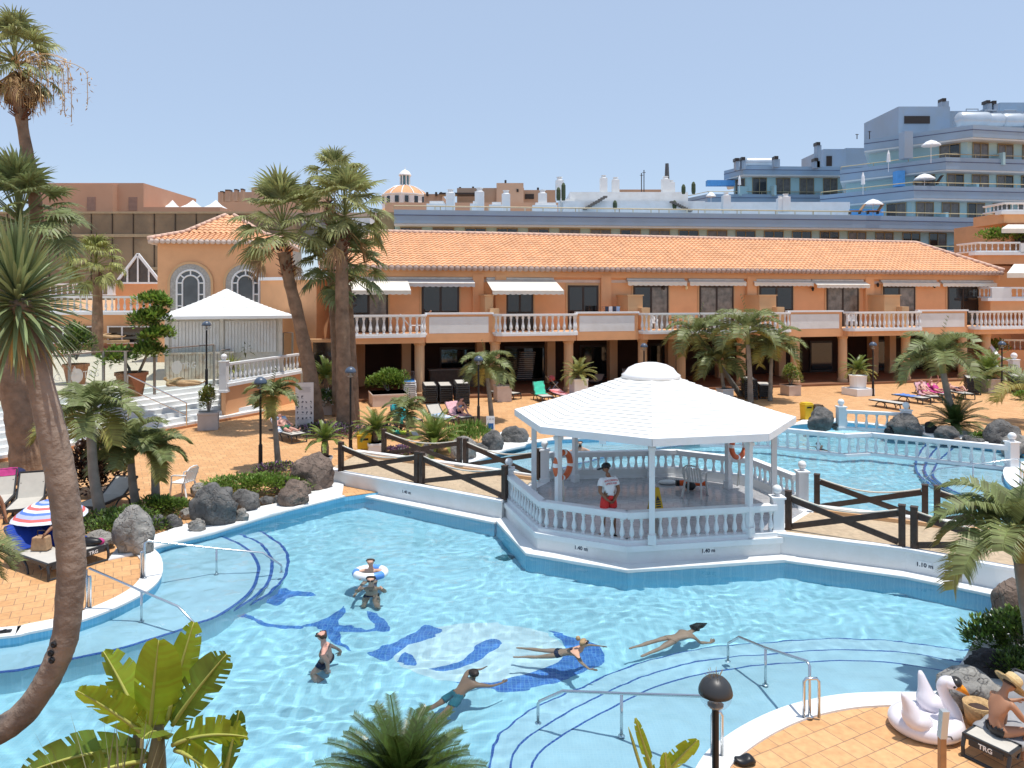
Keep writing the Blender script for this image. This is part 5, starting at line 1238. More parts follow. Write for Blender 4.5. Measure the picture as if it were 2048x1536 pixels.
# ---- potted shrubs, hedges and beds
bush('sparse variegated shrub in grey cube planter on the stairs', P(417, 858) + V((0, 0, .75)), (.42, .42, 1.25), 900, .14, GR_VAR, 61, 'potted_shrub', 'shrub', lumps=6, bottom=.05, m2=GR_BUSH, f2=.35)
bush('yellow green shrub in square pot behind the palms', P(1581, 790) + V((0, 0, .55)), (.6, .6, 1.35), 900, .15, GR_VAR, 62, 'potted_shrub', 'shrub', lumps=6, bottom=.05, m2=GR_BUSH, f2=.4)
bush('rounded green hedge bush in pale planter by blue loungers', P(778, 806) + V((0, 0, .62)), (1.2, 1.0, 1.25), 2600, .16, GR_BUSH, 63, 'hedge_bush', 'bush')
bush('small green bush in pale planter behind the info board', P(648, 832) + V((0, 0, .5)), (.8, .6, .8), 900, .14, GR_DARK, 64, 'hedge_bush', 'bush', m2=PLASTIC_W, f2=.12)
bush('green shrub peeking above the gazebo dome', P(1288, 790) + V((0, 0, .3)), (.9, .9, 1.3), 900, .18, GR_BUSH, 65, 'potted_shrub', 'shrub')
bush('ragged maroon leaved shrub behind the feather palm', P(190, 985), (.95, .8, 1.75), 2300, .17, GR_MAR, 66, 'maroon_shrub', 'shrub', lumps=12, m2=mat('rust_leaf', (.16, .07, .03), .6, .3), f2=.12)
bush('bright green ground hedge among boulders with white chair behind', P(500, 988), (1.75, .75, .62), 4200, .10, GR_BUSH, 67, 'hedge', 'hedge', lumps=16, stem=False)
bush('purple flowering plants at the foot of lamp post', P(565, 950), (1.1, .4, .42), 1100, .10, GR_PUR, 68, 'flower_bed', 'flowers', lumps=9, stem=False, m2=GR_BUSH, f2=.4)
bush('dark purple clump between big boulder and green hedge', P(572, 985), (.55, .4, .4), 700, .09, GR_PUR, 69, 'flower_bed', 'flowers', stem=False)
bush('dark green hedge around the feather palm feet', P(225, 1062), (1.35, .8, .55), 3000, .10, GR_DARK, 70, 'hedge', 'hedge', lumps=14, stem=False, m2=GR_BUSH, f2=.35)
bush('green hedge under palms beside the tallest boulder', P(318, 1030), (.95, .6, .5), 2200, .10, GR_BUSH, 71, 'hedge', 'hedge', lumps=10, stem=False, m2=GR_DARK, f2=.4)
bush('purple bed with dark stones under the twin fan palms', P(655, 872), (1.7, .9, .55), 1800, .12, GR_PUR, 72, 'flower_bed', 'flowers', lumps=14, stem=False, m2=GR_DARK, f2=.5)
bush('purple bed to the right of the twin fan palms', P(760, 872), (1.2, .8, .5), 1300, .12, GR_PUR, 73, 'flower_bed', 'flowers', lumps=10, stem=False, m2=GR_DARK, f2=.4)
bush('purple ground flowers behind the back bridge fence', P(800, 915), (1.0, .4, .4), 900, .1, GR_PUR, 74, 'flower_bed', 'flowers', lumps=9, stem=False)
bush('strap leaved green clump left of the round boulder', P(936, 888), (1.15, .7, .85), 1300, .30, GR_BUSH, 75, 'strap_plant', 'plant', lumps=9, stem=False, w=.13, upw=1.2)
bush('leafy green bush at right pool rim above the black rock', P(2035, 1310), (.75, .8, .75), 2600, .10, GR_BUSH, 76, 'bush', 'bush', lumps=9, m2=GR_DARK, f2=.35)
bush('dark low shrub beside the grey boulder at picture edge', P(2045, 1368), (.55, .6, .45), 1500, .09, GR_DARK, 77, 'bush', 'bush', lumps=8, m2=GR_BUSH, f2=.3)
bush('small weedy plant behind the small stones on the far rim', P(1968, 880), (.55, .3, .35), 500, .12, GR_BUSH, 78, 'weed_clump', 'plant', stem=False)
bush('dry low weeds at the foot of the leaning feather palm', P(1888, 872), (.5, .3, .25), 300, .10, GR_MAR, 79, 'weed_clump', 'plant', stem=False)
bush('green shrub on garden wall beside the stair', Q(1992, 705, 55) , (1.0, .8, .9), 700, .2, GR_BUSH, 80, 'bush', 'bush')
bush('tropical plants on the balcony of far side building', Q(2005, 484, 59.5), (2.2, .6, 1.1), 700, .3, GR_BUSH, 81, 'balcony_plants', 'plant', stem=False)
bush('bright green plant by the stacked loungers at picture edge', P(2052, 800), (.8, .5, .5), 500, .2, GR_BUSH, 82, 'bush', 'bush', stem=False)
# trees on the terrace
def pot(parent, r, h, m=TERRA, square=False, rim=True):
    mb = MB()
    if square: mb.box((0, 0, h / 2), (2 * r, 2 * r, h)); mb.box((0, 0, h - .05), (2 * r + .05, 2 * r + .05, .1))
    else: mb.lathe([(r * .72, 0), (r, h * .86), (r * 1.1, h * .87), (r * 1.1, h), (r * .95, h), (r * .93, h * .93)], n=18)
    o = mb.build('pot', m, parent, bevel=.012 if square else 0)
    MB().lathe([(.001, h * .93 + .004), (r * .9, h * .93 + .004)], n=12, a0=PI / 4).build('soil', SOIL, parent)
    return o
def potted(lbl, base, r, h, m=PINKBOX, square=True, rz=.3, grp=None, name='planter'):
    t = thing(name, lbl, 'planter', base, rz, grp); pot(t, r, h, m, square); return t
tb = P(263, 792, TZ); t = thing('rubber_tree', 'glossy potted tree with forked stems behind the glass screen', 'tree', tb)
for k, (x, z, rr, n) in enumerate(((-.5, 1.75, .8, 700), (.75, 1.95, .75, 700), (.95, 3.3, .95, 1000), (.9, 4.1, .75, 700), (1.2, 2.7, .7, 600))):
    bush(None, None, (rr, rr, rr * .9), n, .24, GR_BUSH, 90 + k, parent=t, stem=False, clear=0)
    t_ = [c for c in t.children][-1]; t_.location = (x, rnd(-.2, .2), z - rr * .4); t_.name = 'foliage'
MB().tube([(0, 0, .5), (-.1, 0, 1.2), (-.5, 0, 1.9)], [.07, .06, .03], 7).build('stem', TR_KEN, t); MB().tube([(.05, 0, .5), (.45, 0, 1.3), (.85, 0, 2.2), (.95, 0, 3.8)], [.07, .06, .05, .03], 7).build('stem', TR_KEN, t)
potted('wide terracotta pot holding the forked glossy tree', tb, .62, 1.05, TERRA, False, name='terracotta_pot')
tb = P(152, 768, TZ); bush('round clipped tree in terracotta pot behind the frosted glass', tb + V((0, 0, 1.25)), (1.0, 1.0, 1.7), 2400, .18, GR_DARK, 96, 'topiary_tree', 'tree', m2=GR_BUSH, f2=.4)
potted('terracotta pot of the round clipped tree', tb, .55, 1.0, TERRA, False, name='terracotta_pot')
tb = P(-8, 800, TZ); bush('potted green shrub at the far end of the terrace screen', tb + V((0, 0, 1.0)), (.7, .7, 1.3), 900, .18, GR_DARK, 97, 'topiary_tree', 'tree'); potted('terracotta pot cut off by the picture edge', tb, .5, .95, TERRA, False, name='terracotta_pot')
# planters
for lb, px, py, r, h, m_, sq in (('grey cube planter standing at the foot of white stairs', 417, 858, .42, .78, mat('grey_planter', (.45, .42, .40), .8, .1, 2), True), ('pale square planter under the rounded hedge bush', 776, 808, .95, .66, PINKBOX, True), ('pale square planter in front of the striped palm stem', 1005, 802, .42, .9, PINKBOX, True),
        ('tall square white planter carrying a yellow green cycad', 1157, 798, .42, 1.2, PLASTIC_W, True), ('square pot under yellow green shrub behind palms', 1581, 790, .42, .62, PINKBOX, True), ('large square planter with broad cycad by stacked loungers', 1974, 783, .62, .85, PINKBOX, True), ('pale planter between the twin fan palm trunks', 655, 826, .7, .8, PINKBOX, True),
        ('round white pot holding small cycad behind big boulder', 650, 942, .24, .5, PLASTIC_W, False), ('square white pot of cycad beside yellow bin', 752, 914, .3, .55, PLASTIC_W, True), ('white pot beneath the clump of palms behind gazebo', 1450, 797, .35, .6, PLASTIC_W, True)):
    potted(lb, P(px, py), r, h, m_, sq)
pd = thing('planter_pedestal', 'stepped white pedestal planter with golden cycad', 'planter', P(1716, 790), .3)
MB().box((0, 0, .22), (1.3, 1.3, .44)).build('base', PLASTIC_W, pd, bevel=.02); MB().lathe([(.42, .44), (.45, .5), (.5, 1.12), (.54, 1.2)], n=18).build('drum', PLASTIC_W, pd)
sm = thing('potted_palm', 'small palm growing from the square planter by lamp post', 'plant', P(1005, 802) + V((0, 0, .85)))
mb = MB()
for i in range(9): frond(mb, (0, 0, .5), i * 2.4, R(rnd(5, 60)), .8, 22, .04, .35, droop=.6)
mb.build('crown', GR_KEN, sm, recalc=False); MB().tube([(0, 0, 0), (0, 0, .6)], .06, 7).build('trunk', TR_KEN, sm)
# yucca clumps behind the terrace balustrade
random.seed(7)
def spiky(lbl, c, r, n, m, th, emin=-20, w=.05, name='yucca_plant', grp=None):
    t = thing(name, lbl, 'plant', c, 0, grp); mb = MB()
    for i in range(n):
        f = (i + .5) / n; d = sph(i * 2.4 + rnd(-.2, .2), R(88 - (88 - emin) * f ** .8)); p = V((0, 0, th)); a, u = perp(d); l = r * rnd(.85, 1.1)
        p1 = p + d * l * .45; p2 = p + d * l + V((0, 0, -l * .12 * (1 + f))); ww = w
        mb.add([p - a * ww * .5, p + a * ww * .5, p1 + a * ww, p1 - u * ww * .35, p1 - a * ww, p2], [(0, 1, 2, 3), (0, 3, 4), (3, 2, 5), (4, 3, 5)])
    mb.build('crown', m, t, recalc=False); MB().tube([(0, 0, -.02), (0, 0, th)], .06, 7).build('trunk', TR_KEN, t); return t
spiky('tall spiky yucca in front of the shuttered kiosk', P(492, 752, TZ), .95, 70, GR_FAN, 1.4); spiky('low spiky yucca left of its taller neighbour', P(462, 760, TZ), 1.0, 60, GR_VAR, .55)
spiky('dark spiky plant near the garden ball post', P(2028, 765), .9, 50, GR_DARK, .5)
# ---- dragon tree in the foreground
random.seed(9); D0 = 6.5
base = V((Q(-330, 1500, D0).x, D0 - .1, 0.05)); dt = thing('dragon_tree', 'leaning dragon tree with bare curved trunk and spiky green crown', 'tree', base)
path = [base, at(-200, 1570, D0), at(-60, 1490, D0), at(31, 1441, D0), at(80, 1384, D0), at(111, 1327, D0), at(131, 1270, D0), at(140, 1185, D0), at(143, 1120, D0), at(135, 1040, D0), at(122, 955, D0), at(103, 860, D0), at(72, 730, D0), at(38, 600, D0)]
trunk(dt, path, [.14, .13, .118, .112, .105, .108, .108, .112, .115, .118, .12, .115, .10, .085], TR_DRA, 20, .03)
mb = MB(); c = at(35, 598, D0); ax = V((-.1, 0, 1)).normalized()
mb2 = MB()
for i in range(330):
    f = (i + .5) / 330; el = R(88 - 150 * f ** .9); d = (sph(i * 2.39996 + rnd(-.15, .15), el) + ax * .05).normalized(); l = .66 * rnd(.82, 1.08) * (1 - .15 * f); a, u = perp(d)
    o = c + V((0, 0, .10 - .25 * f)) + d * .04; p1 = o + d * l * .4; p2 = o + d * l * .75 + V((0, 0, -.01 - .03 * f)); p3 = o + d * l + V((0, 0, -.03 - .09 * f)); w_ = .019
    q = mb2 if (f > .86 and rnd(0, 1) < .6) else mb
    q.add([o - a * w_ * .8, o - u * .006, o + a * w_ * .8, p1 - a * w_, p1 - u * .01, p1 + a * w_, p2 - a * w_ * .7, p2 - u * .007, p2 + a * w_ * .7, p3], [(0, 1, 4, 3), (1, 2, 5, 4), (3, 4, 7, 6), (4, 5, 8, 7), (6, 7, 9), (7, 8, 9)])
mb.build('crown', mat('sword_leaf', (.23, .28, .13), .45, .2, 2, island=.3, transl=.2), dt, world=True, recalc=False)
mb2.build('dead_leaves', mat('dry_sword_leaf', (.36, .24, .10), .7, .2, 2, island=.3, transl=.2), dt, world=True, recalc=False)
mb = MB()
for px, py in ((123, 1277), (117, 1294), (119, 1308)):
    q = at(px, py, D0) + V((0, -.115, 0)); mb.lathe([(.0, -.012), (.03, .0), (.018, .012), (.001, .006)], q, 10, m=Matrix.Rotation(R(90), 3, 'X'))
mb.build('branch_scar', BLACK, dt, world=True)
# ---- banana plants
def banana_leaf(mb, rib, o, d, L_, W, bend, tears, seed, face=None):
    random.seed(seed); o = V(o); d = V(d).normalized(); K = 16; pts = [o]; p = o; dd = d.copy()
    for i in range(K): p = p + dd * (L_ / K); pts.append(p); dd = (dd + V(bend) / K).normalized()
    side0 = d.cross(V(face) if face else V((0, -1, 0)));  side0.normalize()
    rib.tube(pts, [.022 - .018 * i / K for i in range(K + 1)], 6)
    for sg in (-1, 1):
        prev = None
        for i in range(K * 2):
            f0, f1 = i / (K * 2), (i + 1) / (K * 2)
            def pt(f):
                x = f * K; j = min(int(x), K - 1); q = pts[j].lerp(pts[j + 1], x - j); t = (pts[j + 1] - pts[j]).normalized(); s = side0 - t * side0.dot(t); s.normalize()
                n = t.cross(s); w = W * 1.25 * (math.sin(PI * min(1, f * .93 + .05)) ** .5) * (1 if f < .9 else 1 - (f - .9) * 3); return q, s, n, t, w
            q0, s0, n0, t0, w0 = pt(f0); q1, s1, n1, t1, w1 = pt(f1)
            if random.random() < tears or prev is None: dz = rnd(-.25, .25); gap = rnd(.0, .4) if prev is not None else 0; prev = (dz, gap)
            dz, gap = prev; g0 = 0
            e0 = q0 + s0 * sg * w0 + n0 * (abs(w0) * (.35 + dz)) + t0 * w0 * .25; e1 = q1 + s1 * sg * w1 + n1 * (abs(w1) * (.35 + dz)) + t1 * w1 * .25
            m0 = q0 + s0 * sg * w0 * .5 + n0 * w0 * .24; m1 = q1 + s1 * sg * w1 * .5 + n1 * w1 * .24
            mb.add([q0, m0, e0, q1, m1, e1], [(0, 1, 4, 3)] if (rnd(0, 1) < tears * .55 and 3 < i < K * 2 - 2) else [(0, 1, 4, 3), (1, 2, 5, 4)])
def banana(lbl, base, leaves, stems, m=GR_BAN):
    t = thing('banana_plant', lbl, 'banana plant', base)
    for k, (a, b, W, bend, tears, mm) in enumerate(leaves):
        mb, rib = MB(), MB(); banana_leaf(mb, rib, a, V(b) - V(a), (V(b) - V(a)).length * 1.03, W, bend, tears, 100 + k)
        l = mb.build('leaf', mm, t, world=True, recalc=False, smooth=True); rib.build('midrib', GR_RIB, l, world=True, smooth=True)
    for pts in stems: MB().tube(pts[0], pts[1], 10).build('stem', mat('banana_stem', (.20, .16, .07), .6, .3, 6, stain=(.10, .05, .03), sscale=6, samt=.7), t, world=True, smooth=True)
    return t
BD = 6.6
def bq(px, py, d=BD): return Q(px, py, d)
lv = [(bq(300, 1470), bq(312, 1292, 6.4), .165, (0, .1, 0), .05, GR_BAN), (bq(335, 1440), bq(378, 1248, 6.7), .105, (.1, 0, 0), .18, GR_BAN), (bq(345, 1450), bq(440, 1305, 6.5), .13, (.1, 0, -.1), .5, GR_BAN2),
      (bq(280, 1450), bq(220, 1300, 6.7), .12, (-.2, 0, 0), .25, GR_BAN), (bq(290, 1470), bq(170, 1376, 6.3), .13, (-.3, -.1, .1), .25, GR_BAN), (bq(270, 1500), bq(50, 1500, 6.3), .14, (-.2, 0, -.55), .2, GR_BAN2),
      (bq(345, 1490), bq(475, 1432, 6.4), .12, (.2, 0, -.5), .35, GR_BAN), (bq(450, 1545, 6.5), bq(478, 1425, 6.5), .07, (0, 0, 0), .2, GR_BAN2), (bq(300, 1520), bq(120, 1540, 6.1), .12, (0, 0, -.4), .3, GR_BAN2), (bq(350, 1500), bq(440, 1530, 6.2), .12, (.1, 0, -.5), .3, GR_BAN), (bq(320, 1480), bq(300, 1420, 6.0), .12, (.0, -.3, -.4), .2, GR_BAN2)]
banana('banana plant with big torn yellow green leaves in the garden strip', V((-3.05, 6.6, .05)), lv, [([V((-3.05, 6.6, 0)), bq(310, 1560), bq(318, 1450)], [.11, .1, .04]), ([V((-3.25, 6.7, 0)), bq(265, 1560, 6.7), bq(280, 1450, 6.7)], [.09, .08, .04])])
lv = [(bq(1310, 1560), bq(1272, 1440, 6.4), .035, (0, 0, 0), .3, GR_BAN), (bq(1320, 1560), bq(1388, 1480, 6.4), .075, (.1, 0, 0), .1, GR_BAN), (bq(1295, 1580), bq(1258, 1458, 6.5), .012, (0, 0, 0), 0, GR_BAN2), (bq(1335, 1590), bq(1330, 1508, 6.3), .04, (0, 0, 0), .1, GR_BAN)]
banana('small young banana plant beside the near lamp post', V((1.3, 6.5, .05)), lv, [([V((1.3, 6.5, 0)), bq(1315, 1560)], [.07, .04])])
random.seed(77); sp = thing('yucca_plant', 'thin grey spiky leaves rising in front of the banana plant', 'plant', V((-2.9, 5.6, .05))); mb = MB()
for i in range(34):
    a, b = V((-3.0 + rnd(-.15, .15), 5.6, rnd(1.6, 1.9))), Q(rnd(20, 420), rnd(1410, 1530), rnd(5.2, 5.7)); d = b - a; s, u = perp(d); mb.add([a - s * .012, a + s * .012, a + d * .6 + s * .008, a + d * .6 - s * .008, b], [(0, 1, 2, 3), (3, 2, 4)])
mb.build('leaf_blades', mat('grey_blade', (.22, .22, .13), .6, .2, 3, island=.4, transl=.2), sp, world=True, recalc=False); MB().tube([(0, 0, -.02), (-.05, 0, 1.9)], [.09, .07], 8).build('trunk', TR_DRA, sp)
frl = MB(); random.seed(5)
for k in range(7): frond(frl, Q(-70, 1090, 6.0), R(-10 + k * 14), R(20 - k * 14), .42, 26, .012, .2, curl=.9, droop=.4)
fr = thing('feather_palm', 'palm frond tips entering at the left picture edge', 'palm tree', V((Q(-75, 1100, 6.0).x, 6.0, .05)), 0, 'feather palms round the pools')
frl.build('crown', GR_KEN, fr, world=True, recalc=False); MB().tube([(0, 0, -.02), (0, 0, Q(0, 1090, 6).z)], .06, 8).build('trunk', TR_KEN, fr)

# ================================================================= boulders
ROCKM = {}
def rock_mat(k):
    if k not in ROCKM:
        c = {'grey': (.25, .235, .215), 'dark': (.125, .12, .115), 'warm': (.17, .125, .10), 'black': (.035, .034, .037), 'light': (.30, .29, .27)}[k]
        ROCKM[k] = mat('basalt_' + k, c, .9, .35, 2.2, bump=.9, bscale=11, stain=tuple(x * (1.8 if k != 'light' else .55) for x in c), sscale=1.6, samt=.6)
        t_ = ROCKM[k].node_tree; N_ = t_.nodes.new; b0 = [n for n in t_.nodes if n.type == 'BUMP'][0]; tc_ = [n for n in t_.nodes if n.type == 'TEX_COORD'][0]
        vo = N_('ShaderNodeTexVoronoi'); vo.inputs['Scale'].default_value = 2.6; vo.feature = 'DISTANCE_TO_EDGE'; nz_ = N_('ShaderNodeTexNoise'); nz_.inputs['Scale'].default_value = 3; t_.links.new(tc_.outputs['Object'], nz_.inputs['Vector'])
        ad_ = N_('ShaderNodeVectorMath'); t_.links.new(tc_.outputs['Object'], ad_.inputs[0]); t_.links.new(nz_.outputs['Color'], ad_.inputs[1]); t_.links.new(ad_.outputs[0], vo.inputs['Vector'])
        mr_ = N_('ShaderNodeMapRange'); mr_.inputs['From Max'].default_value = .06; t_.links.new(vo.outputs['Distance'], mr_.inputs['Value']); b1_ = N_('ShaderNodeBump'); b1_.inputs['Strength'].default_value = .7; b1_.inputs['Distance'].default_value = .04
        t_.links.new(mr_.outputs['Result'], b1_.inputs['Height']); t_.links.new(b1_.outputs['Normal'], b0.inputs['Normal'])
    return ROCKM[k]
def boulder(lbl, px, py, w, h, k='grey', seed=1, z=0.0, dx=.8, sharp=.45, sink=.22, grp='volcanic boulders round the pools'):
    """px,py: foot of the stone in the photograph; w,h its size in photograph pixels"""
    random.seed(seed); c = P(px, py, z); s = c.y / F; rx, rz = w * s * .485, h * s * .555; off = V((rnd(0, 90), rnd(0, 90), rnd(0, 90)))
    b = bmesh.new(); bmesh.ops.create_icosphere(b, subdivisions=4, radius=1); vs = []
    for v in b.verts:
        n = noise.noise(v.co * .9 + off) * sharp + (.5 - abs(noise.noise(v.co * 1.7 + off)) * 2) * sharp * .38 + noise.noise(v.co * 4.5 + off) * sharp * .2 + noise.noise(v.co * 10 + off) * sharp * .07
        n = n if n < .22 else .22 + (n - .22) * .25
        p = v.co * (1 + n); vs.append(V((p.x * rx, p.y * rx * dx, p.z * rz + rz * (1 - sink * 2))))
    mb = MB(); mb.add(vs, [[v.index for v in f.verts] for f in b.faces]); b.free()
    o = mb.build('boulder', rock_mat(k), smooth=True); o.location = c + V((0, rx * .35, 0)); o.rotation_euler = (0, 0, rnd(-.3, .3)); tag(o, lbl, 'boulder', grp); return o
BL = [('tall grey boulder with rounded top beside left handrail', 262, 1106, 78, 92, 'grey'), ('big two lobed dark boulder in front of the green hedge', 420, 1050, 88, 92, 'dark'), ('pointed tan grey boulder at end of footbridge', 620, 982, 84, 82, 'warm'), ('rounded grey boulder left of the hedge gap', 488, 1020, 56, 44, 'dark'), ('rounded brown grey boulder below purple clump', 583, 1010, 60, 50, 'warm'),
      ('low grey boulder half hidden by the near loungers', 192, 1096, 56, 34, 'grey'), ('small tan boulder behind the feather palm trunk', 200, 1005, 42, 32, 'warm'), ('small dark stone beside the tallest left boulder', 312, 1056, 32, 26, 'dark'), ('flat grey stone on the white rockery', 378, 1034, 36, 18, 'grey'), ('small square grey stone low on the rockery', 392, 1062, 34, 26, 'grey'), ('small dark rounded stone mid rockery', 344, 1055, 32, 26, 'dark'), ('small grey egg stone nearest the pool edge', 480, 1042, 30, 28, 'grey'),
      ('tiny black pebble stone by lounger foot', 222, 1088, 12, 12, 'black'), ('low dark stone between two rounded boulders', 530, 1008, 30, 18, 'dark'), ('small dark stone below the green hedge', 552, 1006, 16, 16, 'dark'), ('grey stone behind the green hedge by white chair', 395, 990, 34, 24, 'grey'), ('tan stone at foot of pointed boulder', 602, 990, 34, 30, 'warm'), ('grey stone under the reclining lounger by fat palm', 38, 1008, 34, 26, 'grey'),
      ('dark upright boulder under blue pool sign', 985, 902, 40, 44, 'dark'), ('egg shaped dark boulder at corner of upper pool', 1028, 886, 54, 34, 'dark'), ('sloping light grey boulder behind bridge fence', 925, 920, 56, 54, 'grey'), ('small dark stone beneath upright boulder', 962, 906, 28, 20, 'dark'), ('pale stone among purple flowers by the fence', 800, 914, 40, 22, 'light'), ('grey rounded stone at foot of the cycad', 852, 918, 30, 30, 'grey'), ('grey stone in the purple bed under palms', 656, 872, 26, 18, 'light'),
      ('mossy dark boulder beside yellow bin on far deck', 1645, 858, 52, 46, 'dark'), ('small flat stone by white ball post', 1677, 858, 22, 14, 'dark'), ('broad dark boulder overhanging the far pool corner', 1815, 870, 66, 42, 'dark'), ('black small stone left of broad boulder', 1782, 868, 20, 16, 'black'), ('black bell shaped stone on the white rim', 1863, 868, 24, 28, 'black'), ('cracked grey boulder under leaning palm', 1900, 884, 46, 36, 'dark'), ('small round stone right of cracked boulder', 1937, 888, 20, 18, 'dark'), ('small tan stone on white rim below cracked boulder', 1916, 888, 18, 14, 'warm'),
      ('bristly big dark boulder on the far right rim', 2012, 886, 66, 46, 'dark'), ('grey boulder beside white ball post at upper pool', 2038, 906, 56, 40, 'grey'), ('small black stone under the bristly boulder', 1995, 894, 24, 16, 'black'), ('long flat stone among rim weeds', 1958, 886, 26, 10, 'dark'),
      ('tall reddish lava rock under large feather palm', 2036, 1252, 84, 98, 'warm'), ('black angular rock at pool edge under bush', 1978, 1352, 78, 52, 'black'), ('large smooth light grey boulder beside white swan float', 1953, 1424, 128, 88, 'light'), ('rough lava rock behind the right bush', 2060, 1290, 60, 50, 'dark')]
for i, (lb, px, py, w_, h_, k) in enumerate(BL): boulder(lb, px, py, w_, h_, k, 200 + i, z=.05 if py > 985 and px < 700 else 0, sharp=.3 if k == 'light' and w_ > 100 else .42)
# ================================================================= props
random.seed(300)
LAMPG = glass('lamp_globe_clear', (.92, .94, .96), .14); LAMPT = mat('lamp_cap', (.07, .095, .14), .35, .05)
def lamp(lbl, base, h=3.0, r=.215, pr=.042, m=LAMPT):
    t = thing('street_lamp', lbl, 'lamp post', base, 0, 'globe lamp posts')
    MB().tube([(0, 0, -.02), (0, 0, h - r)], pr, 10).build('pole', BLACK, t); MB().lathe([(pr * 2.4, 0), (pr * 2.2, .06), (pr * 1.7, .1), (pr * 1.6, h * .3), (pr * 1.1, h * .31), (pr, h * .32)], n=12).build('pole_base', BLACK, t)
    MB().lathe([(r * math.cos(a), h + r * math.sin(a)) for a in [R(-88 + 11 * i) for i in range(9)]], n=20).build('globe', LAMPG, t, smooth=True)
    MB().lathe([(r * 1.02 * math.cos(a), h + r * 1.02 * math.sin(a)) for a in [R(-2 + 11.5 * i) for i in range(9)]], n=20).build('cap', m, t, smooth=True)
    MB().lathe([(r * .45, h - r * .82), (r * .5, h - r * .7), (r * .18, h - r * .6), (r * .16, h - r * .1), (.01, h)], n=10).build('bulb_holder', mat('bulb_holder', (.35, .33, .30), .4), t)
    return t
for lb, px, py in (('globe lamp post beside the sunbather and thin palm', 521, 943), ('globe lamp post in front of the upright twin palm', 701, 899), ('globe lamp post half hidden by the signed palm crown', 957, 852), ('globe lamp post rising just above the gazebo dome', 1288, 798), ('globe lamp post before the arcade near golden cycad', 1746, 792), ('globe lamp post by the square planter and garden stair', 2004, 789)):
    lamp(lb, P(px, py))
lamp('globe lamp post on the terrace in front of kiosk', P(413, 776, TZ), 2.95)
nl = lamp('close dark capped globe lamp post in front of the lower pool', V((Q(1431, 600, 7).x, 7.0, .05)), 2.24, .155, .033, mat('near_cap', (.035, .037, .04), .4, .05))
mb = MB()
for i in range(24): a = rnd(0, 6.28); r_ = rnd(0, .06); mb.beam(V((r_ * math.cos(a), r_ * math.sin(a), 2.38)), V((r_ * math.cos(a) * 1.8, r_ * math.sin(a) * 1.8, 2.40 + rnd(.01, .05))), .003, .003)
mb.build('bird_spikes', mat('straw', (.32, .22, .1), .8), nl)
# ---- handrails: (px, py of foot, z of foot, py of rail)
def rail(lbl, pts, feet, loop=None, r=.022, group='stainless pool handrails'):
    q = [P(px, pb, z) for px, pb, z, pt in pts]; top = [Q(p[0], p[3], w_.y) for p, w_ in zip(pts, q)]
    t = thing('handrail', lbl, 'handrail', q[0], 0, group); path = []
    if 0 in feet: path += [q[0], q[0].lerp(top[0], .93)]
    path += [top[0].lerp(top[1], .05)] + top[1:-1] + [top[-1].lerp(top[-2], .05)]
    if len(pts) - 1 in feet: path += [q[-1].lerp(top[-1], .93), q[-1]]
    MB().tube(path, r, 8).build('rail', STEEL, t, world=True, smooth=True)
    for i in feet:
        if 0 < i < len(pts) - 1: MB().tube([q[i], top[i]], r, 8).build('post', STEEL, t, world=True, smooth=True)
        m = MB(); m.lathe([(.05, 0), (.05, .012), (r, .02)], q[i], 12); m.build('flange', STEEL, t, world=True)
    for (px, pb, z, pt, dx) in loop or ():
        a = P(px - dx, pb, z); b_ = P(px + dx, pb, z); h = Q(px, pt, a.y).z - z
        MB().tube([a, a + V((0, 0, h * .92)), a.lerp(b_, .15) + V((0, 0, h)), a.lerp(b_, .85) + V((0, 0, h)), b_ + V((0, 0, h * .92)), b_], r, 8).build('grab_loop', STEEL, t, world=True, smooth=True)
rail('stainless handrail descending the left steps nearest the boulders', [(289, 1157, .03, 1081), (433, 1153, -.22, 1097), (526, 1156, -.29, 1106), (563, 1158, -.36, 1131)], (0, 1, 3), loop=[(284, 1156, .03, 1102, 2)])
rail('stainless handrail behind the banana plant on left steps', [(173, 1217, .03, 1134), (283, 1248, -.22, 1182), (356, 1272, -.25, 1213), (396, 1282, -.29, 1254)], (0, 1, 3), loop=[(178, 1216, .03, 1152, 3)])
rail('stainless handrail leading into the pool near the tiled swan deck', [(1456, 1338, -.36, 1287), (1478, 1348, -.3, 1274), (1531, 1376, -.22, 1296), (1619, 1434, .03, 1324)], (0, 2, 3), loop=[(1623, 1435, .03, 1357, 15)])
rail('stainless handrail reaching behind the close lamp post', [(1076, 1462, -.36, 1404), (1126, 1468, -.3, 1382), (1243, 1478, -.22, 1387), (1428, 1512, .03, 1393)], (0, 2, 3), loop=[(1434, 1511, .03, 1424, 10)])
rail('stainless handrail on round steps of the upper pool', [(1851, 977, -.36, 957), (1876, 975, -.3, 938), (1946, 978, -.22, 930), (2040, 968, .03, 917)], (0, 2, 3), loop=[(2044, 968, .03, 938, 2)])
sr = thing('handrail', 'thin white painted handrail down the terrace stairs', 'handrail', P(372, 852, .2)); 
A0, A1 = Q(256, 750, 31), Q(373, 806, 33.5 - 1); B0, B1 = Q(256, 777, 31), Q(373, 830, 32.5)
MB().tube([A0, A1, P(373, 852, .2)], .03, 8).build('rail', STEEL, sr, world=True); MB().tube([B0, B1], .02, 6).build('rail', STEEL, sr, world=True); MB().tube([A0, V((A0.x, A0.y, .9))], .03, 8).build('post', STEEL, sr, world=True)
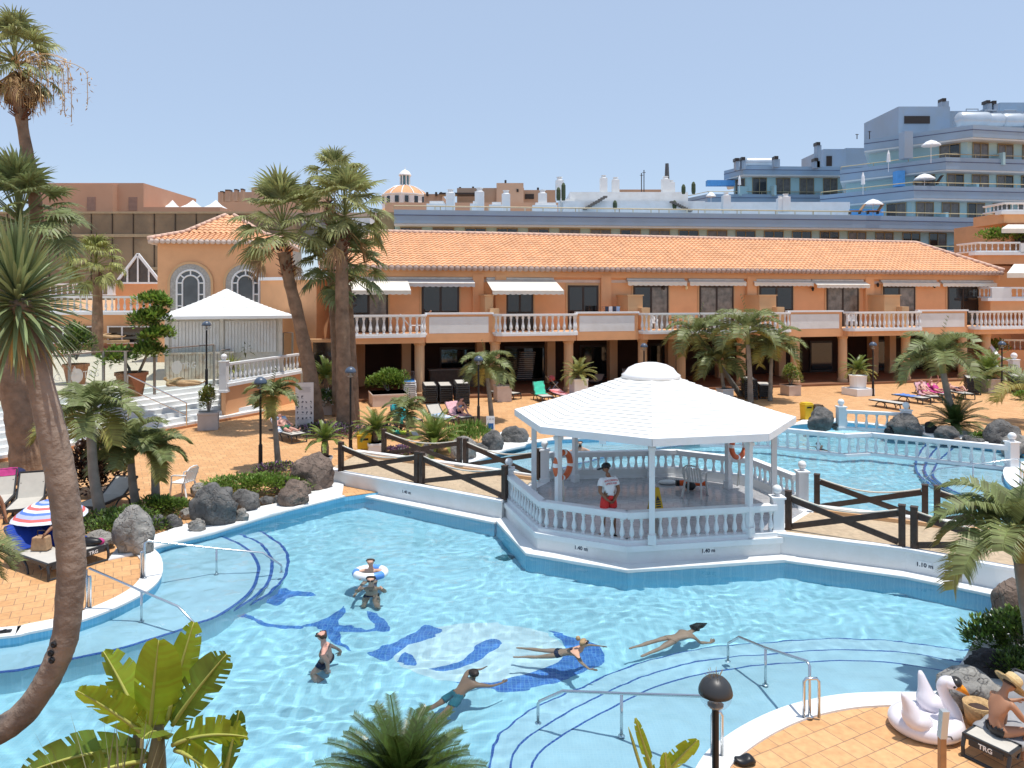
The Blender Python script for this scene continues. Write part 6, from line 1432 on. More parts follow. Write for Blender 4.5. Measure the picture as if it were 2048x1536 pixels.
# ---- glass screens on the terrace edge
GLASS = glass('clear_screen', (.90, .93, .92), .07); FROST = mat('frosted_mark', (.72, .76, .75), .6, .02, alpha=.55)
def screen(lbl, pts, h, texts=True, z=TZ, m=GLASS):
    t = thing('glass_screen', lbl, 'glass screen', V((pts[0].x, pts[0].y, z)), 0, 'glass screens on the terrace')
    tp = MB(); tp.tube([p + V((0, 0, h)) for p in pts], .03, 8); tp.build('top_rail', mat('brown_rail', (.20, .15, .12), .5), t, world=True)
    for p in pts: MB().box(p + V((0, 0, h / 2)), (.09, .09, h)).build('post', mat('grey_post', (.32, .31, .28), .5), t, world=True)
    for i in range(len(pts) - 1):
        a, b = pts[i], pts[i + 1]; d = (b - a).normalized(); m_ = MB(); m_.beam(a + d * .06 + V((0, 0, h / 2)), b - d * .06 + V((0, 0, h / 2)), .012, h - .1); g_ = m_.build('pane', m, t, world=True)
        if texts and (b - a).length > 1.5:
            c = a.lerp(b, .5) + V((0, 0, h * .55)); n = V((d.y, -d.x, 0)); Mt = frame_m(c + n * .012, d, (0, 0, 1))
            tm = text_mb('TRG', .42, .001); tm.v = [Mt @ (x + V((.2, 0, 0))) for x in tm.v]; tm.build('lettering', FROST, g_, world=True, recalc=False)
            mm = MB(); mm.lathe([(.001, 0), (.3, 0), (.3, .003), (.001, .003)], n=20); mm.v = [Mt @ (x + V((-.5, 0, 0))) for x in mm.v]
            for sx, sy in ((1.2, .25), (1.2, -.85)):
                mm.build('emblem', FROST, g_, world=True, recalc=False); mm = MB(); mm.add([Mt @ V((sx + x, sy + y, .003)) for x, y in ((0, -.17), (.11, 0), (0, .17), (-.11, 0))], [(0, 1, 2, 3)])
            mm.build('emblem', FROST, g_, world=True, recalc=False)

screen('tall glass screen with frosted letters along the stair head', [P(-60, 838, TZ), P(42, 822, TZ), P(139, 808, TZ), P(207, 797, TZ), P(251, 797, TZ), P(309, 789, TZ), P(428, 772, TZ)], 2.0)
screen('low glass screen behind the white terrace balustrade', [P(442, 758, TZ), P(476, 752, TZ), P(524, 745, TZ), P(541, 743, TZ)], 1.5, False)
screen('narrow glass screen at the corner of orange side wall', [P(566, 741, TZ), P(585, 741, TZ)], 2.2, False)
# ---- kiosk
kd = 40.0; kx0, kx1 = Q(344, 0, kd).x, Q(556, 0, kd).x; kc = V(((kx0 + kx1) / 2, kd + 2.6, TZ)); kw = kx1 - kx0
ka = R(19); kc = V(((kx0 + kx1) / 2 - 2.6 * math.sin(ka), kd + 2.6 * math.cos(ka), TZ)); kz = thing('kiosk', 'shuttered white bar kiosk with pyramid roof in front of pavilion', 'kiosk', kc, ka)
ke = Q(450, 632, kd).z - TZ; KW = mat('kiosk_panel', (.66, .63, .56), .8, .06, 1.5, stain=(.40, .28, .18), sscale=2, samt=.35)
KR = mat('rusty_panel', (.60, .55, .47), .8, .1, 2, stain=(.34, .19, .10), sscale=2.6, samt=.8)
MB().box((0, 0, ke / 2), (kw, 5.2, ke)).build('wall', KW, kz)
for x in (-kw / 2, -.03 * kw, kw / 2): MB().box((x, -2.62, ke / 2), (.2, .2, ke)).build('corner_post', KW, kz)
for a, b in ((-.46, -.05), (.0, .46)):
    m = MB(); n = int((b - a) * kw / .16)
    for i in range(n): m.box((kw * a + (i + .5) * (b - a) * kw / n, -2.63, ke * .66), ((b - a) * kw / n - .02, .05 + .03 * (i % 2), ke * .52))
    m.build('shutter', mat('shutter_white', (.70, .69, .66), .6, .03, 2, stain=(.5, .42, .34), sscale=1.5, samt=.3), kz)
m = MB(); n = 18
for i in range(n): m.box((-kw * .5 + (i + .5) * kw * .56 / n, -3.0, .66), (kw * .56 / n - .02, .09 + .04 * (i % 2), 1.3))
m.box((-kw * .22, -2.85, 1.36), (kw * .6, .5, .09)); m.build('counter', KR, kz)
e = .6; ap = Q(447, 577, kd + 2.6).z - TZ
m = MB(); hw, hd = kw / 2 + e, 2.6 + e; NC = 14
for k in range(NC):
    f0, f1 = k / NC, (k + 1.08) / NC
    for i in range(4):
        cs = [(-hw, -hd), (hw, -hd), (hw, hd), (-hw, hd)]; a, b = cs[i], cs[(i + 1) % 4]
        def q_(c, f, dz=0): g = (1 - f * .995); zz_ = ke - .02 + (ap - ke) * (f * .72 + .28 * f * f); return (c[0] * g, c[1] * g, zz_ + dz)
        m.add([q_(a, f0, .04), q_(b, f0, .04), q_(b, min(f1, 1)), q_(a, min(f1, 1)), q_(a, f0), q_(b, f0)], [(0, 1, 2, 3), (4, 5, 1, 0)])
kr = m.build('roof', SH, kz, recalc=False); m = MB()
for a, b in (((-hw, -hd), (hw, -hd)), ((hw, -hd), (hw, hd)), ((-hw, hd), (-hw, -hd))): m.beam((*a, ke - .06), (*b, ke - .06), .06, .16)
m.add([(-hw, -hd, ke - .03), (hw, -hd, ke - .03), (hw, hd, ke - .03), (-hw, hd, ke - .03)], [(3, 2, 1, 0)]); m.build('eaves_board', WHITE, kr)
# ---- sun loungers; local frame: origin under the foot end, length along -x
def arch(x0, x1, y, h, r=.026, z1=.30):
    return [V((x0, y, 0)), V((x0 + (x1 - x0) * .06, y, h * .5)), V((x0 + (x1 - x0) * .28, y, h * .9)), V(((x0 + x1) / 2, y, h)), V((x1 - (x1 - x0) * .28, y, h * .9)), V((x1 - (x1 - x0) * .06, y, h * .5)), V((x1, y, 0))]
def lounger_parts(back, detail=True, sling=SLING):
    W2 = .33; H = .36; res = []
    m = MB(); 
    for s in (-1, 1): m.beam((0, s * W2, H - .03), (-1.3, s * W2, H - .03), .05, .06); m.beam((-1.28, s * W2, H - .035), (-1.93, s * W2, H - .035), .045, .05)
    m.beam((-.02, -W2, H - .035), (-.02, W2, H - .035), .05, .075); m.beam((-1.92, -W2, H - .035), (-1.92, W2, H - .035), .05, .05); m.beam((-1.2, -W2, H - .06), (-1.2, W2, H - .06), .04, .04)
    res.append(('frame', m, GREYF))
    ca, sa = math.cos(R(back)), math.sin(R(back)); h = V((-1.22, 0, H))
    def bk(u, y, dz=0): return h + V((-u * ca - dz * sa, y, u * sa + dz * ca))
    m = MB(); n = 6
    m.prism([(-.03, -W2 + .025), (-.03, W2 - .025), (-1.22, W2 - .025), (-1.22, -W2 + .025)], H - .012, H + .008); res.append(('seat_sling', m, sling))
    m = MB(); L_ = .74
    m.add([bk(0, -W2 + .02), bk(0, W2 - .02), bk(L_, W2 - .02), bk(L_, -W2 + .02), bk(0, -W2 + .02, -.02), bk(0, W2 - .02, -.02), bk(L_, W2 - .02, -.02), bk(L_, -W2 + .02, -.02)], [(0, 1, 2, 3), (7, 6, 5, 4), (0, 4, 5, 1), (1, 5, 6, 2), (2, 6, 7, 3), (3, 7, 4, 0)])
    res.append(('backrest', m, sling))
    if back > 8:
        m = MB()
        for s in (-1, 1): m.beam(bk(.45, s * (W2 - .06), -.02), V((-1.75, s * (W2 - .06), H - .05)), .03, .03); m.beam(bk(0, s * W2, -.01), bk(L_, s * W2, -.01), .04, .045)
        m.beam(bk(L_, -W2, -.01), bk(L_, W2, -.01), .04, .045); res.append(('prop', m, GREYF))
    for s in (-1, 1):
        m = MB(); m.tube([(-.02, s * W2, H - .04), (.03, s * W2, .17), (.02, s * W2, 0)], [.034, .03, .028], 7); m.tube([(-.06, s * W2, H - .05), (-.25, s * W2, .2), (-.36, s * W2, H - .06)], .018, 6); res.append(('leg', m, GREYF))
        m = MB(); m.tube([(-.78, s * W2, 0), (-.83, s * W2, .16), (-.98, s * W2, .28), (-1.15, s * W2, .31), (-1.32, s * W2, .28), (-1.46, s * W2, .16), (-1.5, s * W2, 0)], [.028, .026, .024, .024, .024, .026, .028], 7); res.append(('leg', m, GREYF))
    m = MB(); m.tube([(.02, -W2, .02), (.02, W2, .02)], .024, 7); res.append(('cross_bar', m, GREYF))
    return res
LG = 'sun loungers round the pools'; LMESH = {}
def lounger(lbl, foot, head, back=0, z=0.0, text=False, sling=SLING, grp=LG, world=None):
    a, b = P(*foot, z), P(*head, z); d = (a - b); rz = math.atan2(d.y, d.x)
    t = thing('sun_lounger', lbl, 'sun lounger', a, rz, grp); key = (back, sling.name)
    if key not in LMESH: LMESH[key] = [(n, mesh_of(m, n, mm)) for n, m, mm in lounger_parts(back, sling=sling)]
    for n, me in LMESH[key]: o = inst(me, n, t, (0, 0, 0))
    if text:
        m = MB(); m.box((.004, 0, .27), (.03, .5, .10)); pn = m.build('end_panel', GREYF, t)
        put_text('TRG', .105, frame_m(V((.022, 0, .272)), (0, 1, 0), (0, 0, 1)), PLASTIC_W, 'lettering', pn, .001, .003)
    return t
def towel(lbl, lo, back, m, x0=-.35, x1=-1.9, w=.6, m2=None, drop=.12, name='towel', seat=True):
    """cloth lying on a lounger: follows seat and raised back"""
    ca, sa = math.cos(R(back)), math.sin(R(back)); n = 26; k = 10; vs = []; fs = []
    t = lo.matrix_world if False else wm(lo)
    for i in range(n + 1):
        x = x0 + (x1 - x0) * i / n
        for j in range(k + 1):
            y = (j / k - .5) * (w + 2 * drop); yy = max(-.35, min(.35, y)); dz = -(abs(y) - .35) if abs(y) > .35 else 0
            if x > -1.22: p = V((x, yy, .376 + dz))
            else: u = -1.22 - x; p = V((-1.22 - u * ca - .02 * sa * 0, yy, .376 + u * sa + dz))
            p += V((0, 0, .012 * math.sin(x * 19 + y * 7) + .008 * math.sin(y * 31 + x * 5) + .006)); vs.append(p)
    for i in range(n):
        for j in range(k): a = i * (k + 1) + j; fs.append((a, a + 1, a + k + 2, a + k + 1))
    mb = MB(); mb.v = vs; mb.f = fs; mb.mi = [(i // k) % 2 if m2 else 0 for i in range(len(fs))]
    if m2: mb.mi = [1 if ((i // k) % 4 < 2) else 0 for i in range(len(fs))]
    o = mb.build(name, [m, m2] if m2 else m, smooth=True); o.location = lo.location; o.rotation_euler = lo.rotation_euler; o.scale = lo.scale
    md = o.modifiers.new('Solid', 'SOLIDIFY'); md.thickness = .012
    return tag(o, lbl, 'towel')
TEAL = mat('teal_towel', (.01, .30, .34), .9, .15, 6); ROYAL = mat('royal_towel', (.012, .05, .34), .9, .1, 6); GREENT = mat('mint_towel', (.06, .50, .34), .9, .1, 6); REDT = mat('red_towel', (.55, .10, .10), .9, .1, 6); PINKT = mat('pink_towel', (.66, .38, .42), .9, .08, 6); LBLUE = mat('pale_blue_towel', (.30, .42, .60), .9, .1, 6); WHT = mat('white_towel', (.7, .7, .7), .9, .05, 6); BLUET = mat('blue_towel', (.10, .20, .50), .9, .15, 6); GREYT = mat('grey_towel', (.30, .30, .31), .95, .1, 8); MAGT = mat('magenta_towel', (.50, .05, .22), .9, .15, 8)
L1 = lounger('lettered lounger with royal blue back towel and straw bag', (128, 1153), (34, 1120), 42, text=True); towel('royal blue towel over the raised back of near lettered lounger', L1, 42, ROYAL, -1.25, -1.97)
L2 = lounger('lettered lounger partly hidden behind the dragon tree trunk', (186, 1129), (96, 1098), 40, text=True); towel('royal blue towel draped on lounger behind dragon tree', L2, 40, ROYAL, -.9, -1.97, drop=.3)
lounger('lounger with steep raised back behind the striped parasol', (38, 1046), (78, 1003), 62)
L4 = lounger('lounger with pink towel on its back at picture edge', (-22, 1040), (14, 1002), 60); towel('pink patterned towel hung over the lounger top', L4, 60, MAGT, -1.75, -1.97)
lounger('lounger with cream back raised behind the feather palm stem', (168, 1040), (236, 1010), 30)
L6 = lounger('lounger by thin palm where a person sunbathes', (598, 886), (528, 866), 38); towel('white and blue towel under the sunbather by thin palm', L6, 38, WHT, -.9, -1.97, m2=LBLUE)
L7 = lounger('lounger mostly hidden behind the white info board', (642, 866), (580, 846), 30)
L8 = lounger('lounger covered by a turquoise towel in the row of three', (832, 856), (768, 838), 42); towel('turquoise towel hanging off the side of lounger', L8, 42, TEAL, -.55, -1.97, drop=.3)
L9 = lounger('middle lounger of the row with white patterned towel', (900, 854), (836, 834), 40); towel('white and pale blue patterned towel on the middle lounger', L9, 40, WHT, -.2, -1.3, m2=LBLUE)
L10 = lounger('lounger under the seated woman with pink towel', (935, 850), (872, 828), 40); towel('pink towel on the lounger of seated woman', L10, 40, PINKT, -.3, -1.97)
lounger('flat empty lounger behind the pale square planter', (1034, 799), (952, 789), 0)
L12 = lounger('lounger with mint green towel on steep back', (1096, 806), (1050, 788), 58); towel('mint green towel on the steep lounger back', L12, 58, GREENT, -.9, -1.97)
L13 = lounger('flat lounger with red and white towel near gazebo roof', (1134, 803), (1088, 787), 8); towel('red and white towel lying on flat lounger', L13, 8, REDT, -.1, -1.9, m2=PINKT)
lounger('flat empty lounger nearest the far pool balustrade', (1809, 821), (1734, 809), 0)
L16 = lounger('flat lounger with crumpled blue towel', (1853, 809), (1778, 798), 0); towel('crumpled blue towel on the flat lounger', L16, 0, BLUET, -.6, -1.75)
L17 = lounger('lounger with raised pink towel in sunbathing row', (1872, 806), (1814, 791), 52); towel('pale pink towel on the raised back in sunbathing row', L17, 52, PINKT, -.6, -1.97)
L18 = lounger('lounger with magenta towel in sunbathing row', (1896, 801), (1836, 787), 35); towel('magenta towel beneath the reclining sunbather', L18, 35, MAGT, -.4, -1.9)
L19 = lounger('lounger nearest the stacks where third sunbather lies', (1938, 800), (1878, 787), 12)
L20 = lounger('lettered grey lounger of the woman in straw hat', (1972, 1533), (2062, 1470), 48, text=True); L20.scale = (.82, .82, .82); towel('grey towel under the woman in straw hat', L20, 48, GREYT, -.35, -1.9, drop=.14)
lounger('single lounger peeking out left of gazebo roof', (1186, 774), (1216, 760), 25)
lounger('lounger with raised back on balcony beside the seated woman', (0, 0), (1, 1), 30) if False else None
# stacks: every lounger of a stack is an object
mB = mat('blue_sling', (.04, .20, .50), .8, .1)
def stack_mesh(sl, nm, fr=GREYF):
    m = MB(); m.cur = 0; m.box((-.96, 0, .34), (1.92, .6, .02)); m.cur = 1
    for s in (-1, 1): m.beam((.0, s * .33, .33), (-1.93, s * .33, .33), .05, .07); m.tube([(-.02, s * .33, .3), (.04, s * .33, .16), (.03, s * .33, .2)], .03, 6); m.tube([(-.8, s * .33, .19), (-.9, s * .33, .27), (-1.15, s * .33, .31), (-1.4, s * .33, .27), (-1.5, s * .33, .19)], .025, 6)
    m.beam((.0, -.33, .33), (.0, .33, .33), .05, .08); m.beam((.03, -.33, .20), (.03, .33, .20), .04, .04)
    o = m.build('sun_lounger', [sl, fr]); me = o.data; bpy.data.objects.remove(o); return me
SM = stack_mesh(SLING, 'grey'); SB = stack_mesh(mB, 'blue', PLASTIC_W)
def stack(foot, head, n, me, lbl, grp, step=.115):
    a, b = P(*foot), P(*head); d = a - b; rz = math.atan2(d.y, d.x)
    for i in range(n):
        o = bpy.data.objects.new('sun_lounger', me); COL.objects.link(o); o.location = a + V((rnd(-.02, .02), rnd(-.02, .02), i * step - .16)); o.rotation_euler = (0, 0, rz + rnd(-.015, .015))
        tag(o, ('topmost ' if i == n - 1 else 'bottom ' if i == 0 else 'inner ') + lbl, 'sun lounger', grp + (' (top)' if i == n - 1 else ' (bottom)' if i == 0 else ''))
stack((820, 804), (812, 776), 9, SB, 'blue lounger of the blue stack by hedge bush', 'blue stacked loungers')
stack((862, 808), (845, 778), 8, SM, 'grey lounger of stack next to the blue one', 'grey loungers stacked beside blue')
stack((893, 808), (876, 778), 8, SM, 'grey lounger of the middle grey stack', 'grey loungers in middle stack')
stack((926, 813), (905, 780), 10, SM, 'grey lounger of the tallest stack by flat lounger', 'grey loungers in tallest stack')
stack((1502, 799), (1478, 776), 9, SM, 'grey lounger of tall stack behind palm clump', 'grey loungers stacked by palm clump')
stack((1532, 798), (1512, 778), 6, SM, 'grey lounger of lower stack behind palm clump', 'grey loungers in lower stack by palms')
stack((1948, 790), (1925, 768), 8, SM, 'grey lounger of stack beside the square cycad planter', 'grey loungers stacked by square planter')
stack((2036, 786), (2010, 766), 8, SM, 'grey lounger of the stack at picture edge', 'grey loungers stacked at the edge')
stack((2060, 786), (2036, 766), 8, SM, 'grey lounger of last stack cut by the edge', 'grey loungers in last stack')
# ---- chairs
def armchair(lbl, base, rz, m=PLASTIC_W, s=1.0):
    t = thing('plastic_chair', lbl, 'chair', base, rz); W = .25 * s
    MB().prism([(.26 * s, -W), (.26 * s, W), (-.2 * s, W * .9), (-.2 * s, -W * .9)], .42 * s, .45 * s).build('seat', m, t, bevel=.01)
    b = MB()
    for i in range(7): y = (i / 6 - .5) * 2 * W * .9; b.beam((-.2 * s, y, .46 * s), (-.34 * s, y * .95, .86 * s), .035 * s, .02 * s)
    b.tube([(-.2 * s, -W * .95, .45 * s), (-.33 * s, -W, .82 * s), (-.35 * s, -W * .6, .9 * s), (-.36 * s, 0, .92 * s), (-.35 * s, W * .6, .9 * s), (-.33 * s, W, .82 * s), (-.2 * s, W * .95, .45 * s)], .022 * s, 6); b.build('backrest', m, t)
    for sg in (-1, 1):
        MB().tube([(.25 * s, sg * W * 1.1, 0), (.22 * s, sg * W, .44 * s), (.2 * s, sg * W * 1.1, .64 * s), (.1 * s, sg * W * 1.15, .67 * s), (-.3 * s, sg * W * 1.05, .68 * s)], .024 * s, 6).build('armrest', m, t, smooth=True)
        MB().beam((.27 * s, sg * W * 1.12, 0), (.22 * s, sg * W, .43 * s), .045 * s, .04 * s).build('leg', m, t); MB().beam((-.32 * s, sg * W * 1.1, 0), (-.2 * s, sg * W * .9, .43 * s), .045 * s, .04 * s).build('leg', m, t)
    return t
armchair('white plastic armchair alone on the tiled deck', P(367, 992), R(165))
armchair('white slatted armchair inside the gazebo', P(1390, 992, .36), R(60), mat('aged_white_plastic', (.62, .62, .60), .4, .03))
armchair('white plastic armchair in the arcade shade behind the stacks', P(827, 772, .14), R(-60))
armchair('white plastic chair on balcony above the arcade', BW(S(1703, .8), .8, ZF), R(-120)); armchair('white plastic chair on the balcony behind palm crowns', BW(S(1305, .8), .8, ZF), R(-80))
# ---- gazebo things
def ring(lbl, c, R_, r, n_axis, m1, m2, name='lifebuoy', cat='lifebuoy', bands=4, grp=None, bw=.16):
    t = thing(name, lbl, cat, c, 0, grp); ax = V(n_axis).normalized(); a, b = perp(ax); N_ = 48
    mb = MB(); K = 12
    for i in range(N_):
        u = 2 * PI * i / N_
        for j in range(K):
            v = 2 * PI * j / K; d = a * math.cos(u) + b * math.sin(u); mb.v.append(d * (R_ + r * math.cos(v)) + ax * r * math.sin(v))
    for i in range(N_):
        f = (i / N_ * bands) % 1
        for j in range(K): mb.f.append([i * K + j, i * K + (j + 1) % K, ((i + 1) % N_) * K + (j + 1) % K, ((i + 1) % N_) * K + j]); mb.mi.append(1 if f < bw else 0)
    mb.build('ring', [m1, m2], t, smooth=True); return t, a, b
BUOY = mat('buoy_orange', (.62, .13, .045), .6, .1, 3, stain=(.5, .25, .15), sscale=4, samt=.4)
p1 = GC + V((3.16 * math.cos(aa[5]) , 3.16 * math.sin(aa[5]), 0))
for lb, px, py, d, ax in (('orange lifebuoy with white bands hung on left gazebo post', 1126, 930, 18.5, (.75, -.6, 0)), ('orange lifebuoy half hidden under gazebo eaves at back post', 1477, 893, 21.6, (.6, -.8, 0))):
    c = Q(px, py, d); t, a, b = ring(lb, c, .31, .075, ax, BUOY, PLASTIC_W, grp='orange lifebuoys in the gazebo'); m = MB(); m.tube([V((0, .06, -.3)), V((.02, .04, -.7)), V((-.03, .04, -1.15)), V((.04, .05, -1.1)), V((.02, .07, -.6))], .014, 6); m.build('rope', ROPE, t)
rt = thing('rescue_tube', 'orange rescue tube with white letters lying behind gazebo chair', 'rescue tube', Q(1384, 966, 21.9)); m = MB(); m.lathe([(.01, -.45), (.07, -.42), (.085, -.36), (.085, .36), (.07, .42), (.01, .45)], (0, 0, 0), 12, m=Matrix.Rotation(R(90), 3, 'Y')); m.build('tube', mat('rescue_orange', (.75, .11, .02), .5, .05), rt, smooth=True)
put_text('RO', .1, frame_m(V((.0, -.088, .01)), (1, 0, 0), (0, 0, 1)), PLASTIC_W, 'lettering', rt, .001, .003); MB().lathe([(.09, -.47), (.095, -.38), (.05, -.36)], (0, 0, 0), 10, m=Matrix.Rotation(R(90), 3, 'Y')).build('strap', BLACK, rt)
bg_ = thing('black_bag', 'small black bag beneath the gazebo chair', 'bag', P(1381, 980, .36)); m = MB(); m.ball((0, 0, .12), (.16, .11, .13), 2); m.build('bag_body', BLACK, bg_, smooth=True); MB().tube([(-.1, 0, .2), (-.05, 0, .3), (.05, 0, .3), (.1, 0, .2)], .012, 6).build('handle', BLACK, bg_)
tw = MB(); tw.ball((0, 0, .05), (.28, .16, .07), 3); o = tw.build('folded_towel', WHT, smooth=True); o.location = P(1338, 971, .36) + V((0, .2, 0)); tag(o, 'folded white towel on the gazebo floor near post', 'towel')
wf = thing('wet_floor_sign', 'yellow folding wet floor sign behind front gazebo post', 'sign', P(1311, 1023, .36), R(20)); 
for s in (-1, 1):
    m = MB(); m.add([V((-.15, s * .17, 0)), V((.15, s * .17, 0)), V((.09, s * .02, .62)), V((-.09, s * .02, .62)), V((-.15, s * .185, 0)), V((.15, s * .185, 0)), V((.09, s * .035, .62)), V((-.09, s * .035, .62))], [(0, 1, 2, 3), (7, 6, 5, 4), (0, 4, 5, 1), (1, 5, 6, 2), (2, 6, 7, 3), (3, 7, 4, 0)]); m.build('panel', YELLOW, wf)
m = MB(); zx = V((0, .24, .97)); o_ = V((0, -.15, .22)); Mt = frame_m(o_, (1, 0, 0), (0, .24, 1))
m.add([Mt @ V(p) for p in ((-.06, .1, .004), (.06, .1, .004), (0, .22, .004))], [(0, 1, 2)])
for k in range(3): m.add([Mt @ V(p) for p in ((-.07, .05 - k * .06, .004), (.07, .05 - k * .06, .004), (.07, .08 - k * .06, .004), (-.07, .08 - k * .06, .004))], [(0, 1, 2, 3)])
m.build('warning_mark', INK, wf, recalc=False)
# ---- swan float
sw = thing('swan_float', 'white inflatable swan float with orange beak standing on tiled deck', 'pool float', P(1852, 1462), R(-12)); SWM = mat('swan_vinyl', (.74, .70, .74), .28, .02, spec=.5, coat=.3)
m = MB(); N_, K = 40, 14
for i in range(N_):
    u = 2 * PI * i / N_
    for j in range(K):
        v = 2 * PI * j / K; rr = .17; m.v.append(V(((.38 + rr * math.cos(v)) * math.cos(u) * 1.02, (.33 + rr * math.cos(v)) * math.sin(u), .17 + rr * math.sin(v))))
for i in range(N_):
    for j in range(K): m.f.append([i * K + j, i * K + (j + 1) % K, ((i + 1) % N_) * K + (j + 1) % K, ((i + 1) % N_) * K + j]); m.mi.append(0)
m.ball((0, 0, .2), (.36, .30, .08), 3); m.build('body', SWM, sw, smooth=True)
m = MB(); m.tube(smooth_path([V((.43, .04, .2)), V((.40, .04, .42)), V((.31, .02, .62)), V((.24, .0, .82)), V((.27, -.01, .95)), V((.35, -.02, .98))], 4), [.14, .13, .125, .12, .11, .105, .10, .095, .09, .085, .085, .085, .085, .088, .09, .092, .094, .095, .095, .09, .085][:21], 14); nk = m.build('neck', SWM, sw, smooth=True)
MB().ball((.36, -.02, .955), (.125, .115, .11), 3).build('head', SWM, nk, smooth=True)
MB().ball((.415, -.03, .985), (.095, .105, .095), 3).build('face_patch', mat('swan_black', (.03, .028, .028), .3, .05), nk, smooth=True)
MB().tube([(.42, -.035, .935), (.52, -.05, .86), (.60, -.06, .78)], [.085, .055, .018], 12).build('beak', mat('swan_orange', (.80, .27, .015), .35, .05), nk, smooth=True)
for s in (-1, 1): MB().ball((.37, -.02 + s * .105, .94), (.025, .012, .03), 2).build('eye', BLACK, nk, smooth=True)
for x, y, tx, ty, h in ((-.26, -.30, -.44, -.34, .86), (.12, .30, .02, .36, .92)):
    m = MB(); m.tube(smooth_path([V((x + .22, y, .28)), V((x, y, .40)), V((x * .6 + tx * .4, y * .6 + ty * .4, .60)), V((tx, ty, h))], 4), [.10, .14, .17, .185, .18, .165, .15, .13, .11, .09, .07, .05, .025], 12); m.build('wing', SWM, sw, smooth=True)
sw.scale = (.86, .86, .74)
MB().tube([(.12, -.49, .2), (.13, -.50, .25), (.2, -.50, .25), (.22, -.485, .2)], .012, 6).build('handle', BLACK, sw)
# ---- small things
bs = thing('straw_basket', 'open straw basket with dark contents beside grey boulder', 'basket', P(1957, 1450)); MB().lathe([(.14, 0), (.17, .12), (.20, .30), (.19, .31), (.16, .13), (.12, .05)], n=20).build('basket_body', mat('straw_weave', (.50, .33, .16), .8, .2, 20, bump=.4, bscale=60), bs, smooth=True); MB().ball((0, 0, .2), (.15, .15, .08), 2).build('contents', mat('brown_cloth', (.05, .03, .025), .9, .3, 8), bs, smooth=True)
bw_ = wm(L1) @ V((-1.0, .05, .385)); bs = thing('straw_bag', 'straw tote bag standing on the near lettered lounger', 'bag', bw_); m = MB(); m.prism([(-.2, -.1), (.2, -.1), (.2, .1), (-.2, .1)], 0, .3); m.v = [V((v.x * (1 - v.z * .8), v.y * (1 + v.z * .3), v.z)) for v in m.v]; m.build('bag_body', mat('bag_straw', (.40, .25, .14), .8, .2, 14), bs, bevel=.03); MB().tube([(-.08, 0, .29), (-.08, 0, .42), (.08, 0, .42), (.08, 0, .29)], .012, 6).build('handle', BROWN, bs)
o = MB(); o.ball((0, 0, .05), (.14, .09, .06), 3); o.v = [v + V((0, 0, .02 * math.sin(v.x * 30))) for v in o.v]; o = o.build('sun_hat', BLACK, smooth=True); o.location = P(1490, 1528) ; tag(o, 'black cloth cap dropped on the tiles below the pool', 'cap')
o = MB(); o.ball((0, 0, .08), (.3, .12, .1), 2); o = o.build('hair_dryer_bag', BLACK, smooth=True); o.name = 'toiletry_bag'; o.location = wm(L2) @ V((-.25, .05, .37)); tag(o, 'black pouch with magenta end on the second lettered lounger', 'bag')
o = MB(); o.ball((0, 0, 0), (.11, .08, .08), 2); o = o.build('pink_bundle', MAGT, smooth=True); o.location = wm(L2) @ V((-.12, .22, .43)); tag(o, 'bright pink bundle on end of lettered lounger', 'clothing')
o = MB(); o.ball((0, 0, 0), (.35, .25, .14), 3); o.v = [v * (1 + .12 * noise.noise(v * 6)) for v in o.v]; o = o.build('clothes_bundle', mat('navy_cloth', (.015, .02, .07), .9, .2, 6), smooth=True); o.location = P(26, 985) + V((0, 0, .62)); tag(o, 'navy clothes bundle piled behind the lounger at edge', 'clothing')
sl = thing('flip_flop', 'dark flip flop sandals at the pool kerb near left edge', 'sandals', P(6, 1265, .03)); MB().box((0, 0, .015), (.26, .09, .03), .3).build('sole', BLACK, sl); MB().tube([(-.02, -.04, .03), (.06, 0, .06), (-.02, .04, .03)], .008, 5).build('strap', BLACK, sl)
# striped parasol
pp = P(100, 1108); up = thing('beach_parasol', 'low blue and red striped beach parasol beside near loungers', 'parasol', pp)
m = MB(); n = 16; prof = [(.80, .88), (.74, .94), (.68, .99), (.6, 1.05), (.54, 1.09), (.46, 1.13), (.38, 1.17), (.30, 1.20), (.22, 1.225), (.12, 1.25), (.01, 1.27)]
vs = []; PM = [mat('parasol_white', (.66, .68, .78), .8, .03), mat('parasol_blue', (.10, .20, .58), .8, .05), mat('parasol_red', (.62, .14, .13), .8, .05), mat('parasol_lilac', (.40, .44, .72), .8, .05)]
for i in range(len(prof) - 1):
    m.cur = (0, 2, 3, 1, 0, 2, 0, 1, 3, 1)[i]
    for j in range(n):
        a0, a1 = 2 * PI * j / n, 2 * PI * (j + 1) / n; r0, z0 = prof[i]; r1, z1 = prof[i + 1]; s0 = 1 - .03 * (j % 2); s1 = 1 - .03 * ((j + 1) % 2)
        m.add([(r0 * s0 * math.cos(a0), r0 * s0 * math.sin(a0), z0), (r0 * s1 * math.cos(a1), r0 * s1 * math.sin(a1), z0), (r1 * s1 * math.cos(a1), r1 * s1 * math.sin(a1), z1), (r1 * s0 * math.cos(a0), r1 * s0 * math.sin(a0), z1)], [(0, 1, 2, 3)])
m.build('canopy', PM, up, recalc=False); MB().tube([(0, 0, 0), (0, 0, 1.28)], .014, 8).build('pole', STEEL, up)
m = MB()
for j in range(8): a = 2 * PI * j / 8; m.tube([(.78 * math.cos(a), .78 * math.sin(a), .875), (.03 * math.cos(a), .03 * math.sin(a), 1.24)], .006, 5)
m.build('ribs', STEEL, up)
